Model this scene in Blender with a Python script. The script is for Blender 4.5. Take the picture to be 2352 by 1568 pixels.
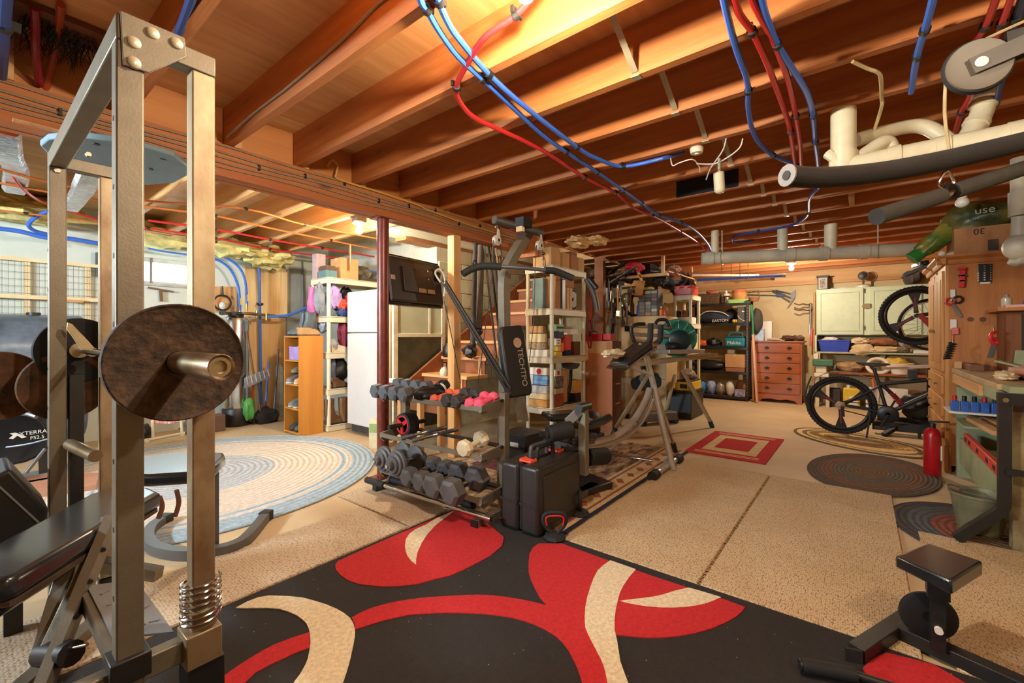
import bpy, bmesh, math, random
from mathutils import Vector as V, Matrix as MX, noise as NZ
random.seed(7)
for o in list(bpy.data.objects): bpy.data.objects.remove(o)
SC = bpy.context.scene
COL = SC.collection
# ---------------------------------------------------------------- camera
cam = bpy.data.cameras.new('camera')
cam.lens = 36.0 * 1010.0 / 2352.0
cam.sensor_width = 36.0
cam.shift_y = -12.0 / 2352.0
cam.clip_start = 0.05
co = bpy.data.objects.new('camera', cam)
COL.objects.link(co)
co.location = (0, 0, 1.17)
co.rotation_euler = (math.pi / 2, 0, math.radians(38.5 - 90))
SC.camera = co
# ---------------------------------------------------------------- world, exposure
w = bpy.data.worlds.new('world')
SC.world = w
w.use_nodes = True
w.node_tree.nodes['Background'].inputs[0].default_value = (.80, .92, 1.0, 1)
w.node_tree.nodes['Background'].inputs[1].default_value = 2.5
SC.view_settings.view_transform = 'Standard'
SC.view_settings.look = 'None'
SC.view_settings.gamma = 1.0
SC.view_settings.exposure = .93
SC.view_settings.use_curve_mapping = False
SC.cycles.use_denoising = True
SC.cycles.max_bounces = 8
SC.cycles.diffuse_bounces = 5
SC.cycles.sample_clamp_indirect = 4.0
WARM = (1.0, .845, .64)
BULB_W = 66.0
def area(name, loc, rot, sx, sy, power, col):
    l = bpy.data.lights.new(name, 'AREA'); l.shape = 'RECTANGLE'; l.size = sx; l.size_y = sy
    l.energy = power; l.color = col
    o = bpy.data.objects.new(name, l); COL.objects.link(o); o.location = loc; o.rotation_euler = rot
    return o
# daylight at the two small basement windows in the left wall (just outside the panes)
area('window_daylight', (1.62, 7.0, 1.98), (math.radians(-90), 0, 0),   .9, .34, 190, (.74, .89, 1.0))
area('window_daylight', (-1.0, 7.0, 1.98), (math.radians(-90), 0, 0), 1.2, .34, 220, (.74, .89, 1.0))
area('window_daylight', (-2.85, 3.9, 1.98), (0, math.radians(-90), 0), .34, 1.3, 260, (.74, .89, 1.0))
# ---------------------------------------------------------------- helpers
def lin(c):
    return tuple(((x / 255.0) / 12.92 if x <= 10 else ((x / 255.0 + .055) / 1.055) ** 2.4) for x in c)
MATS = {}
def mat(key, rgb, rough=.6, metal=0.0, var=.12, vs=9.0, bump=0.0, bs=60.0, st=(1, 1, 1), rgb2=None, emit=0, alpha=1.0, trans=0.0, coat=0.0):
    if key in MATS: return MATS[key]
    m = bpy.data.materials.new(key); m.use_nodes = True
    nt = m.node_tree; b = nt.nodes['Principled BSDF']; L = nt.links.new
    c = lin(rgb)
    b.inputs['Base Color'].default_value = c + (1,)
    b.inputs['Roughness'].default_value = rough
    b.inputs['Metallic'].default_value = metal
    if coat: b.inputs['Coat Weight'].default_value = coat; b.inputs['Coat Roughness'].default_value = .16
    if trans: b.inputs['Transmission Weight'].default_value = trans
    if alpha < 1: b.inputs['Alpha'].default_value = alpha
    if emit:
        b.inputs['Emission Color'].default_value = c + (1,); b.inputs['Emission Strength'].default_value = emit
    if var or rgb2 or bump:
        tc = nt.nodes.new('ShaderNodeTexCoord'); mp = nt.nodes.new('ShaderNodeMapping')
        mp.inputs['Scale'].default_value = st
        L(tc.outputs['Object'], mp.inputs['Vector'])
        n = nt.nodes.new('ShaderNodeTexNoise'); n.inputs['Scale'].default_value = vs; n.inputs['Detail'].default_value = 5
        n.inputs['Roughness'].default_value = .62
        L(mp.outputs[0], n.inputs['Vector'])
        r = nt.nodes.new('ShaderNodeValToRGB')
        c2 = lin(rgb2) if rgb2 else tuple(min(1, x * (1 + var)) for x in c)
        c1 = c if rgb2 else tuple(x * (1 - var) for x in c)
        r.color_ramp.elements[0].position = .36; r.color_ramp.elements[0].color = c1 + (1,)
        r.color_ramp.elements[1].position = .64; r.color_ramp.elements[1].color = c2 + (1,)
        L(n.outputs['Fac'], r.inputs[0]); L(r.outputs[0], b.inputs['Base Color'])
        if bump:
            n2 = nt.nodes.new('ShaderNodeTexNoise'); n2.inputs['Scale'].default_value = bs; n2.inputs['Detail'].default_value = 3
            L(mp.outputs[0], n2.inputs['Vector'])
            bp = nt.nodes.new('ShaderNodeBump'); bp.inputs['Strength'].default_value = bump; bp.inputs['Distance'].default_value = .01
            L(n2.outputs['Fac'], bp.inputs['Height']); L(bp.outputs[0], b.inputs['Normal'])
    MATS[key] = m
    return m
def wood(key, a, b_, ax, knot=.5, rough=.62, sc=6.0, dark=(60, 30, 12)):
    """sawn timber: grain stretched along one axis, dark knots"""
    if key in MATS: return MATS[key]
    m = mat(key, a, rough, var=0, rgb2=b_, vs=sc, st=tuple(.10 if i == ax else 1.6 for i in range(3)), bump=.15, bs=30)
    nt = m.node_tree; L = nt.links.new; bs = nt.nodes['Principled BSDF']
    tc = nt.nodes.new('ShaderNodeTexCoord'); mp = nt.nodes.new('ShaderNodeMapping')
    mp.inputs['Scale'].default_value = tuple(1.6 if i == ax else 4.2 for i in range(3))
    L(tc.outputs['Object'], mp.inputs[0])
    v = nt.nodes.new('ShaderNodeTexVoronoi'); v.inputs['Scale'].default_value = 1.0; L(mp.outputs[0], v.inputs['Vector'])
    r = nt.nodes.new('ShaderNodeValToRGB'); r.color_ramp.elements[0].position = .05; r.color_ramp.elements[0].color = (knot,) * 3 + (1,)
    r.color_ramp.elements[1].position = .12; r.color_ramp.elements[1].color = (0, 0, 0, 1)
    L(v.outputs['Distance'], r.inputs[0])
    mx = nt.nodes.new('ShaderNodeMix'); mx.data_type = 'RGBA'
    src = bs.inputs['Base Color'].links[0].from_socket
    L(r.outputs[0], mx.inputs[0]); L(src, mx.inputs[6]); mx.inputs[7].default_value = lin(dark) + (1,)
    L(mx.outputs[2], bs.inputs['Base Color'])
    return m
TM = {}
def _xf(o): return TM.get(o.name, MX.Identity(4))
def tag(o, label=None, cat=None, group=None, kind=None):
    if label: o['label'] = label
    if cat: o['category'] = cat
    if group: o['group'] = group
    if kind: o['kind'] = kind
    return o
def thing(name, label, cat, loc=(0, 0, 0), rz=0.0, group=None, rot=None):
    o = bpy.data.objects.new(name, None); COL.objects.link(o); o.empty_display_size = .05
    o.location = loc; o.rotation_euler = rot if rot else (0, 0, rz)
    R = MX.Rotation(rz, 4, 'Z') if not rot else (MX.Rotation(rot[2], 4, 'Z') @ MX.Rotation(rot[1], 4, 'Y') @ MX.Rotation(rot[0], 4, 'X'))
    TM[o.name] = MX.Translation(loc) @ R
    return tag(o, label, cat, group)
def dup(t, loc, rz=0.0, label=None, group=None):
    def cp(o, par):
        c = o.copy(); COL.objects.link(c)
        if par: c.parent = par
        for ch in [x for x in KIDS.get(o.name, [])]:
            KIDS.setdefault(c.name, []).append(cp(ch, c))
        return c
    c = cp(t, None); c.location = loc; c.rotation_euler = (0, 0, rz)
    if label: c['label'] = label
    if group: c['group'] = group
    return c
KIDS = {}
class MB:
    def __init__(s): s.v = []; s.f = []
    def add(s, vs, fs):
        n = len(s.v); s.v += [tuple(p) for p in vs]; s.f += [[i + n for i in f] for f in fs]; return s
    def box(s, x0, y0, z0, x1, y1, z1):
        return s.add([(x0, y0, z0), (x1, y0, z0), (x1, y1, z0), (x0, y1, z0), (x0, y0, z1), (x1, y0, z1), (x1, y1, z1), (x0, y1, z1)],
                     [(0, 3, 2, 1), (4, 5, 6, 7), (0, 1, 5, 4), (1, 2, 6, 5), (2, 3, 7, 6), (3, 0, 4, 7)])
    def ob(s, c, d, rz=0.0, rx=0.0, ry=0.0):
        R = MX.Rotation(rz, 3, 'Z') @ MX.Rotation(ry, 3, 'Y') @ MX.Rotation(rx, 3, 'X'); c = V(c)
        b = MB().box(-d[0] / 2, -d[1] / 2, -d[2] / 2, d[0] / 2, d[1] / 2, d[2] / 2)
        return s.add([c + R @ V(p) for p in b.v], b.f)
    def bar(s, p, q, w, h, up=(0, 0, 1)):
        p = V(p); q = V(q); t = (q - p).normalized(); u = V(up)
        if abs(t.dot(u)) > .98: u = V((1, 0, 0)) if abs(t.x) < .9 else V((0, 1, 0))
        a = t.cross(u).normalized(); n = a.cross(t)
        vs = [e + a * (i * w / 2) + n * (j * h / 2) for e in (p, q) for i, j in ((-1, -1), (1, -1), (1, 1), (-1, 1))]
        return s.add(vs, [(3, 2, 1, 0), (4, 5, 6, 7), (0, 1, 5, 4), (1, 2, 6, 5), (2, 3, 7, 6), (3, 0, 4, 7)])
    def tube(s, p, q, r, r2=None, n=12, cap=True):
        p = V(p); q = V(q); r2 = r if r2 is None else r2; t = (q - p).normalized()
        u = V((0, 0, 1)) if abs(t.z) < .9 else V((1, 0, 0))
        a = t.cross(u).normalized(); b = t.cross(a)
        vs = []
        for e, rr in ((p, r), (q, r2)):
            vs += [e + (a * math.cos(6.28318 * i / n) + b * math.sin(6.28318 * i / n)) * rr for i in range(n)]
        fs = [(i, (i + 1) % n, n + (i + 1) % n, n + i) for i in range(n)]
        if cap: fs += [tuple(range(n))[::-1], tuple(range(n, 2 * n))]
        return s.add(vs, fs)
    def pipe(s, pts, r, n=8, sub=5, closed=False, sec=None, up=(0, 0, 1)):
        P = [V(p) for p in pts]
        if sub > 1 and len(P) > 2:
            Q = []; N = len(P)
            for i in range(N if closed else N - 1):
                g = (lambda k: P[k % N]) if closed else (lambda k: P[max(0, min(N - 1, k))])
                a, b, c, d = g(i - 1), g(i), g(i + 1), g(i + 2)
                for j in range(sub):
                    t = j / sub
                    Q.append(.5 * ((2 * b) + (c - a) * t + (2 * a - 5 * b + 4 * c - d) * t * t + (3 * b - a - 3 * c + d) * t ** 3))
            if not closed: Q.append(P[-1])
            P = Q
        N = len(P); sc = sec or [(r * math.cos(6.28318 * i / n), r * math.sin(6.28318 * i / n)) for i in range(n)]; n = len(sc)
        a = None; vs = []
        for i in range(N):
            t = (P[(i + 1) % N] - P[i - 1]) if closed else (P[min(i + 1, N - 1)] - P[max(i - 1, 0)])
            t.normalize()
            if a is None:
                u = V(up)
                if abs(t.dot(u)) > .98: u = V((1, 0, 0))
                a = t.cross(u).normalized()
            else:
                a = (a - t * a.dot(t)).normalized()
            b = t.cross(a)
            vs += [P[i] + a * x + b * y for x, y in sc]
        fs = []
        for i in range(N if closed else N - 1):
            k = (i + 1) % N
            fs += [(i * n + j, i * n + (j + 1) % n, k * n + (j + 1) % n, k * n + j) for j in range(n)]
        if not closed: fs += [tuple(range(n))[::-1], tuple(range((N - 1) * n, N * n))]
        return s.add(vs, fs)
    def prism(s, poly, a, b, ax='z'):
        g = {'z': lambda p, h: (p[0], p[1], h), 'y': lambda p, h: (p[0], h, p[1]), 'x': lambda p, h: (h, p[0], p[1])}[ax]
        n = len(poly)
        return s.add([g(p, a) for p in poly] + [g(p, b) for p in poly],
                     [tuple(range(n))[::-1], tuple(range(n, 2 * n))] + [(i, (i + 1) % n, n + (i + 1) % n, n + i) for i in range(n)])
    def lathe(s, prof, c=(0, 0, 0), ax='z', n=20):
        c = V(c); vs = []; k = len(prof)
        for i in range(n):
            ca, sa = math.cos(6.28318 * i / n), math.sin(6.28318 * i / n)
            for r, h in prof:
                p = {'z': (r * ca, r * sa, h), 'y': (r * ca, h, r * sa), 'x': (h, r * ca, r * sa)}[ax]
                vs.append(c + V(p))
        fs = [(i * k + j, ((i + 1) % n) * k + j, ((i + 1) % n) * k + j + 1, i * k + j + 1) for i in range(n) for j in range(k - 1)]
        if prof[0][0] > 1e-5: fs.append(tuple(i * k for i in range(n))[::-1])
        if prof[-1][0] > 1e-5: fs.append(tuple(i * k + k - 1 for i in range(n)))
        return s.add(vs, fs)
    def sph(s, c, r, n=14, m=9):
        r = (r, r, r) if not hasattr(r, '__len__') else r
        prof = [(math.sin(math.pi * i / m), -math.cos(math.pi * i / m)) for i in range(m + 1)]
        b = MB().lathe(prof, n=n)
        return s.add([(c[0] + p[0] * r[0], c[1] + p[1] * r[1], c[2] + p[2] * r[2]) for p in b.v], b.f)
    def torus(s, c, R, r, ax='z', n=28, k=8, rz=1.0):
        c = V(c); pts = []
        for i in range(n):
            a, b = R * math.cos(6.28318 * i / n), R * math.sin(6.28318 * i / n)
            pts.append(c + V({'z': (a, b, 0), 'y': (a, 0, b), 'x': (0, a, b)}[ax]))
        return s.pipe(pts, r, n=k, sub=1, closed=True, up={'z': (0, 0, 1), 'y': (0, 1, 0), 'x': (1, 0, 0)}[ax])
    def blob(s, c, r, amp=.25, fr=2.0, seed=0, n=18, m=11, flat=False):
        b = MB().sph((0, 0, 0), 1.0, n, m); vs = []
        for p in b.v:
            q = V(p); k = 1 + amp * NZ.noise(q * fr + V((seed * 3.7, seed * 1.3, seed)))
            k += amp * .5 * NZ.noise(q * fr * 2.7 + V((seed * 1.7, 5, seed)))
            z = q.z * k * r[2]
            if flat: z = max(z, -r[2] * .55)
            vs.append((c[0] + q.x * k * r[0], c[1] + q.y * k * r[1], c[2] + z))
        return s.add(vs, b.f)
    def sheet(s, c, w, d, h, nx=10, ny=10, amp=.02, seed=0, fr=4.0):
        """crumpled cloth lying flat"""
        vs = []
        for i in range(nx + 1):
            for j in range(ny + 1):
                x = (i / nx - .5) * w; y = (j / ny - .5) * d
                e = min(i, nx - i, j, ny - j); k = min(1, e / 2.0)
                vs.append((c[0] + x * (1 + .1 * NZ.noise(V((x * 9, y * 9, seed)))), c[1] + y, c[2] + (h + amp * NZ.noise(V((x * fr * 4, y * fr * 4, seed * 2.1)))) * k + .004))
        fs = [(i * (ny + 1) + j, (i + 1) * (ny + 1) + j, (i + 1) * (ny + 1) + j + 1, i * (ny + 1) + j + 1) for i in range(nx) for j in range(ny)]
        return s.add(vs, fs)
    def rot(s, c, rz=0, rx=0, ry=0):
        R = MX.Rotation(rz, 3, 'Z') @ MX.Rotation(ry, 3, 'Y') @ MX.Rotation(rx, 3, 'X'); c = V(c)
        s.v = [tuple(c + R @ (V(p) - c)) for p in s.v]; return s
    def obj(s, name, m, parent=None, label=None, cat=None, group=None, kind=None, bv=0, local=False, ang=38, seg=2):
        me = bpy.data.meshes.new(name)
        vs = s.v
        base = V((0, 0, 0))
        if parent is not None:
            if not local:
                inv = _xf(parent).inverted(); vs = [inv @ V(p) for p in vs]
        elif not kind == 'structure':
            xs = [p[0] for p in vs]; ys = [p[1] for p in vs]; zs = [p[2] for p in vs]
            base = V(((min(xs) + max(xs)) / 2, (min(ys) + max(ys)) / 2, min(zs))); vs = [V(p) - base for p in vs]
        me.from_pydata([tuple(p) for p in vs], [], s.f)
        bm = bmesh.new(); bm.from_mesh(me); bmesh.ops.recalc_face_normals(bm, faces=bm.faces)
        for f in bm.faces: f.smooth = True
        bm.to_mesh(me); bm.free()
        me.set_sharp_from_angle(angle=math.radians(ang))
        if m: me.materials.append(m)
        o = bpy.data.objects.new(name, me); COL.objects.link(o)
        if bv:
            md = o.modifiers.new('bevel', 'BEVEL'); md.width = bv; md.segments = seg; md.limit_method = 'ANGLE'; md.angle_limit = math.radians(50)
            md.harden_normals = False
        if parent is not None:
            o.parent = parent; KIDS.setdefault(parent.name, []).append(o)
            TM[o.name] = _xf(parent)
        else:
            o.location = base; TM[o.name] = MX.Translation(base)
        return tag(o, label, cat, group, kind)
def inst(o, name, parent, loc, rot=(0, 0, 0)):
    """another piece sharing o's mesh, local to parent"""
    c = bpy.data.objects.new(name, o.data); COL.objects.link(c); c.parent = parent; c.location = loc; c.rotation_euler = rot
    KIDS.setdefault(parent.name, []).append(c); TM[c.name] = _xf(parent)
    return c
def text(s, parent, at, right, up, size, m, name='lettering', ext=.001, align='CENTER'):
    cu = bpy.data.curves.new(name, 'FONT'); cu.body = s; cu.size = size; cu.extrude = ext; cu.align_x = align; cu.align_y = 'CENTER'
    cu.materials.append(m)
    tmp = bpy.data.objects.new(name, cu); COL.objects.link(tmp)
    me = bpy.data.meshes.new_from_object(tmp.evaluated_get(bpy.context.evaluated_depsgraph_get()))
    bpy.data.objects.remove(tmp); bpy.data.curves.remove(cu)
    if not me.materials: me.materials.append(m)
    o = bpy.data.objects.new(name, me); COL.objects.link(o)
    r = V(right).normalized(); u = V(up).normalized(); n = r.cross(u)
    M = MX(((r.x, u.x, n.x, at[0]), (r.y, u.y, n.y, at[1]), (r.z, u.z, n.z, at[2]), (0, 0, 0, 1)))
    if parent is not None:
        M = _xf(parent).inverted() @ M; o.parent = parent; KIDS.setdefault(parent.name, []).append(o)
    o.matrix_basis = M
    return o
# ---------------------------------------------------------------- materials
BLK = mat('black_paint', (30, 29, 28), .45, var=.2)
RUB = mat('black_rubber', (26, 26, 27), .75, var=.2, bump=.1)
CAST = mat('cast_iron_grey', (92, 90, 90), .55, .2, var=.2, bump=.15, bs=90)
RAILM = mat('worn_guide_steel', (182, 164, 130), .48, .45, var=0, vs=5, st=(1, 1, .6), rgb2=(132, 104, 76), bump=.05)
STEEL = mat('grey_hammered_steel', (126, 117, 100), .45, .5, var=.1, bump=.06, bs=160)
GSTEEL = mat('grey_painted_steel', (96, 96, 96), .4, .4, var=.1)
CHROME = mat('chrome', (205, 203, 198), .16, 1.0, var=.08)
DULLCH = mat('worn_chrome', (196, 184, 156), .30, .9, var=.3, vs=4, rgb2=(158, 134, 100))
SILV = mat('satin_silver', (204, 202, 196), .3, .6, var=.08)
RUST = mat('rusty_iron', (44, 34, 26), .75, .3, var=.5, vs=30, rgb2=(84, 62, 44), bump=.4, bs=60)
RUST2 = mat('orange_rusted_iron', (52, 40, 32), .85, .2, vs=11, rgb2=(112, 76, 48), bump=.4, bs=40)
VINYL = mat('black_vinyl', (34, 37, 40), .26, var=.15, bump=.02, bs=40, coat=.7)
WHITE = mat('white_enamel', (226, 228, 228), .3, var=.02)
CREAM = mat('cream_plastic', (216, 206, 178), .5, var=.05)
CARD = mat('cardboard', (196, 150, 98), .8, var=.06)
CARD2 = mat('brown_cardboard', (168, 112, 68), .8, var=.08)
PINE = wood('pine', (214, 168, 112), (190, 136, 82), 2)
PINEX = wood('pine_along_x', (214, 168, 112), (190, 136, 82), 0)
PINEY = wood('pine_along_y', (214, 168, 112), (190, 136, 82), 1)
REDP = mat('red_plastic', (196, 34, 34), .4, var=.05)
BLUEP = mat('blue_plastic', (52, 98, 182), .38, var=.05)
GREY = mat('grey_plastic', (120, 120, 120), .5, var=.08)
PVC = mat('pvc_pipe', (216, 204, 170), .42, var=.07)
PAPER = mat('white_paper', (226, 220, 208), .8, var=.04)
YEL = mat('yellow_plastic', (216, 180, 40), .45, var=.06)
ORG = mat('orange_plastic', (224, 104, 50), .45, var=.06)
GRN = mat('green_plastic', (70, 140, 60), .5, var=.1)
TEAL = mat('teal_plastic', (22, 120, 132), .5, var=.08)
BRN = mat('brown_leather', (108, 78, 52), .7, var=.25)
NAVY = mat('navy_cloth', (32, 36, 66), .85, var=.2)
PINK = mat('pink_cloth', (214, 96, 150), .85, var=.12)

# ================================================================ ROOM SHELL
FLOORM = mat('concrete_floor', (196, 172, 134), .7, var=.1, vs=1.6, bump=.08, bs=50)
MB().box(-2.6, -3.2, -.08, 9.62, 6.98, 0).obj('floor', FLOORM, kind='structure')
PLY = wood('subfloor_plywood', (214, 160, 100), (196, 138, 80), 0, knot=.35, sc=9)
JOI = wood('joist_timber', (200, 126, 66), (160, 90, 42), 1, knot=.85)
JOB = wood('blocking_timber', (206, 140, 78), (184, 114, 58), 0, knot=.6)
ceiling = MB().box(-2.6, -3.2, 2.60, 9.62, 6.98, 2.66).obj('ceiling', PLY, kind='structure')
sheet = sheet2 = None
for i in range(10):
    for j in range(5):
        x0 = -2.6 + 1.222 * i + .002; y0 = -3.2 + 2.036 * j + .002
        if sheet is None:
            sheet = MB().box(.002, .002, 2.582, 1.220, 2.034, 2.5995).obj('plywood_sheet', PLY, ceiling); sheet.location = (x0, y0, 0)
        elif j < 3: inst(sheet, 'plywood_sheet', ceiling, (x0, y0, 0))
        elif sheet2 is None:
            sheet2 = MB().box(.002, .002, 2.582, 1.220, 2.034, 2.5995).obj('plywood_sheet', wood('pale_plywood', (226, 194, 140), (206, 166, 108), 0, knot=.3, sc=9), ceiling); sheet2.location = (x0, y0, 0)
        else: inst(sheet2, 'plywood_sheet', ceiling, (x0, y0, 0))
JX = [-2.18, -1.72, -1.27, -.81, -.36, .07, .53, 1.02, 1.45, 1.90, 2.345, 2.795, 3.31, 3.82, 4.175, 4.54, 5.025, 5.49, 5.94, 6.39, 6.80, 7.24, 7.69, 8.14, 8.59, 9.04, 9.45]
j0 = j1 = b0 = None
for i, x in enumerate(JX):
    if j0 is None:
        j0 = MB().box(0, -3.18, 2.346, .042, 3.12, 2.582).obj('joist', JOI, ceiling); j0.location = (x, 0, 0)
        j1 = MB().box(0, 3.05, 2.346, .042, 6.9, 2.582).obj('joist', wood('pale_joist', (218, 176, 118), (196, 146, 86), 1, knot=.7), ceiling); j1.location = (x + .045, 0, 0)
    else:
        inst(j0, 'joist', ceiling, (x, 0, 0))
        if not 2.9 < x < 5.8: inst(j1, 'joist', ceiling, (x + .045, 0, 0))
    if i + 1 < len(JX) and x > -.5:
        d = JX[i + 1] - x - .09
        MB().box(x + .09, 3.10, 2.348, x + .09 + d - .004, 3.14, 2.58).obj('blocking', JOB, ceiling)
# single wooden blocks and tar paper seen between the right-hand joists
MB().box(4.70, .05, 2.35, 5.02, .09, 2.44).obj('blocking', mat('pale_block', (206, 170, 120), .7), ceiling)
TAR = mat('tar_paper', (24, 24, 28), .9, var=.2)
MB().box(3.814, .76, 2.35, 3.819, 1.24, 2.49).obj('tar_paper_patch', TAR, ceiling)
# --- girder with stapled cables
BEAM = wood('girder_timber', (190, 116, 60), (168, 96, 46), 0, knot=.7)
gd = thing('support_beam', 'long built-up wooden beam carrying the joists, with grey cables stapled along it', 'beam', (1.0, 3.12, 2.149))
for k in range(3): MB().box(-2.6, 3.055 + .05 * k, 2.149 + .002 * (k == 1), 4.15, 3.103 + .05 * k, 2.345).obj('beam_plank', BEAM, gd)
CAB = mat('grey_cable', (150, 128, 104), .6, var=.1)
CABY = mat('yellow_cable', (206, 160, 84), .55, var=.1)
def wob(z0, a, f, ph, x0=-2.5, x1=4.1, n=26, y=3.047):
    return [(x0 + (x1 - x0) * i / n, y, z0 + a * math.sin(f * i + ph) - .006 * math.sin(i * 1.7 + ph)) for i in range(n + 1)]
for z0, a, f, ph, m, r in ((2.325, .004, .5, 0, CAB, .006), (2.285, .005, .4, 1, CAB, .007), (2.262, .006, .3, 2, CAB, .006), (2.235, .004, .6, 3, CAB, .006), (2.205, .003, .5, 4, CAB, .005)):
    MB().pipe(wob(z0, a, f, ph), r, n=6, sub=2).obj('cable', m, gd)
MB().pipe([(1.66, 3.03, 2.40), (1.70, 3.03, 2.46), (1.74, 3.03, 2.43), (1.73, 3.03, 2.37), (1.76, 3.04, 2.335), (2.1, 3.04, 2.33), (2.5, 3.04, 2.318), (2.62, 3.04, 2.30), (3.2, 3.04, 2.27), (4.1, 3.042, 2.262)], .008, n=6).obj('cable', CABY, gd)
st = None
for i in range(16):
    x = -.6 + i * .3
    MB().box(x, 3.036, 2.24 + .03 * (i % 3), x + .012, 3.055, 2.275 + .03 * (i % 3)).obj('staple', BLK, gd)
# cable stapled up the side of the second joist
tag(MB().pipe([(1.005, 3.0, 2.37), (1.0, 2.9, 2.372), (1.012, 2.6, 2.40), (1.012, 2.2, 2.402), (1.012, 1.7, 2.43), (1.012, 1.4, 2.46), (1.01, .9, 2.40)], .007, n=6).obj('joist_cable', CAB),
    'grey cable clipped along the side of a ceiling joist left of the blue pipes', 'cable')
# --- posts
sp = thing('steel_column', 'dark red round steel column standing under the wooden beam', 'column', (2.2, 3.125, 0))
RC = mat('red_oxide_paint', (112, 46, 34), .34, .1, var=.25, vs=12)
MB().lathe([(.049, .006), (.049, 2.14)], (2.2, 3.125, 0), n=24).obj('shaft', RC, sp)
MB().box(2.12, 3.055, 0, 2.28, 3.195, .008).obj('base_plate', RC, sp)
MB().box(2.12, 3.055, 2.14, 2.28, 3.195, 2.1485).obj('cap_plate', RC, sp)
wp = thing('wooden_post', 'square pine post under the wooden beam behind the dumbbell rack', 'post', (3.03, 3.10, 0))
MB().box(2.955, 3.06, 0, 3.045, 3.15, 2.148).obj('timber', wood('post_pine', (224, 172, 108), (200, 140, 80), 2), wp, bv=.003)
MB().box(2.95, 3.052, .9, 3.02, 3.06, 1.32).obj('face_board', PINE, wp)
p2 = thing('beam_end_post', 'dark wooden board closing the far end of the beam', 'board', (4.2, 3.1, 2.1))
MB().box(4.152, 2.93, 2.10, 4.19, 3.2, 2.346).obj('timber', BEAM, p2)
# --- walls
WALLW = mat('white_painted_wall', (206, 214, 204), .8, var=.04, vs=3, bump=.1, bs=30)
WALLT = mat('tan_painted_wall', (206, 184, 140), .85, var=.05, vs=3, bump=.12, bs=30)
CONC = mat('grey_concrete', (170, 172, 160), .85, var=.12, vs=4, bump=.2, bs=30)
YW = 6.72
wx0, wx1, wz0, wz1 = 1.12, 2.0, 1.81, 2.12   # window hole
b = MB()
vx0, vx1 = -1.6, -.4
b.box(-2.6, YW, 0, 3.75, YW + .2, wz0).box(-2.6, YW, wz1, 3.75, YW + .2, 2.6).box(-2.6, YW, wz0, vx0, YW + .2, wz1).box(vx1, YW, wz0, wx0, YW + .2, wz1).box(wx1, YW, wz0, 3.75, YW + .2, wz1)
b.obj('wall_left', WALLW, kind='structure')
def window(nm, a, c):
    fr = MB()
    FW = mat('window_frame_paint', (196, 198, 186), .5)
    y = YW + .03
    fr.box(a, y, wz0, c, y + .06, wz0 + .03).box(a, y, wz1 - .05, c, y + .06, wz1).box(a, y, wz0, a + .03, y + .06, wz1).box(c - .03, y, wz0, c, y + .06, wz1)
    o = fr.obj(nm, FW, kind='structure')
    mx_ = a + (c - a) * .36
    MB().box(mx_, y - .005, wz0, mx_ + .025, y + .05, wz1).obj('mullion', GSTEEL, o)
    MB().box(a, YW - .03, wz0 - .03, c, YW + .02, wz0).obj('sill', mat('sill_grey', (176, 176, 170), .6), o)
    GL = mat('window_glass', (235, 245, 245), .05, var=0, trans=1.0)
    for k, (p, q) in enumerate(((a + .03, mx_), (mx_ + .025, c - .03))):
        MB().box(p, y + .02, wz0 + .03, q, y + .024, wz1 - .05).obj('pane', GL, o)
window('window_1', wx0, wx1); window('window_2', vx0, vx1)
MB().box(-2.6, YW + .21, 1.5, 3.0, 8.2, 1.55).obj('ground_outside', mat('snow', (235, 240, 245), .9), kind='structure')
MB().box(9.55, -3.2, 0, 9.7, 4.3, 2.6).obj('wall_far', WALLT, kind='structure')
MB().box(-2.6, -3.3, 0, 9.62, -3.2, 2.6).obj('wall_right', WALLT, kind='structure')
MB().box(-2.75, -3.2, 0, -2.6, 6.98, 1.81).box(-2.75, -3.2, 2.12, -2.6, 6.98, 2.6).box(-2.75, -3.2, 1.81, -2.6, 3.2, 2.12).box(-2.75, 4.6, 1.81, -2.6, 6.98, 2.12).obj('wall_back', WALLT, kind='structure')
w3_ = MB().box(-2.72, 3.2, 1.81, -2.66, 4.6, 1.84).box(-2.72, 3.2, 2.09, -2.66, 4.6, 2.12).box(-2.72, 3.2, 1.84, -2.66, 3.23, 2.09).box(-2.72, 4.57, 1.84, -2.66, 4.6, 2.09).obj('window_3', mat('window_frame_paint', (196, 198, 186)), kind='structure')
MB().box(-2.70, 3.88, 1.84, -2.67, 3.91, 2.09).obj('mullion', GSTEEL, w3_)
MB().box(3.70, 4.30, 0, 3.9, 6.98, 2.6).obj('wall_corner', CONC, kind='structure')
wi = MB().box(3.70, 4.14, 0, 9.62, 4.3, 2.31).obj('wall_stair', mat('pale_mortar', (196, 196, 170), .9), kind='structure')
BLKM = mat('painted_block', (186, 188, 158), .85, var=.05, bump=.15)
bl = None
for r_ in range(3, 12):
    for c_ in range(6):
        x = 3.72 + c_ * .395 + (.2 if r_ % 2 else 0); z = .005 + r_ * .192
        if bl is None: bl = MB().box(0, 4.115, 0, .385, 4.145, .182).obj('concrete_block', BLKM, wi, bv=.004, seg=1); bl.location = (x, 0, z)
        else:
            q = inst(bl, 'concrete_block', wi, (x, 0, z))
            md = q.modifiers.new('bevel', 'BEVEL'); md.width = .004; md.segments = 1
MB().box(3.2, 4.10, 2.285, 7.5, 4.3, 2.325).obj('trim_1', mat('sill_plate_wood', (150, 104, 62), .8), kind='structure')
MB().box(2.95, 4.13, 2.325, 7.5, 4.3, 2.64).obj('wall_stairwell', mat('stairwell_drywall', (214, 224, 204), .8, var=.02), kind='structure')
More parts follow.
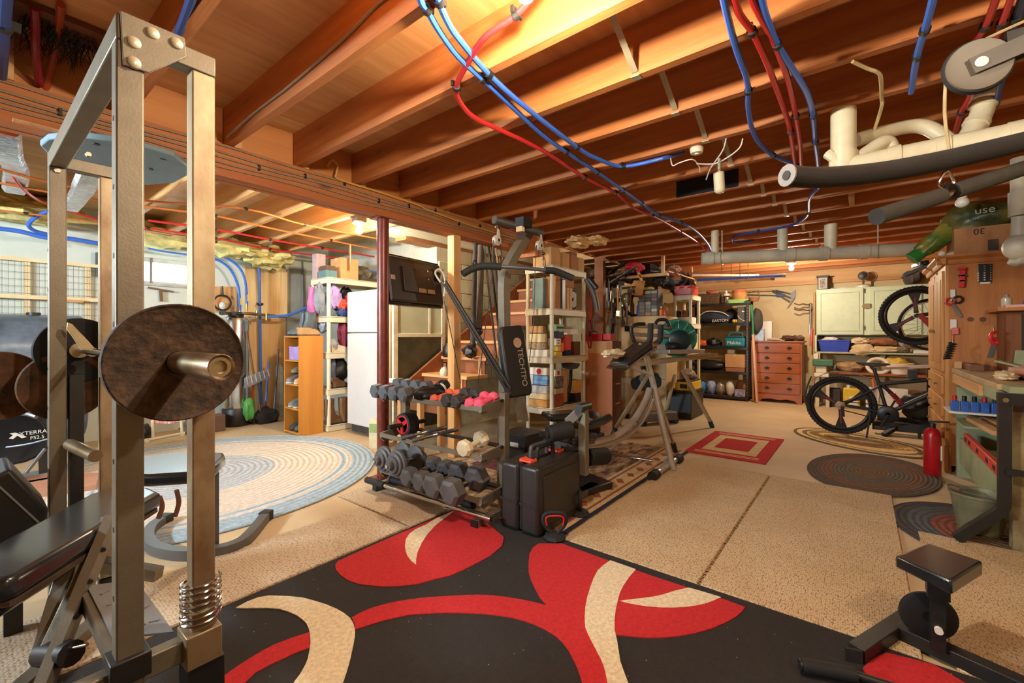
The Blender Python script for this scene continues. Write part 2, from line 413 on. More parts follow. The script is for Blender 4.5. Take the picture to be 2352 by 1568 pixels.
# corner of the far wall behind the stairs
# timber rim board at the head of the far wall
MB().box(9.49, -3.18, 2.10, 9.548, 4.1, 2.34).obj('trim_2', PINEY, kind='structure')
# --- light bulbs
def bulb(loc, label, base_z, group=None, k=1.0):
    x, y, z = loc
    t = thing('light_bulb', label, 'light bulb', (x, y, z - .12), group=group)
    MB().lathe([(.0, z + .005), (.055, z + .005), (.062, z - .012), (.045, z - .022), (.022, z - .03), (.022, z - .052)][::-1], (x, y, 0), n=24).obj('socket', mat('porcelain', (236, 232, 222), .3, var=0), t)
    if base_z > z + .01: MB().box(x - .05, y - .05, z + .004, x + .05, y + .05, base_z).obj('junction_box', GSTEEL, t)
    m = bpy.data.materials.get('bulb_glow_%g' % k)
    if not m:
        m = bpy.data.materials.new('bulb_glow_%g' % k); m.use_nodes = True; p = m.node_tree.nodes['Principled BSDF']
        p.inputs['Base Color'].default_value = (1, 1, 1, 1); p.inputs['Emission Color'].default_value = WARM + (1,)
        p.inputs['Emission Strength'].default_value = k * BULB_W / (math.pi * 4 * math.pi * .032 ** 2)
    MB().sph((x, y, z - .085), .032, 16, 10).obj('bulb', m, t)
    return t
bulb((2.47, 3.90, 2.30), 'lit bare bulb in a round porcelain socket behind the beam, left of the steel column', 2.36)
bulb((7.72, .82, 2.265), 'lit bare bulb in a porcelain socket hanging in front of the far wall', 2.36)
bulb((1.10, .82, 2.33), 'lit bare bulb above the black and red rug, just above the picture edge', 2.36, k=.85)
bulb((.92, -1.0, 2.33), 'lit bare bulb on the ceiling just behind the viewer', 2.36, k=.5)

# ================================================================ FLOOR COVERINGS
def woven(key, a, b_, sc, gap, rough=.9, st=(1, 1, 1), bump=.6):
    """thick woven strands: cells with dark gaps and raised tops"""
    m = bpy.data.materials.new(key); m.use_nodes = True; nt = m.node_tree; L = nt.links.new; bs = nt.nodes['Principled BSDF']
    bs.inputs['Roughness'].default_value = rough
    tc = nt.nodes.new('ShaderNodeTexCoord'); mp = nt.nodes.new('ShaderNodeMapping'); mp.inputs['Scale'].default_value = st; L(tc.outputs['Object'], mp.inputs[0])
    v = nt.nodes.new('ShaderNodeTexVoronoi'); v.inputs['Scale'].default_value = sc; v.inputs['Randomness'].default_value = .55; L(mp.outputs[0], v.inputs['Vector'])
    r = nt.nodes.new('ShaderNodeValToRGB'); r.color_ramp.elements[0].color = (0, 0, 0, 1); r.color_ramp.elements[0].position = .42; r.color_ramp.elements[1].position = .8
    L(v.outputs['Distance'], r.inputs[0])
    n = nt.nodes.new('ShaderNodeTexNoise'); n.inputs['Scale'].default_value = 3.0; n.inputs['Detail'].default_value = 6; L(tc.outputs['Object'], n.inputs['Vector'])
    c = nt.nodes.new('ShaderNodeValToRGB'); c.color_ramp.elements[0].position = .3; c.color_ramp.elements[0].color = lin(a) + (1,); c.color_ramp.elements[1].position = .7; c.color_ramp.elements[1].color = lin(b_) + (1,)
    L(n.outputs['Fac'], c.inputs[0])
    mx = nt.nodes.new('ShaderNodeMix'); mx.data_type = 'RGBA'; L(r.outputs[0], mx.inputs[0]); L(c.outputs[0], mx.inputs[6]); mx.inputs[7].default_value = lin(gap) + (1,)
    L(mx.outputs[2], bs.inputs['Base Color'])
    bp = nt.nodes.new('ShaderNodeBump'); bp.inputs['Strength'].default_value = bump; bp.inputs['Distance'].default_value = .006; bp.invert = True
    L(v.outputs['Distance'], bp.inputs['Height']); L(bp.outputs[0], bs.inputs['Normal'])
    return m
def pile(key, c, lint=.0):
    m = mat(key, c, .95, var=.16, vs=60, bump=.5, bs=260)
    if lint:
        nt = m.node_tree; L = nt.links.new; bs = nt.nodes['Principled BSDF']
        tc = nt.nodes.new('ShaderNodeTexCoord'); v = nt.nodes.new('ShaderNodeTexVoronoi'); v.inputs['Scale'].default_value = 22; L(tc.outputs['Object'], v.inputs['Vector'])
        r = nt.nodes.new('ShaderNodeValToRGB'); r.color_ramp.elements[0].position = .03; r.color_ramp.elements[0].color = (1, 1, 1, 1); r.color_ramp.elements[1].position = .06; r.color_ramp.elements[1].color = (0, 0, 0, 1)
        L(v.outputs['Distance'], r.inputs[0])
        mx = nt.nodes.new('ShaderNodeMix'); mx.data_type = 'RGBA'; L(r.outputs[0], mx.inputs[0]); L(bs.inputs['Base Color'].links[0].from_socket, mx.inputs[6]); mx.inputs[7].default_value = lin(lint) + (1,)
        L(mx.outputs[2], bs.inputs['Base Color'])
    return m
PB = pile('black_pile', (38, 35, 33), (180, 165, 145)); PR = pile('red_pile', (190, 34, 38)); PC = pile('cream_pile', (226, 208, 172))
rug = thing('area_rug', 'black shag rug with big red and cream swooping curves, in front of the dumbbell rack', 'rug', (.9, .8, 0))
MB().box(-.7, -1.0, .001, 2.145, 2.14, .012).obj('pile', PB, rug)
def patch(nm, pts, m, z0=.012, z1=.0155): MB().prism(pts, z0, z1).obj(nm, m, rug)
patch('red_shape', [(2.051,2.118),(2.079,1.925),(1.952,1.613),(1.865,1.554),(1.741,1.531),(1.587,1.539),(1.476,1.555),(1.412,1.589),(1.331,1.622),(1.265,1.678),(1.212,1.74),(1.16,1.838),(1.146,1.908),(1.149,1.98),(1.163,2.043),(1.186,2.087),(1.214,2.108),(1.435,2.118),(1.676,2.119),(1.882,2.118)], PR)
patch('cream_shape', [(2.037,2.113),(1.887,2.112),(1.781,2.09),(1.703,2.091),(1.636,2.068),(1.58,2.028),(1.529,1.97),(1.491,1.914),(1.467,1.869),(1.446,1.81),(1.438,1.764),(1.475,1.808),(1.524,1.857),(1.609,1.924),(1.703,1.984),(1.808,2.036),(1.907,2.069),(1.996,2.095)], PC, .013, .017)
patch('red_shape', [(1.004,1.64),(1.045,1.641),(1.087,1.634),(1.145,1.61),(1.201,1.577),(1.271,1.523),(1.338,1.457),(1.395,1.398),(1.442,1.346),(1.474,1.299),(1.501,1.251),(1.525,1.198),(1.546,1.146),(1.56,1.099),(1.571,1.057),(1.598,1.112),(1.641,1.169),(1.693,1.233),(1.748,1.286),(1.813,1.334),(1.885,1.381),(1.955,1.409),(2.012,1.41),(2.092,1.308),(2.083,1.016),(2.081,0.787),(2.087,0.588),(2.093,0.479),(2.088,0.39),(2.044,0.394),(1.988,0.407),(1.915,0.435),(1.847,0.468),(1.779,0.511),(1.721,0.557),(1.673,0.606),(1.635,0.655),(1.608,0.702),(1.582,0.747),(1.501,0.767),(1.398,0.688),(1.3,0.634),(1.25,0.698),(1.296,0.732),(1.344,0.779),(1.396,0.844),(1.419,0.885),(1.433,0.926),(1.439,0.974),(1.437,1.024),(1.428,1.077),(1.412,1.132),(1.373,1.21),(1.324,1.285),(1.283,1.341),(1.238,1.393),(1.163,1.47),(1.073,1.523),(1.018,1.546),(0.972,1.562),(0.991,1.6)], PR)
patch('cream_shape', [(2.089,1.014),(2.024,1.02),(1.961,1.019),(1.882,1.001),(1.809,0.978),(1.733,0.952),(1.663,0.923),(1.598,0.89),(1.548,0.86),(1.516,0.829),(1.488,0.798),(1.46,0.766),(1.431,0.733),(1.407,0.709),(1.384,0.691),(1.348,0.665),(1.3,0.635),(1.344,0.579),(1.391,0.612),(1.413,0.631),(1.46,0.67),(1.556,0.728),(1.606,0.761),(1.659,0.787),(1.725,0.813),(1.794,0.835),(1.854,0.853),(1.917,0.864),(2.004,0.873),(2.087,0.875)], PC, .013, .017)
patch('cream_shape', [(1.795,0.826),(1.854,0.775),(1.91,0.727),(1.959,0.695),(2.015,0.667),(2.086,0.622),(2.094,0.552),(2.099,0.487),(2.051,0.507),(2.006,0.529),(1.967,0.557),(1.928,0.589),(1.89,0.63),(1.859,0.672),(1.832,0.717),(1.812,0.763),(1.801,0.796)], PC, .013, .017)
patch('cream_shape', [(0.733,2.084),(0.781,2.093),(0.826,2.088),(0.859,2.065),(0.917,1.983),(0.947,1.926),(0.968,1.86),(0.984,1.803),(0.995,1.741),(0.999,1.689),(0.997,1.64),(0.986,1.598),(0.969,1.559),(0.947,1.525),(0.923,1.495),(0.867,1.427),(0.83,1.387),(0.799,1.356),(0.763,1.321),(0.659,1.451),(0.697,1.484),(0.722,1.5),(0.75,1.523),(0.777,1.552),(0.802,1.59),(0.824,1.626),(0.844,1.669),(0.859,1.708),(0.869,1.75),(0.871,1.791),(0.869,1.835),(0.859,1.883),(0.844,1.931),(0.818,1.975),(0.789,2.012),(0.753,2.055)], PC, .013, .017)
patch('red_shape', [(0.502,1.689),(0.554,1.697),(0.599,1.71),(0.646,1.719),(0.69,1.724),(0.735,1.724),(0.793,1.71),(0.851,1.689),(0.832,1.646),(0.809,1.603),(0.766,1.618),(0.721,1.624),(0.678,1.63),(0.634,1.631),(0.589,1.608),(0.546,1.594)], PR)
patch('red_shape', [(2.109,-0.07),(2.124,-0.135),(2.136,-0.2),(2.088,-0.271),(2.049,-0.307),(1.901,-0.121),(1.925,-0.035),(1.937,-0.008),(1.959,-0.003),(2.008,-0.019),(2.063,-0.044)], PR)
JUTE = woven('jute_weave', (200, 180, 150), (216, 198, 172), 80, (140, 108, 74), st=(1, 1.6, 1), bump=.45)
JUTE2 = woven('jute_weave_tan', (200, 174, 132), (216, 192, 154), 80, (132, 98, 58), st=(1, 1.6, 1), bump=.45)
def mat_rug(nm, x0, y0, x1, y1, m, label, h=.014, fringe=None, cat='mat'):
    t = thing(nm, label, cat, ((x0 + x1) / 2, (y0 + y1) / 2, 0))
    MB().box(x0, y0, .001, x1, y1, h).obj('weave', m, t, bv=.004)
    if fringe:
        fb = MB(); a0, a1, side, f = fringe
        n = int((a1 - a0) / .018)
        for i in range(n):
            a = a0 + (a1 - a0) * i / n; d = random.uniform(.01, .035); e = random.uniform(-.012, .012)
            p, q = ((a, f, .012), (a + e, f + side[1] * d, .004)) if side[1] else ((f, a, .012), (f + side[0] * d, a + e, .004))
            fb.tube(p, q, .004, n=5)
        o = fb.obj('frayed_edge', mat('frayed_jute', (150, 116, 72), .9), t); o['kind'] = 'stuff'
    return t
mat_rug('jute_mat', 2.152, .605, 4.22, 1.335, JUTE2, 'tan woven jute mat between the old-carpet runner and the frayed seam', fringe=(2.16, 4.2, (0, -1), .612))
mat_rug('jute_mat', 2.152, -.17, 4.22, .59, JUTE2, 'tan woven jute mat on the workbench side of the frayed seam')
mat_rug('jute_mat', 2.16, -1.5, 3.55, -.26, JUTE2, 'tan woven jute mat under the small black machine seat at lower right')
mat_rug('jute_mat', -.3, 2.16, 1.70, 2.66, JUTE, 'pale woven jute mat running beside the rug under the bench and steel uprights')
mat_rug('jute_mat', 1.72, 2.16, 2.11, 3.0, JUTE, 'short pale woven jute mat between the rug and the steel column', fringe=(2.17, 2.98, (1, 0), 2.112))
# old patterned runner under the home gym
pr = thing('patterned_runner', 'old oriental carpet with navy edge and worn red and cream field under the home gym', 'carpet', (3.3, 2.2, 0))
OF = mat('old_carpet_field', (200, 176, 136), .95, var=0, vs=7, st=(1, 2.2, 1), rgb2=(72, 40, 44), bump=.3, bs=120)
MB().box(2.13, 1.36, .001, 4.58, 3.02, .008).obj('field', OF, pr)
for y0, y1, c in ((1.36, 1.395, (28, 28, 52)), (1.395, 1.63, (198, 168, 122)), (1.43, 1.45, (140, 80, 58)), (1.58, 1.60, (130, 74, 56))):
    MB().box(2.13, y0, .008, 4.58, y1, .0095 + .0005 * (y1 - y0 < .03)).obj('border_band', mat('carpet_%d_%d' % (c[0], c[1]), c, .95, var=.15, vs=30, bump=.3, bs=150), pr)
MB().box(2.9, 2.0, .008, 4.1, 2.8, .0095).obj('centre_field', mat('carpet_navy', (36, 34, 54), .95, var=.3, vs=12, rgb2=(120, 60, 62), bump=.3, bs=120), pr)
for i in range(11):
    MB().ob((2.3 + .2 * i, 1.515, .0098), (.09, .05, .001), rz=.6).obj('motif', mat('carpet_140_80', (150, 92, 62), .95), pr)
# small red doormat
rm = thing('red_rug', 'small red rug with a cream double frame, on bare concrete past the exercise frame', 'rug', (5.2, 1.05, 0))
MB().box(4.575, .685, .001, 5.79, 1.41, .009).obj('field', PR, rm)
CRM = mat('cream_weave', (214, 190, 140), .95, bump=.3, bs=150)
for a, b_, c, d in ((4.78, .80, 5.58, 1.30),):
    MB().box(a, b_, .009, c, d, .0105).obj('cream_frame', CRM, rm)
    MB().box(a + .14, b_ + .09, .0105, c - .14, d - .09, .012).obj('red_centre', PR, rm)
for x in (4.655, 4.70, 5.66, 5.705): MB().box(x, .76, .009, x + .016, 1.34, .0105).obj('cream_stripe', CRM, rm)
def oval(nm, c, a, b_, rz, bands, label, h=.012, rings=26, cat='rug'):
    m = bpy.data.materials.new(nm + '_braid'); m.use_nodes = True; nt = m.node_tree; L = nt.links.new; bs = nt.nodes['Principled BSDF']; bs.inputs['Roughness'].default_value = .95
    tc = nt.nodes.new('ShaderNodeTexCoord'); mp = nt.nodes.new('ShaderNodeMapping'); mp.inputs['Scale'].default_value = (1 / a, 1 / b_, 0); L(tc.outputs['Object'], mp.inputs[0])
    ln = nt.nodes.new('ShaderNodeVectorMath'); ln.operation = 'LENGTH'; L(mp.outputs[0], ln.inputs[0])
    r = nt.nodes.new('ShaderNodeValToRGB'); r.color_ramp.interpolation = 'CONSTANT'
    for i, (p, cc) in enumerate(bands):
        e = r.color_ramp.elements[i] if i < 2 else r.color_ramp.elements.new(p)
        e.position = p; e.color = lin(cc) + (1,)
    L(ln.outputs['Value'], r.inputs[0])
    n = nt.nodes.new('ShaderNodeTexNoise'); n.inputs['Scale'].default_value = 45; L(tc.outputs['Object'], n.inputs['Vector'])
    mx = nt.nodes.new('ShaderNodeMix'); mx.data_type = 'RGBA'; mx.blend_type = 'OVERLAY'; mx.inputs[0].default_value = .55; L(r.outputs[0], mx.inputs[6]); L(n.outputs['Fac'], mx.inputs[7])
    L(mx.outputs[2], bs.inputs['Base Color'])
    mu = nt.nodes.new('ShaderNodeMath'); mu.operation = 'MULTIPLY'; mu.inputs[1].default_value = rings * 6.283; L(ln.outputs['Value'], mu.inputs[0])
    si = nt.nodes.new('ShaderNodeMath'); si.operation = 'SINE'; L(mu.outputs[0], si.inputs[0])
    ad = nt.nodes.new('ShaderNodeMath'); ad.operation = 'ADD'; L(si.outputs[0], ad.inputs[0]); L(n.outputs['Fac'], ad.inputs[1])
    bp = nt.nodes.new('ShaderNodeBump'); bp.inputs['Strength'].default_value = .5; bp.inputs['Distance'].default_value = .006; L(ad.outputs[0], bp.inputs['Height']); L(bp.outputs[0], bs.inputs['Normal'])
    t = thing(nm, label, cat, (c[0], c[1], 0), rz=rz)
    q = MB(); N = 72
    pts = [(a * math.cos(6.28318 * i / N), b_ * math.sin(6.28318 * i / N)) for i in range(N)]
    q.prism(pts, .001, h).obj('braid', m, t, local=True)
    q = MB().pipe([(x, y, h * .6) for x, y in pts], h * .62, n=6, sub=1, closed=True).obj('edge_coil', m, t, local=True)
    return t
oval('braided_rug', (1.2, 4.38), 1.48, 1.42, 0, [(0, (176, 184, 190)), (.42, (212, 202, 186)), (.80, (160, 180, 192)), (.83, (212, 202, 186)), (.86, (158, 178, 190))],
     'large oval braided rug in pale blue and cream in the room behind the beam', rings=30)
oval('braided_rug', (6.2, .04), .70, .42, math.radians(53), [(0, (176, 146, 104)), (.5, (222, 190, 120)), (.78, (120, 100, 76)), (.86, (226, 196, 132)), (.95, (112, 92, 66))],
     'tan and yellow oval braided rug with grey bands under the bicycle', rings=14)
oval('braided_rug', (4.86, -.06), .70, .43, math.radians(-8), [(0, (112, 82, 58)), (.3, (98, 86, 70)), (.6, (114, 78, 54)), (.8, (88, 74, 60))],
     'dark brown oval braided rug between the tan oval rug and the fire extinguisher', rings=15)
oval('braided_rug', (3.72, -.62), .56, .46, math.radians(20), [(0, (104, 84, 58)), (.35, (126, 66, 50)), (.6, (78, 80, 84)), (.85, (64, 60, 58))],
     'dark blue and red oval braided rug with a metal pail standing on it', rings=13)

# ================================================================ LEFT ROOM (behind the beam)
# wall rack of wooden rails and wire
PALE = mat('pale_lath', (226, 204, 160), .7, var=.08)
rk = thing('wire_rack', 'wooden-railed wire mesh rack fixed on the white wall above the tank', 'rack', (0, 6.68, 1.3))
for x0, x1, z0, z1 in ((-1.1, .99, 1.93, 1.965), (-1.1, .99, 1.55, 1.59)):
    MB().box(x0, 6.64, z0, x1, 6.675, z1).obj('rail', PALE, rk)
for x in (-.85, -.3, .41, .86): MB().box(x, 6.68, 1.28, x + .045, 6.715, 1.95).obj('upright', PALE, rk)
q = MB()
for i in range(50): q.tube((-1.08 + .042 * i, 6.66, 1.28), (-1.08 + .042 * i, 6.66, 1.95), .0016, n=5)
for i in range(9): q.tube((-1.1, 6.663, 1.33 + .07 * i), (.99, 6.663, 1.33 + .07 * i), .0016, n=5)
q.obj('wire_mesh', GSTEEL, rk)['kind'] = 'stuff'
MB().box(.7, 6.60, 1.535, .84, 6.64, 1.56).obj('ledge', PINEX, rk)
# oil tank
tk = thing('oil_tank', 'big dark blue-grey steel oil tank lying on legs against the white wall', 'tank', (-.2, 6.3, 0))
TKM = mat('tank_paint', (112, 126, 140), .27, .3, var=.25, vs=5, rgb2=(80, 92, 106), bump=.1, bs=20)
prof = []
N = 28
pts = []
for i in range(N):
    a = 6.28318 * i / N; pts.append((6.3 + .33 * math.cos(a), .76 + (.30 if math.sin(a) >= 0 else -.30) + .32 * math.sin(a)))
MB().prism(pts, -1.55, .80, 'x').obj('shell', TKM, tk, bv=.04, seg=3)
MB().box(-1.56, 5.955, .90, .81, 5.972, .912).obj('seam', TKM, tk)
for x in (-1.2, -.3, .45): MB().lathe([(.0, 1.375), (.05, 1.375), (.05, 1.40), (.0, 1.40)], (x, 6.3, 0), n=12).obj('filler_cap', BLK, tk)
for x in (-1.3, .55):
    for y in (6.1, 6.5): MB().tube((x, y, 0), (x, y, .3), .02).obj('leg', GSTEEL, tk)
# elliptical trainer
el = thing('exercise_bike', 'black elliptical trainer with white lettering on its shroud, beside the oil tank', 'exercise machine', (.1, 5.2, 0))
MB().prism([(0.007,0.773),(0.189,0.697),(0.342,0.585),(0.421,0.476),(0.44,0.387),(0.435,0.25),(0.32,0.201),(0.189,0.188),(0.007,0.2)], 5.02, 5.4, 'y').obj('shroud', mat('glossy_black', (18, 20, 26), .22, var=.1), el, bv=.02, seg=3)
MB().pipe([(0.069,5.215,0.654),(0.17,5.087,0.628),(0.252,4.985,0.595),(0.317,4.903,0.588),(0.362,4.847,0.566)], .018).obj('pedal_arm', GSTEEL, el)
MB().pipe([(0.109,5.164,0.327),(0.231,5.01,0.34),(0.333,4.882,0.366),(0.41,4.785,0.399)], .006, n=6).obj('trim_strip', mat('silver_trim', (170, 180, 195), .3, .6), el)
MB().bar((0.402,5.05,0.56), (0.414,5.05,0.095), .04, .05).obj('upright', BLK, el)
MB().box(-.5, 5.0, 0, .45, 5.06, .05).obj('foot', BLK, el)
MB().tube((0.303,4.759,0.178), (0.402,4.795,0.327), .012).obj('link_rod', GSTEEL, el)
LETW = mat('white_lettering', (222, 220, 210), .6, var=0)
text('XTERRA', el, (0.356,5.012,0.426), (1, 0, .02), (0, 0, 1), .040, LETW)
text('FS2.5', el, (0.378,5.012,0.385), (1, 0, .02), (0, 0, 1), .036, LETW)
MB().prism([(0.232,0.402),(0.253,0.424),(0.236,0.44),(0.266,0.441),(0.324,0.398),(0.297,0.393),(0.275,0.417),(0.253,0.394)], 5.010, 5.0145, 'y').obj('emblem', LETW, el)
# pinkish foam board lying on the floor
tag(MB().prism([(0.333,5.231),(0.723,4.914),(0.646,4.52),(0.296,4.649)], .001, .05).obj('foam_board', mat('terracotta_foam', (178, 128, 100), .8, var=.08), bv=.004), 'terracotta foam board lying on the floor behind the steel uprights', 'board')
# folding chair with red and white seat
fc = thing('folding_chair', 'folding chair with red and white striped webbing under the big rusty plate', 'chair', (1.5, 5.95, 0))
RW = mat('red_white_webbing', (196, 44, 44), .8, var=0, vs=34, st=(1, .05, .05), rgb2=(235, 225, 205))
MB().prism([(1.234,0.467),(1.586,0.426),(1.595,0.264),(1.546,0.222),(1.428,0.212),(1.285,0.243),(1.242,0.305)], 5.9, 5.93, 'y').obj('seat', RW, fc, bv=.006)
CRMT = mat('cream_tube', (210, 196, 160), .4)
MB().tube((1.206,5.9,0.073), (1.562,5.9,0.094), .016).obj('foot_rail', CRMT, fc)
MB().tube((1.278,5.9,0.277), (1.285,5.9,0.067), .014).obj('leg', CRMT, fc); MB().tube((1.53,5.9,0.254), (1.538,5.9,0.093), .014).obj('leg', CRMT, fc)
for u, pt in ((0, (1.23,5.88,0.071)), (1, (1.537,5.88,0.087))): MB().tube(pt, (pt[0], pt[1] + .03, pt[2]), .022).obj('end_cap', CRMT, fc)
# clutter behind the chair
for k, (p, r, c, lb) in enumerate((((1.25, 6.25, .10), (.10, .1, .10), (70, 70, 66), 'dark bundle of odds and ends on the floor behind the striped chair, nearer the tank'), ((1.75, 6.3, .09), (.12, .1, .09), (96, 92, 84), 'grey crumpled bundle on the floor behind the striped chair, nearer the steel water tank'))):
    tag(MB().blob(p, r, .5, 2, k + 3, flat=False).obj('bundle', mat('bundle%d' % k, c, .9, var=.4, vs=14)), lb, 'bundle')
tag(MB().box(1.93, 6.18, 0, 2.06, 6.36, .2).obj('storage_box', mat('mauve_brown', (110, 88, 80), .7), bv=.01), 'small mauve-brown box on the floor left of the steel water tank', 'box')
# stainless water tank
wt = thing('water_tank', 'stainless steel water tank with black base, pipes on its head', 'tank', (2.27, 6.45, 0))
STN = mat('stainless', (205, 210, 214), .18, 1.0, var=.06)
MB().lathe([(.155, .0), (.16, .02), (.16, .22), (.15, .235)], (2.27, 6.45, 0), n=28).obj('base', BLK, wt)
MB().lathe([(.145, .23), (.15, .25), (.15, 1.36), (.13, 1.41), (.09, 1.43)], (2.27, 6.45, 0), n=32).obj('shell', STN, wt)
MB().lathe([(.09, 1.43), (.09, 1.47), (.05, 1.49)], (2.27, 6.45, 0), n=20).obj('head', BLK, wt)
BRASS = mat('brass', (190, 150, 70), .35, .9)
MB().pipe([(2.27, 6.42, 1.47), (2.40, 6.42, 1.475), (2.55, 6.45, 1.465), (2.78, 6.5, 1.46)], .022, n=10, sub=3).obj('manifold', DULLCH, wt)
for x in (2.08, 2.2): MB().tube((x, 6.3, 1.465), (x, 6.38, 1.465), .028).obj('port', BLK, wt)
MB().tube((2.05, 6.36, 1.465), (2.3, 6.36, 1.465), .02).obj('header', BLK, wt)
for i, pt in enumerate(((2.316,6.45,1.516), (2.395,6.45,1.555), (2.525,6.45,1.467), (2.648,6.45,1.441))): MB().tube((pt[0], pt[1], pt[2] - .05), (pt[0], pt[1], pt[2] + .05), .016).obj('valve', BRASS if i != 2 else DULLCH, wt)
for pt in ((2.328,6.44,1.626), (2.412,6.44,1.678)): MB().box(pt[0] - .012, pt[1] - .01, pt[2] - .04, pt[0] + .012, pt[1] + .01, pt[2] + .05).obj('valve_handle', YEL, wt)
# blue pex lines
BP = mat('blue_pex', (58, 108, 205), .35, var=.03)
RP = mat('red_pex', (196, 40, 40), .35, var=.03)
OP = mat('copper_orange', (208, 122, 62), .35, .3, var=.05)
def line(nm, pts, r, m, label, cat='pipe', clips=(), n=8, sub=5, group=None):
    t = thing(nm, label, cat, tuple(pts[0]), group=group)
    MB().pipe(pts, r, n=n, sub=sub).obj('tube', m, t)
    for i in clips:
        p = V(pts[i]); d = (V(pts[min(i + 1, len(pts) - 1)]) - V(pts[max(i - 1, 0)])).normalized()
        MB().tube(p - d * .012, p + d * .012, r * 1.45, n=10).obj('clip', BLK, t)
        MB().box(p.x - r * 2.4, p.y - .006, p.z - r * .3, p.x + r * 2.4, p.y + .006, p.z + r * 1.6).obj('clip_ear', BLK, t)
    return t
line('water_line', [(1.978,6.5,2.167), (2.105,6.5,2.14), (2.225,6.5,2.041), (2.308,6.5,1.848), (2.316,6.45,1.643), (2.316,6.45,1.499)], .016, BP, 'blue hose curving down to the left valve of the steel water tank')
line('water_line', [(2.023,6.55,2.224), (2.191,6.55,2.202), (2.336,6.52,2.085), (2.397,6.5,1.915), (2.4,6.45,1.678), (2.4,6.45,1.561)], .016, BP, 'blue hose curving down to the right valve of the steel water tank')
line('water_line', [(2.612,6.6,2.181), (2.623,6.6,1.609), (2.629,6.6,1.121), (2.64,6.6,0.204)], .018, BP, 'blue pipe running straight down the plywood panels to the floor', clips=(1,))
line('water_line', [(2.648,6.45,1.441), (2.848,6.4,1.459), (2.984,6.3,1.505), (3.11,6.2,1.594)], .017, BP, 'blue hose sweeping from the manifold toward the plastic shelf with clothes')
line('water_line', [(0.161,6.4,2.187), (0.351,6.4,2.19), (0.54,6.4,2.16), (0.71,6.4,2.177), (0.942,6.4,2.161)], .022, BP, 'thick blue pipe running along the top of the white wall above the wire rack')
line('water_line', [(0.538,6.2,2.386), (0.455,6.25,2.314), (0.418,6.3,2.243), (0.462,6.35,2.204), (0.553,6.38,2.19)], .018, BP, 'blue hose looping in a U above the wire rack')
line('water_line', [(1.368,6.5,2.193), (1.531,6.5,2.177), (1.793,6.5,2.174)], .012, BP, 'thin blue hose above the basement window')
line('water_line', [(3.323,5.3,2.07), (3.523,5.3,2.069), (3.844,5.3,2.032)], .017, BP, 'blue pipe stub showing above the refrigerator')
# plywood and concrete facing on the left wall
PLW = wood('panel_plywood', (230, 202, 146), (206, 158, 98), 2, knot=.6, sc=4, dark=(120, 70, 34))
for nm, pts, m in (('trim_3', [(2.471,2.137),(3.019,2.186),(3.019,1.455),(2.471,1.436)], PLW), ('trim_4', [(2.471,1.418),(3.019,1.435),(3.019,0.07),(2.471,0.094)], PLW)):
    MB().prism(pts, 6.695, 6.72, 'y').obj(nm, m, kind='structure')
MB().prism([(2.915,2.115),(3.027,2.127),(3.027,1.455),(2.915,1.451)], 6.66, 6.694, 'y').obj('trim_5', PLW, kind='structure')
MB().prism([(3.038,2.169),(3.458,2.191),(3.458,0.094),(3.038,0.094)], 6.69, 6.72, 'y').obj('wall_patch', CONC, kind='structure')
MB().tube((3.262,6.678,2.313), (3.296,6.678,0.05), .011).obj('conduit', GREY, None, 'thin grey conduit running down the grey concrete patch', 'conduit')
# board with hanging hoop
bd = thing('hoop_board', 'pale board with a black hoop-shaped holder hung left of the blue hoses', 'holder', (2.207,6.66,1.501))
MB().prism([(2.106,1.826),(2.343,1.847),(2.343,1.503),(2.106,1.492)], 6.68, 6.70, 'y').obj('board', PINE, bd)
c = V((2.175,6.64,1.615)); MB().torus(c, .10, .012, 'y', 26, 8).obj('hoop', BLK, bd)
MB().tube((c.x, c.y, c.z + .10), (c.x, c.y, c.z + .22), .016, .01).obj('handle', BLK, bd)
MB().sph((c.x, c.y, c.z - .04), (.04, .02, .05)).obj('jar', mat('clear_jar', (210, 220, 220), .1), bd)
# wooden cross piece below the window, electrical box
hk = thing('wall_hook', 'small brown wooden cross-piece hung on the wall under the window', 'hook', (1.54,6.68,1.605))
MB().bar((1.408,6.69,1.754), (1.655,6.69,1.721), .03, .02).obj('arm', mat('dark_wood_hook', (110, 84, 60), .7), hk)
MB().bar((1.529,6.69,1.743), (1.538,6.69,1.595), .02, .03).obj('stem', mat('dark_wood_hook', (110, 84, 60)), hk)
tag(MB().prism([(0.947,2.104),(1.001,2.102),(1.001,1.837),(0.947,1.841)], 6.66, 6.72, 'y').obj('electrical_box', mat('box_grey', (86, 92, 96), .5)), 'grey electrical box on the white wall at the right end of the wire rack', 'electrical box')
# insulation tufts along the rim
INS = mat('yellow_insulation', (212, 198, 128), .95, var=.2, vs=10, bump=.6, bs=40)
for i, (p, r) in enumerate((((-.6, 6.45, 2.44), (.5, .25, .10)), ((.3, 6.45, 2.42), (.55, .25, .12)), ((1.5, 6.5, 2.36), (.42, .2, .12)), ((2.25, 6.35, 2.30), (.34, .3, .10)), ((2.65, 6.4, 2.25), (.30, .28, .13)))):
    tag(MB().blob(p, r, .55, 2.2, i, 26, 16).obj('insulation_batt', INS), ('fluffy yellow insulation batt stuffed above the white wall, ' + ('at the far left edge', 'above the wire rack', 'above the basement window', 'above the blue hoses', 'drooping lowest, above the plywood panels')[i]), 'insulation')
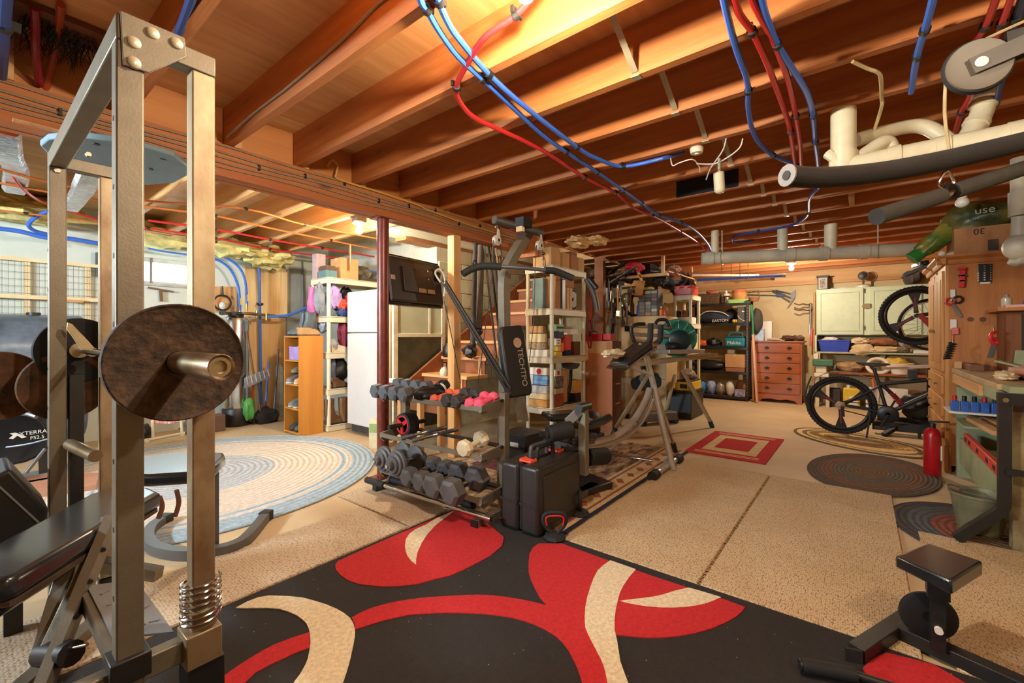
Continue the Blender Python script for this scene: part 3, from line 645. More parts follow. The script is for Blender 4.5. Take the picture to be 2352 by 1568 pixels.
# shovel, broom and garden tools in the corner
sv = thing('snow_shovel', 'grey ribbed snow shovel standing scoop-up among the tools in the corner', 'shovel', (2.45, 6.3, 0))
MB().prism([(2.295,0.629),(2.533,0.716),(2.599,0.607),(2.3,0.494)], 6.24, 6.26, 'y').obj('scoop', GREY, sv, bv=.004)
for i in range(6):
    a = V((2.316,6.238,0.64)) + V((.052 * i, 0, .018 * i)); MB().bar(a, a + V((.02, 0, -.1)), .012, .008, up=(0, 1, 0)).obj('rib', mat('light_rib', (170, 170, 168), .5), sv)
MB().tube((2.454,6.27,0.547), (2.508,6.27,0.066), .014).obj('shaft', GSTEEL, sv)
MB().tube((2.339,6.3,1.238), (2.429,6.3,0.651), .014).obj('shaft', BRN, sv)
for i, (a, b_, m, lb) in enumerate((((2.697,6.5,0.816), (2.585,6.35,0.028), BLUEP, 'blue-handled tool leaning in the corner by the snow shovel'), ((2.832,6.5,0.996), (2.676,6.3,0.02), GSTEEL, 'grey metal tool handle leaning next to the plastic-wrapped roll'), ((2.5,6.5,0.528), (2.405,6.35,0.038), ORG, 'orange handle leaning behind the snow shovel'))):
    t = thing('garden_tool', lb, 'tool', (b_[0], b_[1], 0)); MB().tube(a, b_, .013).obj('handle', m, t); MB().bar((b_[0], b_[1], .16), (b_[0] + .02, b_[1], .01), .16, .02).obj('blade', BLK, t)
tag(MB().lathe([(.055, 0), (.065, .02), (.06, .72), (.03, .76)], (2.92,6.702,0.0), n=18).obj('plastic_roll', mat('clear_wrap', (196, 204, 200), .25, var=.2)), 'roll wrapped in clear plastic standing beside the shoe shelf', 'roll')
tag(MB().blob((2.363,6.28,0.212), (.07, .06, .14), .4, 2, 5).obj('green_bag', GRN), 'bright green bag on the floor right of the steel water tank', 'bag')
tag(MB().blob((2.586,6.3,0.093), (.16, .1, .12), .4, 2, 9).obj('black_bin_bag', BLK), 'black heap at the foot of the garden tools', 'bag')
# ---------------------------------------------------------------- shoes
def shoe(label, loc, rz, m, sole, L=.27, h=.10, shaft=0.0, nm='shoe', laces=None, group=None):
    t = thing(nm, label, 'shoe', loc, rz=rz, group=group)
    def out(s): return [(L * x, s * y) for x, y in ((.5, 0), (.46, .032), (.33, .046), (.1, .042), (-.2, .032), (-.4, .034), (-.48, .02), (-.5, 0), (-.48, -.02), (-.4, -.034), (-.2, -.032), (.1, -.042), (.33, -.046), (.46, -.032))]
    MB().prism(out(1.0), 0, .022).obj('sole', sole, t, bv=.006, local=True)
    q = MB(); rows = []
    lv = [(.02, 1.0, 0, 1), (.05, .97, -.004, .98), (.075, .8, -.03, .86)] + [(h, .72, -.085, .58)] + ([(h + shaft * .5, .82, -.10, .50), (h + shaft, .95, -.10, .50)] if shaft else [])
    for z, sy, dx, sx in lv: rows.append([(x * sx + dx, y * sy, z) for x, y in out(1.0)])
    n = 14; vs = [p for r_ in rows for p in r_]
    fs = [(i * n + j, i * n + (j + 1) % n, (i + 1) * n + (j + 1) % n, (i + 1) * n + j) for i in range(len(rows) - 1) for j in range(n)]
    fs.append(tuple(range((len(rows) - 1) * n, len(rows) * n)))
    q.add(vs, fs).obj('upper', m, t, bv=.004, local=True, ang=60)
    if laces:
        lb = MB()
        for i in range(4): lb.tube((.045 - .028 * i, -.026, .068 + .012 * i), (.045 - .028 * i, .026, .068 + .012 * i), .004, n=5)
        lb.obj('laces', laces, t, local=True)
    return t
# orange shoe shelf
ss = thing('shoe_shelf', 'narrow orange wooden shelf full of shoes on the braided rug', 'shelf', (2.6, 5.3, 0))
OW = wood('orange_veneer', (206, 140, 58), (190, 122, 44), 2, knot=.1, rough=.45, sc=3)
X0, X1, Y0, Y1, ZT = 2.46, 2.755, 5.12, 5.50, 1.175
MB().box(X0, Y0, 0, X1, Y0 + .018, ZT).obj('side_panel', OW, ss, bv=.002)
MB().box(X0, Y1 - .018, 0, X1, Y1, ZT).obj('side_panel', OW, ss, bv=.002)
MB().box(X1 - .01, Y0 + .018, 0, X1, Y1 - .018, ZT).obj('back_panel', OW, ss)
for z in (.02, .30, .585, .87, 1.155): MB().box(X0, Y0 + .018, z, X1 - .01, Y1 - .018, z + .018).obj('shelf_board', OW, ss)
ZS = (.0395, .3195, .6045, .8895, 1.1765)
GSH = mat('grey_shoe', (120, 124, 126), .7, var=.2); OSH = mat('olive_shoe', (92, 92, 74), .8, var=.25); TSH = mat('tan_suede', (176, 140, 96), .85, var=.15)
WS = mat('pale_sole', (206, 204, 196), .7); DS = mat('dark_sole', (48, 44, 40), .8)
shoe('olive grey winter boot on the bottom level of the orange shoe shelf', (2.60, 5.25, ZS[0]), math.pi, OSH, DS, .26, .12, .13, 'boot', WS)
shoe('dark winter boot behind the olive one on the bottom level of the orange shelf', (2.60, 5.38, ZS[0]), math.pi, mat('charcoal_boot', (66, 66, 64), .8, var=.2), DS, .26, .12, .12, 'boot')
shoe('grey laced hiking shoe on the second level of the orange shelf', (2.59, 5.25, ZS[1]), math.pi, OSH, WS, .27, .12, .04, 'hiking_shoe', WS)
shoe('pale grey trainer beside the hiking shoe on the second level', (2.59, 5.38, ZS[1]), math.pi, GSH, WS, .27, .11, 0, 'trainer', WS)
shoe('grey canvas shoe with white toe on the middle level of the orange shelf', (2.56, 5.38, ZS[2]), math.pi, GSH, WS, .26, .10, 0, 'trainer', WS)
shoe('tan slipper on the middle level of the orange shelf', (2.57, 5.22, ZS[2]), math.pi, mat('tan_slipper', (220, 160, 100), .8), WS, .24, .085, 0, 'slipper')
shoe('grey clog stacked on top of the canvas shoe on the middle level', (2.58, 5.31, ZS[2] + .115), math.pi + .2, mat('taupe', (122, 112, 98), .8), DS, .26, .10, 0, 'clog')
pb = thing('purple_bin', 'lilac plastic bin on the upper level of the orange shoe shelf', 'bin', (2.585, 5.3, ZS[3]))
PU = mat('lilac_plastic', (176, 150, 214), .45)
q = MB().box(2.49, 5.17, ZS[3], 2.68, 5.43, ZS[3] + .006)
for a in ((2.49, 5.17, 2.68, 5.176), (2.49, 5.424, 2.68, 5.43), (2.49, 5.176, 2.496, 5.424), (2.674, 5.176, 2.68, 5.424)): q.box(a[0], a[1], ZS[3] + .006, a[2], a[3], ZS[3] + .15)
q.obj('tub', PU, pb); MB().pipe([(2.488, 5.168, ZS[3] + .15), (2.682, 5.168, ZS[3] + .15), (2.682, 5.432, ZS[3] + .15), (2.488, 5.432, ZS[3] + .15)], .006, n=6, sub=1, closed=True).obj('rim', PU, pb)
shoe('grey sandal lying in the lilac bin', (2.585, 5.30, ZS[3] + .09), math.pi, GSH, WS, .17, .09, 0, 'sandal', WS)
shoe('dark grey rubber boot on top of the orange shelf, far side', (2.60, 5.44, ZS[4]), math.pi + .1, mat('blue_grey_boot', (84, 96, 104), .4, var=.15), DS, .25, .11, .17, 'boot')
shoe('second dark grey rubber boot on top of the orange shelf, next to the suede shoe', (2.60, 5.335, ZS[4]), math.pi - .1, mat('blue_grey_boot', (84, 96, 104)), DS, .25, .11, .18, 'boot')
shoe('tan suede work shoe lying along the top of the orange shelf', (2.60, 5.17, ZS[4]), .1, TSH, mat('suede_sole', (120, 92, 60), .8), .28, .095, 0, 'work_shoe', BRN)
# ---------------------------------------------------------------- cream plastic shelving
def plastic_shelf(label, x0, y0, x1, y1, zs, th=.07):
    t = thing('plastic_shelf', label, 'shelf', ((x0 + x1) / 2, (y0 + y1) / 2, 0))
    for z in zs:
        q = MB().box(x0, y0, z - .012, x1, y1, z)
        for a in ((x0, y0, x1, y0 + .02), (x0, y1 - .02, x1, y1), (x0, y0 + .02, x0 + .02, y1 - .02), (x1 - .02, y0 + .02, x1, y1 - .02)): q.box(a[0], a[1], z - th, a[2], a[3], z + .004)
        q.obj('shelf_tray', CREAM, t, bv=.004)
    for x in (x0 + .026, x1 - .026):
        for y in (y0 + .026, y1 - .026):
            zz = [0] + list(zs)
            for a, b_ in zip(zz[:-1], zz[1:]):
                if b_ - th - a > .03: MB().tube((x, y, a), (x, y, b_ - th), .024, n=12).obj('post', CREAM, t)
    return t
plastic_shelf('cream plastic shelf unit holding clothes and shoes between orange shelf and refrigerator', 2.79, 5.08, 3.62, 5.50, (.075, .52, .965, 1.41, 1.89))
def carton(label, x0, y0, z0, dx, dy, dz, m=None, nm='cardboard_box', tape=True, rz=0, cat='box', group=None):
    t = thing(nm, label, cat, (x0 + dx / 2, y0 + dy / 2, z0), rz=rz, group=group)
    MB().box(-dx / 2, -dy / 2, 0, dx / 2, dy / 2, dz).obj('carton', m or CARD, t, bv=.003, local=True, seg=1)
    if tape:
        b = MB().box(-dx / 2 - .001, -.022, dz - .04, dx / 2 + .001, .022, dz + .001)
        b.obj('tape', mat('tape', (206, 178, 128), .35), t, local=True)
    return t
carton('large cardboard box on top of the clothes shelf, right of the small blue box', 2.99, 5.12, 1.8945, .24, .26, .27)
carton('small blue-green box on top of the clothes shelf by its front corner', 2.80, 5.13, 1.8945, .14, .2, .09, mat('bluegreen_card', (92, 128, 130), .7), tape=False)
carton('dark brown box stacked on the small blue-green box', 2.81, 5.15, 1.985, .12, .17, .06, mat('dark_brown_card', (92, 72, 56), .7), tape=False)
carton('tall mauve box standing at the back of the clothes shelf', 2.80, 5.37, 1.8945, .12, .11, .32, mat('mauve_card', (178, 156, 158), .8), tape=False)
carton('flat dark case on top of the clothes shelf nearest the steel column', 3.26, 5.1, 1.8945, .3, .2, .04, mat('dark_case', (70, 52, 44), .6), tape=False)
tag(MB().blob((3.40, 5.30, 2.0), (.16, .14, .1), .5, 2.5, 4).obj('grey_bundle', mat('bundle_olive', (92, 86, 68), .9, var=.4, vs=12)), 'olive grey bundle on top of the clothes shelf above the refrigerator', 'bundle')
def cloth(label, c, r, m, seed, nm='clothing', amp=.35, cat='clothing'):
    return tag(MB().blob(c, r, amp, 2.3, seed, 20, 13).obj(nm, m), label, cat)
cloth('pink jacket drooping from the upper tray of the clothes shelf', (2.79, 5.40, 1.60), (.075, .10, .20), mat('pink_jacket', (226, 116, 170), .85, var=.1), 1)
cloth('grey striped sleeve hanging beside the pink jacket', (2.78, 5.25, 1.64), (.06, .07, .18), mat('grey_sleeve', (110, 118, 126), .85, var=0, vs=5, st=(.05, .05, 1), rgb2=(150, 158, 168)), 2)
cloth('lilac top on the upper tray behind the corner post', (2.94, 5.2, 1.66), (.09, .08, .14), mat('lilac_cloth', (178, 158, 220), .85), 3)
cloth('red and orange cap on the upper tray of the clothes shelf', (3.03, 5.15, 1.56), (.07, .06, .07), mat('red_cap', (226, 78, 58), .8), 4)
cloth('blue mitten on the upper tray under the red cap', (3.02, 5.14, 1.475), (.07, .05, .06), mat('blue_mitt', (52, 72, 130), .8), 5)
cloth('black coat on the upper tray toward the refrigerator', (3.14, 5.28, 1.60), (.13, .12, .19), BLK, 6)
cloth('red scarf on the upper tray beside the refrigerator top', (3.10, 5.13, 1.62), (.04, .04, .09), REDP, 7)
cloth('white and navy goggles strap on the second tray', (2.86, 5.33, 1.30), (.06, .1, .09), mat('navy_white', (58, 66, 96), .7, vs=16, var=0, rgb2=(200, 205, 210)), 8)
cloth('maroon bag on the second tray of the clothes shelf', (3.06, 5.18, 1.21), (.08, .09, .18), mat('maroon_cloth', (122, 40, 66), .85), 9)
cloth('silver grey bundle on the second tray by the corner post', (2.90, 5.15, 1.06), (.05, .05, .08), mat('silver_cloth', (150, 156, 164), .6), 10)
carton('beige little box on the third tray of the clothes shelf', 2.86, 5.11, .9695, .07, .1, .09, mat('beige_card', (206, 190, 156), .8), tape=False)
shoe('cream shoe on the third tray next to the beige box', (3.0, 5.15, .969), 0, CREAM, WS, .2, .09)
cloth('grey fabric roll on the fourth tray of the clothes shelf', (2.89, 5.17, .74), (.05, .06, .17), mat('slate_cloth', (92, 104, 130), .85), 11)
cloth('black jacket on the fourth tray of the clothes shelf', (3.04, 5.25, .74), (.09, .1, .17), BLK, 12)
shoe('brown leather shoe on the fourth tray of the clothes shelf', (2.98, 5.14, .524), .3, BRN, DS, .24, .10, .03, 'leather_shoe', WS)
shoe('brown work boot on the bottom tray of the clothes shelf, near the corner post', (2.93, 5.15, .079), .2, BRN, DS, .25, .12, .2, 'work_boot', WS)
shoe('tan work boot on the bottom tray of the clothes shelf, beside the refrigerator', (3.12, 5.17, .079), .3, mat('tan_boot', (132, 100, 70), .8, var=.2), DS, .25, .12, .2, 'work_boot', WS)
# ---------------------------------------------------------------- refrigerator
fr = thing('refrigerator', 'white two-door refrigerator beside the dark red steel column', 'refrigerator', (3.27, 4.49, 0))
MB().box(2.985, 4.12, .03, 3.64, 4.87, 1.70).obj('body', CREAM, fr, bv=.006)
FRW = mat('fridge_enamel', (206, 208, 206), .3, var=.02)
MB().box(2.92, 4.12, 1.215, 2.98, 4.87, 1.70).obj('freezer_door', FRW, fr, bv=.012, seg=3)
MB().box(2.92, 4.12, .12, 2.98, 4.87, 1.205).obj('main_door', FRW, fr, bv=.012, seg=3)
gm = mat('grille_black', (40, 40, 38), .6)
gb = MB().box(2.97, 4.14, .02, 2.985, 4.85, .11).obj('grille', gm, fr)
for k in range(4): MB().box(2.965, 4.15, .028 + .02 * k, 2.972, 4.84, .036 + .02 * k).obj('grille_slat', GSTEEL, fr)
HCR = mat('handle_cream', (222, 208, 170), .4)
MB().pipe([(2.905, 4.19, 1.24), (2.885, 4.20, 1.30), (2.88, 4.22, 1.42), (2.89, 4.20, 1.54), (2.915, 4.185, 1.60)], .014).obj('handle', HCR, fr)
MB().pipe([(2.915, 4.185, 1.20), (2.89, 4.19, 1.12), (2.882, 4.20, .95), (2.885, 4.19, .82), (2.905, 4.18, .66)], .014).obj('handle', HCR, fr)
pgb = thing('paper_bag', 'small paper bag with black letters on the floor by the foot of the steel column', 'bag', (2.77, 4.0, 0), rz=math.radians(-52))
MB().add([(-.09, -.05, 0), (.09, -.05, 0), (.09, .05, 0), (-.09, .05, 0), (-.1, -.03, .22), (.1, -.03, .22), (.1, .03, .22), (-.1, .03, .22), (-.1, -.004, .3), (.1, -.004, .3), (.1, .004, .3), (-.1, .004, .3)],
         [(3, 2, 1, 0), (0, 1, 5, 4), (1, 2, 6, 5), (2, 3, 7, 6), (3, 0, 4, 7), (4, 5, 9, 8), (5, 6, 10, 9), (6, 7, 11, 10), (7, 4, 8, 11), (8, 9, 10, 11)]).obj('bag', mat('bag_paper', (220, 206, 168), .8, var=.06), pgb, local=True)
MB().box(-.092, -.043, .16, .06, -.036, .25).obj('label_patch', mat('greenish_print', (150, 170, 110), .8), pgb, local=True)
tx = text('IN', None, (0, 0, 0), (1, 0, 0), (0, 0, 1), .06, BLK); tx.parent = pgb; tx.matrix_basis = MX.Translation((.02, -.055, .05)) @ MX.Rotation(math.pi / 2, 4, 'X'); KIDS.setdefault(pgb.name, []).append(tx)

# ---------------------------------------------------------------- storm door, television, stairs
sd = thing('storm_door', 'white-framed storm door with two glass panes leaning between refrigerator and stairs', 'door', (3.37, 4.06, 0))
WF = mat('storm_frame', (222, 218, 190), .5)
for a in ((2.985, 0, 3.045, 1.62), (3.70, 0, 3.76, 1.62), (3.045, 1.16, 3.70, 1.20), (3.045, 0, 3.70, .10), (3.045, 1.56, 3.70, 1.62)): MB().box(a[0], 4.045, a[1], a[2], 4.075, a[3]).obj('frame_bar', WF, sd, bv=.003)
MB().box(3.50, 4.05, 1.20, 3.53, 4.07, 1.56).obj('frame_bar', WF, sd)
MB().box(3.045, 4.058, 1.20, 3.50, 4.062, 1.56).obj('upper_pane', mat('pale_panel', (200, 214, 186), .12, var=.03, coat=.5), sd)
MB().box(3.53, 4.058, 1.20, 3.70, 4.062, 1.56).obj('upper_pane', mat('pale_panel', (200, 214, 186)), sd)
MB().box(3.045, 4.058, .10, 3.70, 4.062, 1.16).obj('lower_pane', mat('olive_reflection_glass', (74, 74, 56), .25, var=.25, vs=4), sd)  # dark olive reflection in the glass, painted into the pane's base colour
tv = thing('television', 'flat television seen from behind, hung from the pine post under the beam', 'television', (2.66, 3.30, 1.68), rot=(math.radians(-8), 0, math.radians(8)))
TVM = mat('tv_back', (52, 42, 36), .42, var=.1)
MB().box(-.375, -.02, -.235, .375, .03, .225).obj('bezel', mat('tv_bezel', (24, 26, 30), .25, var=0), tv, local=True, bv=.008)
MB().prism([(-.35, -.21), (.35, -.21), (.35, .20), (-.35, .20)], -.055, -.02, 'y').obj('back_cover', TVM, tv, local=True, bv=.02, seg=3)
MB().box(-.2, -.075, -.12, .22, -.055, .12).obj('connector_hump', TVM, tv, local=True, bv=.01)
for x in (-.02, .10): MB().box(x, -.078, -.115, x + .10, -.0755, -.075).obj('sticker', mat('tan_label', (176, 140, 104), .7), tv, local=True)
MB().box(-.335, -.058, -.02, -.29, -.0555, .02).obj('sticker', mat('warn_label', (190, 150, 140), .7), tv, local=True)
vb = MB()
for i in range(30): vb.box(-.30 + i * .021, -.057, .165, -.292 + i * .021, -.0545, .19)
vb.obj('vent_slots', BLK, tv, local=True)
for x in (-.04, .12):
    for z in (.02, .1): MB().tube((x, -.085, z), (x, -.074, z), .008).obj('mount_screw', CHROME, tv, local=True)
MB().pipe([(.22, -.08, .12), (.28, -.12, .10), (.25, -.13, .02), (.27, -.12, -.06), (.29, -.10, -.1)], .012, n=7).obj('cable', mat('grey_lead', (160, 150, 140), .5), tv, local=True)
MB().box(.24, -.10, .02, .34, -.03, .14).obj('wall_bracket', BLK, tv, local=True)
# staircase rising away to the right
sr = thing('staircase', 'rough wooden staircase rising behind the dumbbell rack toward the ceiling', 'staircase', (3.4, 3.65, 0))
RIS = wood('riser_timber', (150, 92, 52), (128, 74, 40), 1, knot=.4)
for n in range(3, 13):
    x = 2.16 + .30 * n; z = .186 * n
    if z > 2.3: break
    MB().box(x - .03, 3.26, z - .035, x + .31, 4.02, z).obj('tread', PINEY, sr, bv=.004)
    MB().box(x, 3.30, z - .186, x + .018, 3.98, z - .035).obj('riser', RIS, sr)
    MB().box(x - .018, 3.34, z - .186, x + .0, 3.385, z - .035).obj('cleat', PINE, sr)
for y in (3.98,): MB().bar((2.98, y + .02, .44), (5.7, y + .02, 2.14), .035, .22).obj('stringer', RIS, sr)
# bundle of poles and a folded cover hung over the stair edge
for i, (a, b_, r, m, lb) in enumerate((((3.401,3.2,2.138), (3.361,3.2,1.088), .030, mat('charcoal_cover', (62, 56, 52), .9, var=.2), 'charcoal rolled cover hanging left-most in the pole bundle by the stairs'),
        ((3.507,3.21,2.166), (3.452,3.21,1.226), .045, mat('grey_brown_cover', (98, 86, 74), .9, var=.15), 'thick grey-brown rolled cover in the pole bundle by the stairs'),
        ((3.505,3.17,2.132), (3.706,3.17,0.948), .013, GSTEEL, 'grey rod behind the thick rolled cover by the stairs'),
        ((3.598,3.19,2.168), (3.844,3.19,0.883), .016, BLK, 'black rod in the middle of the pole bundle by the stairs'),
        ((3.629,3.16,2.15), (3.846,3.16,1.032), .02, mat('dark_brown_rod', (70, 58, 48), .6), 'dark brown thick rod in the pole bundle by the stairs'),
        ((3.718,3.18,2.124), (3.982,3.18,0.827), .011, mat('tan_rod', (150, 126, 92), .5), 'tan thin rod, right-most of the pole bundle by the stairs'))):
    t = thing('pole', lb, 'pole', (b_[0], b_[1], b_[2])); MB().tube(a, b_, r * .8, r).obj('shaft', m, t); MB().sph(b_, r * 1.25, 10, 6).obj('end_knob', BLK, t); MB().tube(a, (a[0], a[1], a[2] + .05), r * 1.05).obj('end_cap', m, t)
# things standing on the treads
def kettle(label, p, m, r=.08, h=.15):
    t = thing('jug', label, 'jug', p); MB().lathe([(r * .85, 0), (r, .02), (r, h * .7), (r * .6, h), (r * .6, h + .01)], p).obj('body', m, t)
    MB().pipe([(p[0] - r * .5, p[1], p[2] + h), (p[0] - r * .5, p[1], p[2] + h + .05), (p[0] + r * .5, p[1], p[2] + h + .05), (p[0] + r * .5, p[1], p[2] + h)], .007, n=6).obj('handle', BLK, t); return t
kettle('black kettle on a stair tread right of the pine post', (3.52, 3.72, .9305), BLK)
kettle('pale jug on a stair tread below the black kettle', (3.24, 3.5, .7445), CREAM, .05, .09)
cloth('dark bag on a lower stair tread behind the rack', (3.55, 3.42, 1.0), (.08, .08, .07), BLK, 21, 'bag', cat='bag')
carton('flat white box leaning at the left of the stair foot', 2.86, 3.55, .58, .05, .42, .14, PAPER, tape=False)
for y in (3.30, 3.95): MB().box(3.0, y, 0, 3.06, y + .05, .52).obj('support_post', PINE, sr)
MB().box(2.70, 3.26, .545, 3.10, 4.02, .58).obj('landing_board', PINEY, sr, bv=.004)
for y in (3.30, 3.6, 3.95): MB().box(2.74, y, 0, 2.79, y + .05, .545).obj('support_post', PINE, sr)
carton('dark red box standing in front of the white one at the stair foot', 2.80, 3.62, .58, .05, .36, .10, mat('dark_red_card', (122, 30, 34), .7), tape=False)

# ================================================================ STEEL RACK AT LEFT FRONT
rk = thing('weight_rack', 'tall grey hammered-steel barbell rack with four uprights at the left front', 'weight rack', (.34, 2.08, 0))
ZT = 1.963
for nm, x0, y0, m in (('upright', .238, 1.425, STEEL), ('upright', .238, 2.715, STEEL), ('guide_rail', .396, 1.43, RAILM), ('guide_rail', .400, 2.72, RAILM)):
    MB().box(x0, y0, .05, x0 + .055, y0 + .05, 1.90).obj(nm, m, rk, bv=.004)
    hb = MB()
    if nm == 'upright':
        for k in range(9): hb.tube((x0 - .001, y0 + .025, .35 + .17 * k), (x0 + .001, y0 + .025, .35 + .17 * k), .007, n=8)
        hb.obj('pin_holes', BLK, rk)
MB().box(.238, 1.425, 1.90, .293, 2.765, ZT).obj('top_beam', STEEL, rk, bv=.004)
for y in (1.43, 2.72): MB().box(.293, y, 1.902, .452, y + .05, 1.955).obj('cross_arm', STEEL, rk, bv=.003)
g1 = MB().prism([(0.245,1.966),(0.376,1.968),(0.38,1.919),(0.301,1.84),(0.25,1.835)], 1.417, 1.4245, 'y').obj('gusset_plate', STEEL, rk, bv=.0015)
for k, p in enumerate(((0.271,1.415,1.9), (0.308,1.415,1.943), (0.358,1.415,1.943), (0.271,1.415,1.85))):
    MB().lathe([(.0, -.007), (.009, -.0065), (.0135, -.003), (.015, .004)], p, 'y', 14).obj('bolt', mat('plated_bolt', (206, 196, 170), .35, .4), g1)
for k, p in enumerate(((0.264,2.712,1.939), (0.264,2.712,1.883), (0.308,2.712,1.982), (0.36,2.712,1.983))):
    MB().lathe([(.0, -.012), (.010, -.012), (.012, .004)], p, 'y', 6).obj('bolt', mat('plated_bolt', (196, 180, 130)), rk)
for x0, y0 in ((.225, 1.41), (.225, 2.70)): MB().box(x0, y0, .315, x0 + .08, y0 + .08, .375).obj('sleeve', BLK, rk, bv=.003)
MB().box(.383, 1.415, .02, .47, 1.50, .27).obj('sleeve', BLK, rk, bv=.003)
MB().box(.378, 1.41, .27, .462, 1.495, .36).obj('lower_sleeve', mat('gold_brown_steel', (146, 124, 92), .42, .4), rk, bv=.003)
for y in (1.44, 2.72): MB().box(-.45, y, .285, .384, y + .04, .342).obj('cross_bar', STEEL, rk, bv=.003)
MB().box(.245, 1.47, .285, .285, 2.72, .342).obj('side_bar', STEEL, rk)
for y in (1.43, 2.72):
    for x in (.24, .398): MB().box(x, y, 0, x + .05, y + .05, .06).obj('foot', RUB, rk)
sp_ = [(.4235 + .043 * math.cos(a), 1.455 + .043 * math.sin(a), .375 + .016 * a / 1.0) for a in [i * .35 for i in range(1, 130)] if .016 * a < .118]
sp_ = [(.4235 + .046 * math.cos(i * .4), 1.455 + .046 * math.sin(i * .4), .372 + .118 * i / 110) for i in range(111)]
MB().pipe(sp_, .0042, n=7, sub=1).obj('coil_spring', CHROME, rk)
MB().prism([(.262, 1.60), (.372, 1.50), (.372, 1.92), (.262, 2.0)], .342, .348).obj('tread_plate', GREY, rk)
for i in range(4):
    for j in range(3): MB().ob((.29 + .03 * j, 1.6 + .1 * i, .349), (.022, .008, .003), rz=.5 if (i + j) % 2 else -.5).obj('tread_stud', GREY, rk)
# storage pegs with end tube
MB().box(.30, 2.70, .40, .345, 2.76, 1.0).obj('peg_post', BLK, rk)
MB().tube((.30, 2.69, .70), (.34, 2.40, .69), .024, n=16).obj('weight_peg', DULLCH, rk)
# barbell and plates
bb = thing('barbell', 'rusty barbell racked between the steel uprights', 'barbell', (.343, 2.0, 1.09))
MB().tube((.343, 1.35, 1.105), (.343, 2.88, 1.105), .0135, n=14).obj('shaft', CHROME, bb)
MB().lathe([(.0, 1.075), (.013, 1.075), (.014, 1.06), (.021, 1.06), (.026, 1.052), (.028, 1.06), (.028, 1.36), (.034, 1.36), (.034, 1.375)], (.343, 0, 1.105), 'y', 20).obj('sleeve', DULLCH, bb)
MB().lathe([(.034, 2.80), (.034, 2.815), (.028, 2.815), (.028, 3.0)], (.343, 0, 1.105), 'y', 20).obj('sleeve', DULLCH, bb)
def plate(label, c, R, m, hole=.03, th=.03, rim=.02, hub=True):
    t = thing('weight_plate', label, 'weight plate', (c[0], c[1], c[2] - R))
    h = th / 2
    MB().lathe([(hole, -h), (R - rim - .008, -h), (R - rim, -h - .004), (R - .004, -h - .004), (R, -h), (R, h), (R - .004, h + .004), (R - rim, h + .004), (R - rim - .008, h), (hole, h), (hole, -h)], c, 'y', 44).obj('disc', m, t, ang=30)
    if hub: MB().lathe([(hole + .001, -h - .003), (hole + .016, -h - .003), (hole + .02, -h)], c, 'y', 20).obj('hub', m, t)
    return t
plate('big rusty weight plate on the near end of the barbell', (.343, 1.345, 1.105), .146, RUST, .029, .024, .002, False)
plate('dark weight plate on the far end of the barbell', (.343, 2.838, 1.105), .148, mat('dark_iron', (34, 32, 30), .7, .3, var=.3), .029)
plate('orange-rusted weight plate on the storage peg, left of the other', (.11, 2.93, .955), .148, RUST2, .029)
plate('rusty ringed weight plate on the storage peg under the barbell', (.30, 2.84, .945), .152, RUST2, .029)
hk = thing('bar_hook', 'long beige steel hook holding the far end of the barbell', 'hook', (.3, 2.66, 1.1))
MB().prism([(0.288,1.23),(0.303,1.222),(0.374,1.116),(0.369,1.089),(0.344,1.086),(0.336,1.098),(0.3,1.174),(0.285,1.2)], 2.652, 2.668, 'y').obj('hook_plate', mat('cream_steel', (176, 158, 120), .45, .3), hk, bv=.003)
MB().tube((.365, 2.64, 1.10), (.365, 2.69, 1.10), .02).obj('collar', DULLCH, hk)
# ---------------------------------------------------------------- weight bench
bn = thing('weight_bench', 'black vinyl weight bench with slanted steel legs standing inside the rack', 'bench', (.32, 2.3, 0))
PADC = [(0.107,1.867,0.5),(0.541,2.373,0.5),(0.529,2.477,0.5),(0.444,2.639,0.5),(0.345,2.577,0.5),(0.078,2.204,0.5),(0.027,2.064,0.5),(0.04,1.881,0.5),(0.078,1.851,0.5)]
MB().prism([(p[0], p[1]) for p in PADC], .43, .50).obj('pad', VINYL, bn, bv=.02, seg=3)
MB().prism([(p[0] * .96 + .012, p[1] * .98 + .045) for p in PADC], .415, .43).obj('pad_board', mat('board_brown', (70, 54, 40), .8), bn)
for a, b_ in (((0.351,2.161,0.5), (0.166,1.912,0.205)), ((0.252,2.173,0.421), (0.162,1.981,0.19))):
    MB().bar(a, b_, .05, .04).obj('leg', STEEL, bn, bv=.003)
a, b_ = V((0.347,2.134,0.508)), V((0.144,1.811,0.166))
MB().bar(a, b_, .03, .055).obj('adjuster_rail', STEEL, bn)
for k in range(4):
    p = a.lerp(b_, .2 + .2 * k); MB().tube(p - V((.0, .04, 0)), p + V((0, -.02, 0)), .008, n=8).obj('pin_hole', BLK, bn)
MB().tube((0.16,1.951,0.204), (0.207,1.828,0.233), .035).obj('pivot', BLK, bn)
MB().tube((0.195,1.843,0.243), (0.235,1.792,0.259), .006).obj('lock_pin', CHROME, bn)
MB().bar((-.1, 1.85, .03), (.35, 2.4, .03), .05, .05).obj('base_tube', STEEL, bn)
MB().bar((-.2, 1.98, .025), (.1, 1.7, .025), .05, .05).obj('foot_tube', STEEL, bn)
MB().bar((0.135,2.112,0.343), (0.046,2.191,0.3), .2, .05).obj('seat_pad', VINYL, bn, bv=.015)
b2 = thing('weight_bench', 'second black vinyl bench seat on a grey U-shaped steel foot, half behind the uprights', 'bench', (.85, 2.85, 0))
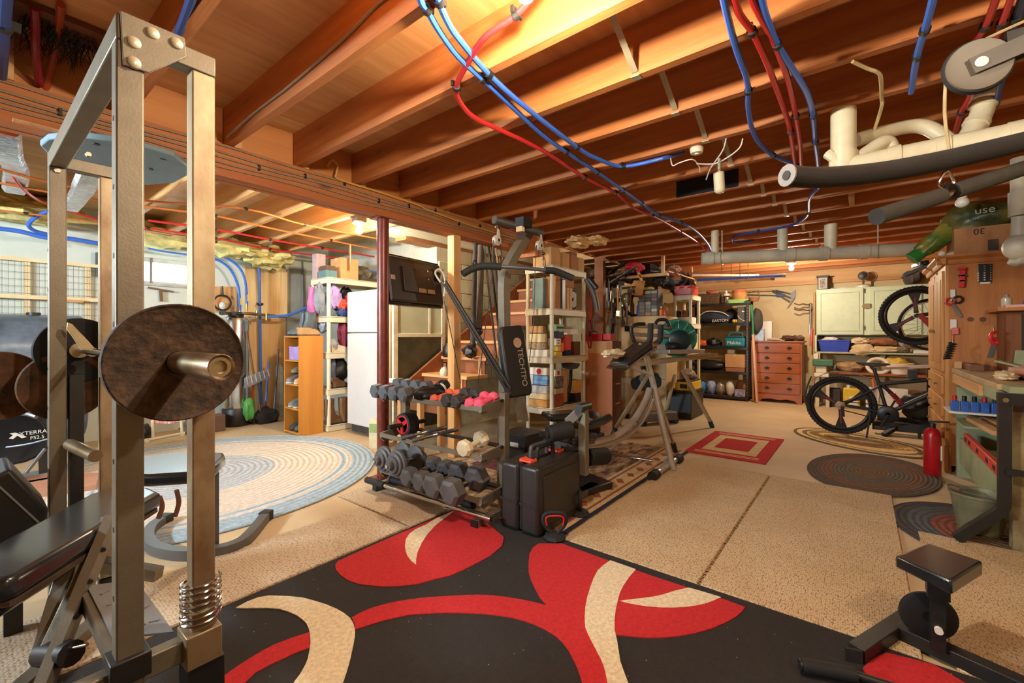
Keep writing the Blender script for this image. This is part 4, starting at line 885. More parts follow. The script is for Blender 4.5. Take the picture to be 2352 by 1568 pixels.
MB().prism([(p[0], p[1]) for p in [(0.649,3.094,0.5),(0.76,3.056,0.5),(0.843,2.981,0.5),(0.932,2.825,0.5),(0.911,2.737,0.5),(0.824,2.587,0.5),(0.749,2.521,0.5),(0.684,2.537,0.5),(0.554,2.638,0.5),(0.468,2.766,0.5),(0.452,2.961,0.5),(0.53,3.134,0.5)]], .455, .515).obj('seat_pad', VINYL, b2, bv=.018, seg=3)
MB().pipe([(0.788,3.392,0.03),(0.716,3.304,0.03),(0.666,3.157,0.03),(0.654,3,0.03),(0.692,2.859,0.03),(0.759,2.752,0.03),(0.855,2.677,0.03),(0.953,2.672,0.03),(1.041,2.748,0.03),(1.197,2.941,0.03)], .03, sec=[(-.026, -.026), (.026, -.026), (.026, .026), (-.026, .026)], sub=4).obj('u_foot', GSTEEL, b2, ang=50)
for p in ((0.799,3.4,0.03), (1.214,2.963,0.03)): MB().ob(p, (.06, .06, .058), rz=.6).obj('foot_cap', BLK, b2)
MB().box(.83, 2.72, .02, .875, 2.765, .46).obj('seat_post', GSTEEL, b2)
for u in ((0, (0.567,2.5,0.441), (0.564,2.503,0.342)), (1, (0.646,2.562,0.436), (0.642,2.567,0.309))):
    MB().pipe([u[1], ((V(u[1]) + V(u[2])) / 2 + V((.012, 0, 0))), u[2]], .010, n=6).obj('adjust_strap', mat('rust_brown', (110, 70, 50), .7), b2)
tag(MB().bar((0.344,2.62,0.196), (0.538,2.375,0.143), .05, .05).obj('steel_tube', STEEL, bv=.003), 'loose grey square steel tube end lying behind the front upright', 'tube')
sb = thing('leg_press_block', 'black slanted padded block at the left edge behind the bench', 'exercise pad', (0.233,4.248,0.0))
MB().prism([(0.024,0.617),(0.122,0.663),(0.223,0.476),(0.219,0.399),(0.162,0.376),(0.024,0.331)], 2.55, 2.85, 'y').obj('pad', mat('black_block', (24, 23, 22), .5, var=.2), sb, bv=.012)
MB().bar((0.075,2.548,0.636), (0.203,2.548,0.422), .004, .006).obj('edge_seam', GREY, sb)
MB().bar((0.131,2.6,0.441), ((0.131,2.6,0.441)[0], 2.6, 0), .05, .05).obj('support', BLK, sb)

# ================================================================ DUMBBELL RACK
dr = thing('dumbbell_rack', 'three-tier grey steel dumbbell rack beside the steel column', 'dumbbell rack', (2.12, 2.36, 0))
for y in (2.83, 1.81):
    MB().box(2.20, y, .06, 2.25, y + .05, .80).obj('upright', STEEL, dr, bv=.003)
    MB().box(1.94, y, .0, 2.36, y + .05, .055).obj('foot', STEEL, dr, bv=.003)
    MB().box(1.935, y - .001, .001, 1.945, y + .051, .056).obj('foot_cap', BLK, dr)
    for z in (.70, .40, .13): MB().prism([(1.99, z), (2.02, z - .03), (2.25, z + .02), (2.25, z + .07), (2.0, z + .04)], y + .018, y + .034, 'y').obj('arm_bracket', STEEL, dr)
for z in (.70, .40, .13):
    MB().bar((2.02, 1.82, z + .01), (2.02, 2.87, z + .01), .05, .012).obj('rail', STEEL, dr)
    MB().bar((2.02 - .026, 1.82, z + .022), (2.02 - .026, 2.87, z + .022), .006, .03).obj('rail_lip', STEEL, dr)
    MB().bar((2.20, 1.82, z + .055), (2.20, 2.87, z + .055), .05, .012).obj('rail', BLK, dr)
# long bar lying along the foot of the rack
lb = thing('steel_bar', 'long shiny steel bar lying on the floor along the front of the dumbbell rack', 'bar', (1.97, 2.3, 0))
MB().tube((1.92, 2.93, .085), (1.965, 1.72, .085), .017, n=14).obj('shaft', CHROME, lb)
MB().tube((1.92, 2.93, .085), (1.926, 2.72, .085), .024, n=14).obj('end_sleeve', RUB, lb)
lb2 = thing('steel_bar', 'black padded bar lying on the floor just behind the shiny one', 'bar', (2.05, 2.3, 0))
MB().tube((2.05, 2.80, .08), (2.06, 1.95, .08), .022, n=12).obj('shaft', RUB, lb2)
MB().tube((2.05, 2.82, .08), (2.05, 2.80, .08), .03, n=12).obj('end_sleeve', GSTEEL, lb2)
def hexd(label, loc, rz, r, hl, gl, m, hm=CHROME, neo=False, tilt=.15, group=None):
    t = thing('dumbbell', label, 'dumbbell', loc, rot=(0, -tilt, rz), group=group)
    for s in (-1, 1):
        x0, x1 = s * gl / 2, s * (gl / 2 + hl)
        if neo: q = MB().lathe([(.0, x0), (r * .75, x0 + s * .004), (r, x0 + s * hl * .3), (r, x0 + s * hl * .7), (r * .75, x1 - s * .004), (0, x1)], (0, 0, r), 'x', 8)
        else:
            q = MB(); c = r * .82
            pr_ = [(r * .7, x0), (r, x0 + s * hl * .16), (r, x1 - s * hl * .16), (r * .72, x1)]
            q.lathe(pr_, (0, 0, r * .88), 'x', 6)
        q.obj('head', m, t, local=True, bv=.003, ang=25)
    MB().lathe([(.0145, -gl / 2), (.018, -gl * .2), (.018, gl * .2), (.0145, gl / 2)], (0, 0, r * .9), 'x', 12).obj('handle', m if neo else hm, t, local=True)
    return t
HG = mat('hex_grey_rubber', (84, 87, 92), .6, var=.15); HB = mat('hex_black_rubber', (56, 56, 58), .6, var=.15)
for i, (y, r, lb_) in enumerate(((2.88, .056, 'grey hex dumbbell on the top tier, at the column end'), (2.775, .056, 'grey hex dumbbell on the top tier, second from the column'), (2.66, .056, 'grey hex dumbbell on the top tier, third from the column'), (2.545, .056, 'grey hex dumbbell on the top tier, next to the black gloves'))):
    hexd(lb_, (2.085, y, .722), 0, r, .085, .115, HG)
hexd('orange neoprene dumbbell on the top tier, next to the gloves', (2.10, 2.29, .722), .12, .033, .05, .11, mat('orange_neoprene', (232, 104, 74), .6), neo=True)
hexd('orange neoprene dumbbell on the top tier, next to the small black hex ones', (2.11, 2.215, .722), .12, .033, .05, .11, mat('orange_neoprene', (232, 104, 74)), neo=True)
hexd('small black hex dumbbell on the top tier, next to the orange pair', (2.09, 2.13, .722), 0, .046, .065, .11, HB)
hexd('small black hex dumbbell on the top tier, next to the pink pair', (2.09, 2.04, .722), 0, .046, .065, .11, HB)
hexd('pink neoprene dumbbell on the top tier, next to the black hex ones', (2.10, 1.955, .722), .15, .036, .055, .11, mat('pink_neoprene', (236, 92, 122), .6), neo=True)
hexd('pink neoprene dumbbell at the suitcase end of the top tier', (2.11, 1.885, .722), .15, .036, .055, .11, mat('pink_neoprene', (236, 92, 122)), neo=True)
for i, (c, r, lb_) in enumerate((((2.09, 2.45, .765), (.12, .045, .045), 'black padded boxing glove lying across the top tier, left one'), ((2.06, 2.38, .77), (.13, .05, .05), 'black boxing glove with white mark lying across the top tier, right one'))):
    t = thing('boxing_glove', lb_, 'glove', (c[0], c[1], .722))
    MB().blob(c, r, .25, 1.6, i + 31).obj('glove', mat('black_leather', (28, 27, 27), .5, var=.2), t)
    MB().blob((c[0] - .05, c[1] - .045, c[2] - .01), (.05, .022, .022), .15, 2, i).obj('thumb', mat('black_leather', (28, 27, 27)), t)
    MB().tube((c[0] + .10, c[1], c[2] + .02), (c[0] + .17, c[1] + .01, c[2] + .05), .035).obj('cuff', mat('black_leather', (28, 27, 27)), t)
    MB().tube((c[0] + .11, c[1], c[2] + .022), (c[0] + .125, c[1], c[2] + .03), .0365).obj('cuff_band', mat('white_band', (210, 205, 195), .7) if i else GSTEEL, t)
# middle tier
aw = thing('ab_wheel', 'red and black exercise roller wheel on the middle tier', 'exercise wheel', (2.10, 2.70, .42))
c = (2.12, 2.70, .505)
MB().lathe([(.068, -.05), (.085, -.045), (.088, 0), (.085, .045), (.068, .05), (.068, -.05)], c, 'x', 28).obj('tyre', RUB, aw)
hub = MB()
for k in range(3): a = k * 2.094 + .5; hub.bar((c[0] - .045, c[1] + .012 * math.cos(a), c[2] + .012 * math.sin(a)), (c[0] - .045, c[1] + .066 * math.cos(a), c[2] + .066 * math.sin(a)), .03, .02, up=(1, 0, 0))
hub.obj('spokes', REDP, aw)
MB().torus((c[0] - .045, c[1], c[2]), .064, .009, 'x', 26, 7).obj('rim', REDP, aw); MB().tube((c[0] - .05, c[1], c[2]), (c[0] + .05, c[1], c[2]), .022).obj('hub', REDP, aw)
for s in (-1, 1): MB().tube((c[0] + s * .05, c[1], c[2]), (c[0] + s * .17, c[1], c[2]), .015, .018).obj('grip', RUB, aw)
for i, (y, lb_) in enumerate(((2.52, 'dark steel hand-grip bar on the middle tier, near the roller wheel'), (2.40, 'dark steel hand-grip bar on the middle tier, farther from the roller wheel'))):
    t = thing('grip_bar', lb_, 'bar', (2.08, y, .42)); a = V((1.97, y + .06, .44)); b_ = V((2.24, y - .12, .50))
    MB().tube(a, b_, .011, n=10).obj('shaft', GSTEEL, t); MB().tube(a, a.lerp(b_, .25), .016).obj('grip', CAST, t); MB().tube(a.lerp(b_, .78), b_, .015).obj('grip', CAST, t)
    MB().tube(a.lerp(b_, .45), a.lerp(b_, .55), .016).obj('collar', CHROME, t)
hexd('ivory round-headed dumbbell at the suitcase end of the middle tier', (2.08, 1.97, .418), .1, .058, .07, .1, mat('ivory_vinyl', (222, 208, 172), .45, var=.04), neo=True)
# bottom tier
def plated(label, loc, r):
    t = thing('adjustable_dumbbell', label, 'dumbbell', loc)
    for s in (-1, 1):
        for k, (rr, th, x) in enumerate(((r, .028, .07), (r * .82, .02, .099), (r * .6, .018, .12), (r * .32, .03, .14))):
            q = MB().lathe([(0, s * x), (rr * .93, s * x), (rr, s * (x + .004)), (rr, s * (x + th - .004)), (rr * .93, s * (x + th)), (0, s * (x + th))], (0, 0, r), 'x', 30)
            q.obj('plate' if k < 3 else 'collar_nut', CAST, t, local=True)
    MB().tube((-.18, 0, r), (.18, 0, r), .013).obj('handle', CHROME, t, local=True)
    return t
plated('dumbbell of stacked round iron plates on the bottom tier, by the column', (2.07, 2.80, .152), .098)
plated('dumbbell of stacked round iron plates on the bottom tier, beside the hex ones', (2.05, 2.62, .152), .100)
for y, r, x, lb_ in ((2.45, .068, 2.06, 'large grey hex dumbbell on the bottom tier, beside the plate-loaded one'), (2.305, .070, 2.05, 'large grey hex dumbbell on the bottom tier, second from the plate-loaded one'), (2.145, .084, 2.02, 'heavy grey hex dumbbell on the bottom tier with a chrome grip'), (1.97, .088, 2.01, 'heaviest grey hex dumbbell, on the bottom tier by the tool case')):
    hexd(lb_, (x, y, .152), 0, r, .10, .12, CAST, tilt=.12)
# ---------------------------------------------------------------- tool case
cs = thing('tool_case', 'big black plastic tool case with orange latches standing on the rug', 'case', (2.29, 1.58, .012))
CSM = mat('case_black', (38, 36, 33), .42, var=.12, bump=.12, bs=120)
MB().box(2.05, 1.44, .018, 2.53, 1.572, .415).obj('shell_half', CSM, cs, bv=.022, seg=3)
MB().box(2.05, 1.588, .018, 2.53, 1.72, .415).obj('shell_half', CSM, cs, bv=.022, seg=3)
MB().box(2.07, 1.568, .03, 2.51, 1.592, .40).obj('seam', BLK, cs)
MB().box(2.10, 1.432, .07, 2.48, 1.442, .36).obj('raised_panel', CSM, cs, bv=.006)
for y in (1.508, 1.654): MB().box(2.045, y - .066, .185, 2.052, y + .066, .197).obj('groove', BLK, cs)
for y in (1.555, 1.605): MB().pipe([(2.20, y, .41), (2.205, y, .465), (2.225, y, .485), (2.355, y, .485), (2.375, y, .465), (2.38, y, .41)], .013, n=8, sub=3).obj('handle', GSTEEL if y > 1.6 else BLK, cs)
for x in (2.11, 2.42): MB().prism([(1.535, .414), (1.625, .414), (1.62, .434), (1.60, .424), (1.56, .424), (1.54, .434)], x, x + .065, 'x').obj('latch', mat('latch_orange', (235, 84, 56), .4, var=0), cs, bv=.003)
# push-up grips
def pushup(label, c, rz, rim):
    t = thing('push_up_grip', label, 'push-up grip', c, rz=rz)
    MB().lathe([(.062, 0), (.066, .006), (.055, .022), (.028, .034), (.0, .036)], n=8).obj('base', RUB, t, local=True, ang=20)
    MB().pipe([(-.018, 0, .03), (-.055, 0, .075), (-.065, 0, .115), (-.04, 0, .142), (.04, 0, .142), (.065, 0, .115), (.055, 0, .075), (.018, 0, .03)], .0125, n=9).obj('handle', RUB, t, local=True)
    if rim: MB().pipe([(-.045, -.012, .078), (-.052, -.012, .112), (-.034, -.012, .130), (.034, -.012, .130), (.052, -.012, .112), (.045, -.012, .078)], .005, n=7).obj('red_trim', REDP, t, local=True)
    return t
pushup('black push-up grip with red inner trim at the near foot of the tool case', (2.12, 1.375, .016), math.radians(-50), True)
pushup('plain black push-up grip on the carpet edge right of the tool case', (2.52, 1.44, .01), math.radians(30), False)
# ================================================================ HOME GYM
gy = thing('home_gym', 'multi-station home gym with lat bar, black backrest and pulleys behind the dumbbell rack', 'exercise machine', (2.6, 1.95, 0))
MB().pipe([(2.53, 2.10, .05), (2.50, 2.07, .5), (2.47, 2.03, .95), (2.425, 2.0, 1.35), (2.40, 1.98, 1.56), (2.415, 1.96, 1.66), (2.46, 1.93, 1.76), (2.56, 1.88, 1.93)], .03, sec=[(-.028, -.035), (.028, -.035), (.028, .035), (-.028, .035)], sub=3).obj('mast', STEEL, gy, ang=50)
MB().box(2.40, 1.55, .01, 3.0, 1.62, .06).obj('base_beam', STEEL, gy); MB().box(2.50, 1.60, .01, 2.57, 2.5, .06).obj('base_beam', STEEL, gy)
MB().tube((2.261,1.945,1.958), (2.562,1.759,1.894), .026, n=14).obj('top_bar', mat('dark_tube', (62, 58, 54), .45, .3), gy)
MB().tube((2.253,1.946,1.959), (2.264,1.944,1.958), .028, n=14).obj('bar_cap', GSTEEL, gy)
MB().ob((2.414,1.817,1.947), (.10, .07, .06), rz=0).obj('clamp', BLK, gy); MB().ob((2.383,1.823,1.907), (.03, .05, .05)).obj('label_plate', mat('tan_plate', (200, 176, 140), .6), gy)
def pulley(c, m=mat('pulley_grey', (190, 186, 176), .4, .3)):
    c = V(c)
    o = MB().lathe([(0, -.012), (.034, -.012), (.036, -.006), (.031, 0), (.036, .006), (.034, .012), (0, .012)], c, 'y', 22).obj('pulley', m, gy)
    MB().prism([(c.x - .03, c.z - .02), (c.x + .03, c.z - .02), (c.x + .008, c.z + .075), (c.x - .008, c.z + .075)], c.y - .016, c.y - .013, 'y').obj('pulley_cheek', m, o)
    MB().tube((c.x, c.y - .02, c.z), (c.x, c.y - .012, c.z), .011).obj('axle_cap', CHROME, o)
    MB().torus((c.x, c.y, c.z + .09), .014, .004, 'y', 14, 6).obj('eye', CHROME, o)
    return c
p1 = pulley((2.268,1.936,1.819)); p2 = pulley((2.53,1.767,1.804))
MB().pipe([p1 + V((-.035, 0, 0)), V((2.25,1.959,1.618)), V((2.233,1.98,1.382)), V((2.189,2.035,0.851))], .003, n=5, sub=1).obj('cable', BLK, gy)
MB().pipe([p1 + V((.035, 0, 0)), V((2.288,1.911,1.719))], .003, n=5, sub=1).obj('cable', BLK, gy)
MB().pipe([p2 + V((-.035, 0, 0)), V((2.511,1.791,1.634)), V((2.489,1.786,1.267)), V((2.422,1.775,0.998))], .003, n=5, sub=1).obj('cable', BLK, gy)
MB().pipe([p2 + V((.035, 0, 0)), V((2.547,1.746,1.725))], .003, n=5, sub=1).obj('cable', BLK, gy)
def carabiner(a, b_, par):
    a, b_ = V(a), V(b_); d = (b_ - a); s = V((.016, 0, 0))
    MB().pipe([a, a + d * .3 + s, a + d * .8 + s * .8, b_, a + d * .8 - s * .8, a + d * .3 - s], .0035, n=6, sub=3, closed=True).obj('carabiner', CHROME, par)
carabiner((2.279,1.906,1.717), (2.277,1.909,1.664), gy); carabiner((2.541,1.737,1.717), (2.545,1.733,1.656), gy); MB().sph((2.547,1.746,1.749), .012).obj('cable_ball', BLK, gy)
LBAR = [(2.073,2.052,1.586),(2.129,2.031,1.62),(2.189,1.987,1.64),(2.277,1.909,1.64),(2.392,1.812,1.636),(2.526,1.724,1.629),(2.598,1.681,1.627),(2.653,1.644,1.606),(2.698,1.603,1.583)]
MB().pipe(LBAR, .014, n=10).obj('lat_bar', GSTEEL, gy)
MB().pipe([(2.068,2.059,1.581),(2.129,2.031,1.62),(2.189,1.987,1.64),(2.279,1.906,1.64)], .024, n=12).obj('foam_grip', RUB, gy); MB().pipe([(2.528,1.721,1.629),(2.598,1.681,1.627),(2.653,1.644,1.606),(2.702,1.599,1.58)], .024, n=12).obj('foam_grip', RUB, gy)
MB().torus((2.14,2.017,1.654), .02, .004, 'y', 16, 6).obj('grip_ring', BLK, gy)
# backrest pad (faces the rug), lettering on it
def pad_pt(a, b_, d=0.0):   # a across 0..1, b down 0..1 on the pad face, d behind
    tl, tr, bl, br = V((2.311,1.946,1.236)), V((2.51,1.889,1.254)), V((2.306,1.856,0.754)), V((2.505,1.798,0.761))
    n = (tr - tl).cross(bl - tl).normalized()
    return tl.lerp(tr, a).lerp(bl.lerp(br, a), b_) + n * d
pd = MB(); ring = [(.0, .1), (.04, .03), (.14, 0), (.86, 0), (.96, .03), (1, .1), (1, .9), (.96, .97), (.86, 1), (.14, 1), (.04, .97), (0, .9)]
pd.add([pad_pt(a, b_, 0) for a, b_ in ring] + [pad_pt(a, b_, .06) for a, b_ in ring], [tuple(range(12))[::-1], tuple(range(12, 24))] + [(i, (i + 1) % 12, 12 + (i + 1) % 12, 12 + i) for i in range(12)])
nrm = (pad_pt(.5, .5, .06) - pad_pt(.5, .5, 0)).normalized()
away = nrm.dot(V((0, 0, 1.17)) - pad_pt(.5, .5)) > 0
back = pd.obj('backrest', mat('pad_black', (28, 26, 25), .5, var=.15), gy, bv=.014, seg=3)
off = .0615 if away else -.0015
rt = (pad_pt(1, .5) - pad_pt(0, .5)).normalized(); dn = (pad_pt(.5, 1) - pad_pt(.5, 0)).normalized()
text('TECHTPO', back, pad_pt(.68, .60, off), dn, rt, .060, mat('silver_print', (176, 166, 150), .4, .4), ext=.0008)
e0 = pad_pt(.62, .25, off); em = MB()
em.add([e0 + rt * (.034 * math.cos(a)) + dn * (.036 * math.sin(a)) for a in [6.28318 * i / 20 for i in range(20)]] + [e0 - (nrm if not away else -nrm) * .001 + rt * (.034 * math.cos(a)) + dn * (.036 * math.sin(a)) for a in [6.28318 * i / 20 for i in range(20)]], [tuple(range(20)), tuple(range(20, 40))[::-1]] + [(i, (i + 1) % 20, 20 + (i + 1) % 20, 20 + i) for i in range(20)])
em.obj('emblem', mat('emblem_tan', (160, 136, 110), .5), back)
MB().bar(pad_pt(.5, .3, .06 if not away else 0), pad_pt(.52, 1.35, .03), .05, .06).obj('pad_post', STEEL, gy)
MB().tube((2.09,2.272,1.569), (2.325,1.864,0.816), .014, n=10).obj('press_arm', BLK, gy); MB().tube((2.087,2.26,1.531), (2.314,1.878,0.792), .010, n=10).obj('press_arm', BLK, gy)
MB().pipe([(2.072,2.279,1.543),(2.049,2.307,1.603),(2.064,2.288,1.634),(2.083,2.265,1.603),(2.091,2.255,1.537),(2.087,2.26,1.447)], .007, n=6).obj('strap_hook', mat('pale_strap', (190, 180, 160), .5), gy)
MB().pipe([(2.087,2.26,1.417),(2.115,2.225,1.206),(2.158,2.17,0.845)], .003, n=5).obj('cable', BLK, gy)
# seat, leg arm, rollers
MB().prism([(2.50, 1.48), (2.74, 1.42), (2.80, 1.70), (2.56, 1.80)], .455, .505).obj('seat', VINYL, gy, bv=.015, seg=3)
MB().prism([(2.52, 1.50), (2.73, 1.44), (2.77, 1.68), (2.57, 1.76)], .43, .455).obj('seat_board', GSTEEL, gy)
MB().bar((2.62, 1.66, .06), (2.62, 1.66, .43), .06, .06).obj('seat_post', STEEL, gy)
MB().tube((2.335,1.563,0.546), (2.48,1.477,0.567), .055, n=18).obj('roller', RUB, gy, bv=.01); MB().tube((2.325,1.567,0.545), (2.336,1.561,0.546), .02).obj('roller_cap', BLK, gy)
MB().bar((2.563,1.437,0.713), (2.564,1.435,0.257), .055, .05).obj('leg_arm', STEEL, gy, bv=.004)
MB().bar((2.471,1.504,0.607), (2.538,1.436,0.691), .012, .06).obj('link_plate', GREY, gy, bv=.004); MB().tube((2.48,1.428,0.705), (2.629,1.434,0.703), .028, n=14).obj('pivot', BLK, gy)
MB().tube((2.61,1.537,0.332), (2.696,1.494,0.327), .06, n=18).obj('roller', RUB, gy, bv=.01); MB().tube((2.714,1.487,0.33), (2.903,1.443,0.31), .06, n=18).obj('roller', RUB, gy, bv=.01)
MB().prism([(2.65,1.589),(3.116,1.491),(3.207,1.778),(2.841,1.919)], .010, .06).obj('foot_plate', mat('plate_dark', (52, 54, 56), .35, .2), gy, bv=.008)
MB().prism([(3.0, 1.98), (3.25, 1.85), (3.35, 2.0), (3.1, 2.15)], .47, .53).obj('preacher_pad', VINYL, gy, bv=.015)
MB().bar((3.17, 2.0, .06), (3.17, 2.0, .47), .05, .05).obj('pad_stand', STEEL, gy)
MB().pipe([(2.992,1.459,0.571),(2.907,1.486,0.549),(2.803,1.536,0.537),(2.72,1.56,0.587)], .03, n=10).obj('curl_pad', VINYL, gy)
MB().box(2.72, 2.02, .01, 2.98, 2.3, .40).obj('weight_stack', BLK, gy, bv=.006); MB().box(2.716, 2.10, .30, 2.7195, 2.18, .335).obj('stack_label', PAPER, gy)
cloth('dark saddle-shaped bag lying behind the roller post', (3.62, 2.02, .36), (.20, .13, .11), BLK, 41, 'bag', cat='bag')
carton('low dark crate under the saddle-shaped bag', 3.45, 1.9, .01, .34, .26, .25, mat('dark_crate', (54, 48, 44), .7), tape=False)
# ================================================================ GLIDER EXERCISE FRAME
ag = thing('exercise_glider', 'chrome-legged exercise glider with curved rails and black handles', 'exercise machine', (3.85, 1.4, 0))
MB().pipe([(3.73,1.496,1.079),(3.782,1.43,0.758),(3.821,1.348,0.343),(3.843,1.273,0.019)], .026, n=12, sub=2).obj('front_leg', SILV, ag)
MB().tube((3.841,1.437,0.722), (4.255,1.397,0.097), .016, n=12).obj('rear_leg', CHROME, ag); MB().tube((4.214,1.4,0.154), (4.268,1.397,0.07), .024).obj('leg_cap', BLK, ag)
MB().tube((3.50, 1.32, .045), (4.12, 1.33, .045), .026, n=12).obj('foot_bar', SILV, ag)
for x in (3.47, 4.06): MB().tube((x, 1.32, .042), (x + .09, 1.32, .045), .041, n=12).obj('foot_cap', RUB, ag)
MB().ob((3.86, 1.32, .05), (.07, .07, .07)).obj('foot_joint', GREY, ag)
for d_, px in ((0, [(3.743,1.446,0.711),(3.647,1.455,0.6),(3.484,1.483,0.473),(3.265,1.517,0.39),(3.043,1.556,0.374),(2.808,1.61,0.384)]), (1, [(3.836,1.443,0.656),(3.748,1.456,0.531),(3.603,1.495,0.405),(3.381,1.533,0.336),(3.155,1.576,0.323),(2.926,1.622,0.34)])):
    MB().pipe(px, .026 - .006 * d_, n=12).obj('curved_rail', SILV, ag)
MB().ob((3.743,1.446,0.692), (.05, .05, .05)).obj('rail_joint', GREY, ag)
MB().bar((3.359,1.56,0.935), (3.637,1.451,1.103), .20, .05).obj('knee_pad', VINYL, ag, bv=.015, seg=3)
MB().bar((3.311,1.557,0.909), (3.623,1.453,1.066), .22, .015).obj('pad_frame', CHROME, ag)
MB().pipe([(3.392,1.519,0.97),(3.524,1.481,0.893),(3.694,1.428,0.841),(3.733,1.412,0.764)], .013, n=9).obj('brace', SILV, ag)
for a in ([(3.637,1.451,1.088),(3.665,1.416,1.133),(3.67,1.41,1.215),(3.672,1.408,1.281)], [(3.851,1.456,1.085),(3.887,1.411,1.131),(3.892,1.404,1.197),(3.894,1.401,1.275)]): MB().pipe(a, .025, n=10).obj('handle', RUB, ag)
MB().tube((3.585,1.468,1.093), (3.875,1.426,1.1), .02).obj('handle_bar', DULLCH, ag)
MB().ob((3.705,1.447,1.046), (.06, .06, .08)).obj('joint_block', GREY, ag)
cloth('crumpled cream cloth draped on the pad of the exercise glider', (3.318,1.579,1.028), (.12, .08, .035), mat('cream_cloth', (216, 200, 168), .9), 51, 'rag', .4, 'cloth')
# long low rail behind it
tag(MB().tube((3.896,2.135,0.03), (3.955,1.495,0.03), .012).obj('rail_tube', CHROME), 'thin chrome tube lying on the oriental carpet by the exercise glider', 'tube')
# ================================================================ MITRE SAW ON STAND
ms = thing('saw_stand', 'folding steel saw stand with rubber feet and splayed legs', 'stand', (5.6, 1.8, 0))
OLV = mat('olive_steel', (168, 152, 120), .4, .4, var=.15)
tp = V((5.043,2.174,0.824)); tq = V((6.109,1.477,0.927))
MB().bar(tp, tq, .06, .05).obj('rail', OLV, ms); MB().bar(tp + V((.12, .1, 0)), tq + V((.12, .1, 0)), .06, .05).obj('rail', OLV, ms)
for a, b_ in (((5.531,1.721,0.753), (5.999,1.497,0.0)), ((5.265,2.056,0.689), (4.794,2.299,0.0)), ((5.977,1.963,0.656), (6.015,2.123,0.0)), ((5.335,2.128,0.745), (5.942,2.627,0.0))):
    a, b_ = V(a), V(b_); b_.z = .03
    MB().bar(a, b_, .04, .03).obj('leg', OLV, ms); MB().tube(b_ + (a - b_).normalized() * .07, b_ - V((0, 0, .028)), .028).obj('rubber_foot', RUB, ms)
sw = thing('mitre_saw', 'sliding mitre saw with a big round teal blade guard on the folding stand', 'saw', V((5.522,1.813,0.965)))
SAWG = mat('saw_grey', (168, 162, 148), .4, .5, var=.12)
MB().ob((5.522,1.813,0.987), (.55, .42, .05), rz=-.5).obj('base', SAWG, sw, bv=.008)
MB().ob((5.464,1.805,1.036), (.42, .05, .07), rz=-.9).obj('fence', SAWG, sw, bv=.004)
MB().lathe([(0, .0), (.26, .0), (.26, .02), (0, .025)], (0, 0, 0), 'y', 24)
gc = V((5.542,1.788,1.148))
gd_ = thing('x', '', '', (0, 0, 0)); bpy.data.objects.remove(gd_)
bl_ = MB().lathe([(.0, -.03), (.19, -.03), (.235, -.012), (.24, .01), (.235, .03), (0, .03)], gc, 'x', 32); bl_.rot(gc, rz=math.radians(35))
bl_.obj('blade_guard', mat('teal_guard', (30, 96, 84), .2, var=.1, vs=9, rgb2=(64, 142, 122)), sw)
q = MB().lathe([(0, -.07), (.10, -.07), (.13, -.05), (.13, -.03), (0, -.03)], gc + V((-.03, 0, -.03)), 'x', 24); q.rot(gc, rz=math.radians(35)); q.obj('motor_cover', mat('dark_teal', (20, 48, 50), .35), sw)
for k in range(5):
    a = .5 + k * .55; d = V((0, math.cos(a), math.sin(a))); R_ = MX.Rotation(math.radians(35), 3, 'Z')
    MB().bar(gc + R_ @ V((-.034, 0, 0)) + R_ @ (d * .12), gc + R_ @ V((-.03, 0, 0)) + R_ @ (d * .22), .006, .014).obj('guard_rib', mat('pale_teal', (110, 180, 158), .3), sw)
MB().tube((4.948,2.133,1.294), (5.438,1.839,1.277), .022).obj('slide_rod', SAWG, sw); MB().tube((4.948,2.133,1.191), (5.438,1.839,1.17), .022).obj('slide_rod', SAWG, sw)
MB().pipe([(5.005,2.061,1.026),(4.964,2.113,1.129),(4.948,2.133,1.258),(4.986,2.085,1.309),(5.092,2.032,1.316)], .022, n=9).obj('rear_bracket', BLK, sw)
MB().pipe([(5.23,1.778,1.294),(5.204,1.811,1.36),(5.146,1.883,1.36),(5.124,1.911,1.309)], .02, n=9).obj('carry_handle', BLK, sw)
MB().blob((5.404,1.801,1.048), (.09, .09, .05), .2, 2, 3).obj('turntable_knob', BLK, sw)
tb = thing('bench_grinder', 'dark teal power tool hanging under the saw stand', 'power tool', V((5.557,2.17,0.617)))
MB().tube((5.476,2.272,0.56), (5.691,2.082,0.601), .10, n=18).obj('body', mat('dark_teal', (20, 48, 50)), tb, bv=.02); MB().tube((5.425,2.304,0.551), (5.48,2.267,0.56), .075, n=18).obj('wheel', RUB, tb); MB().ob((5.599,2.198,0.771), (.16, .12, .16), rz=.6).obj('mount', mat('dark_teal', (20, 48, 50)), tb)
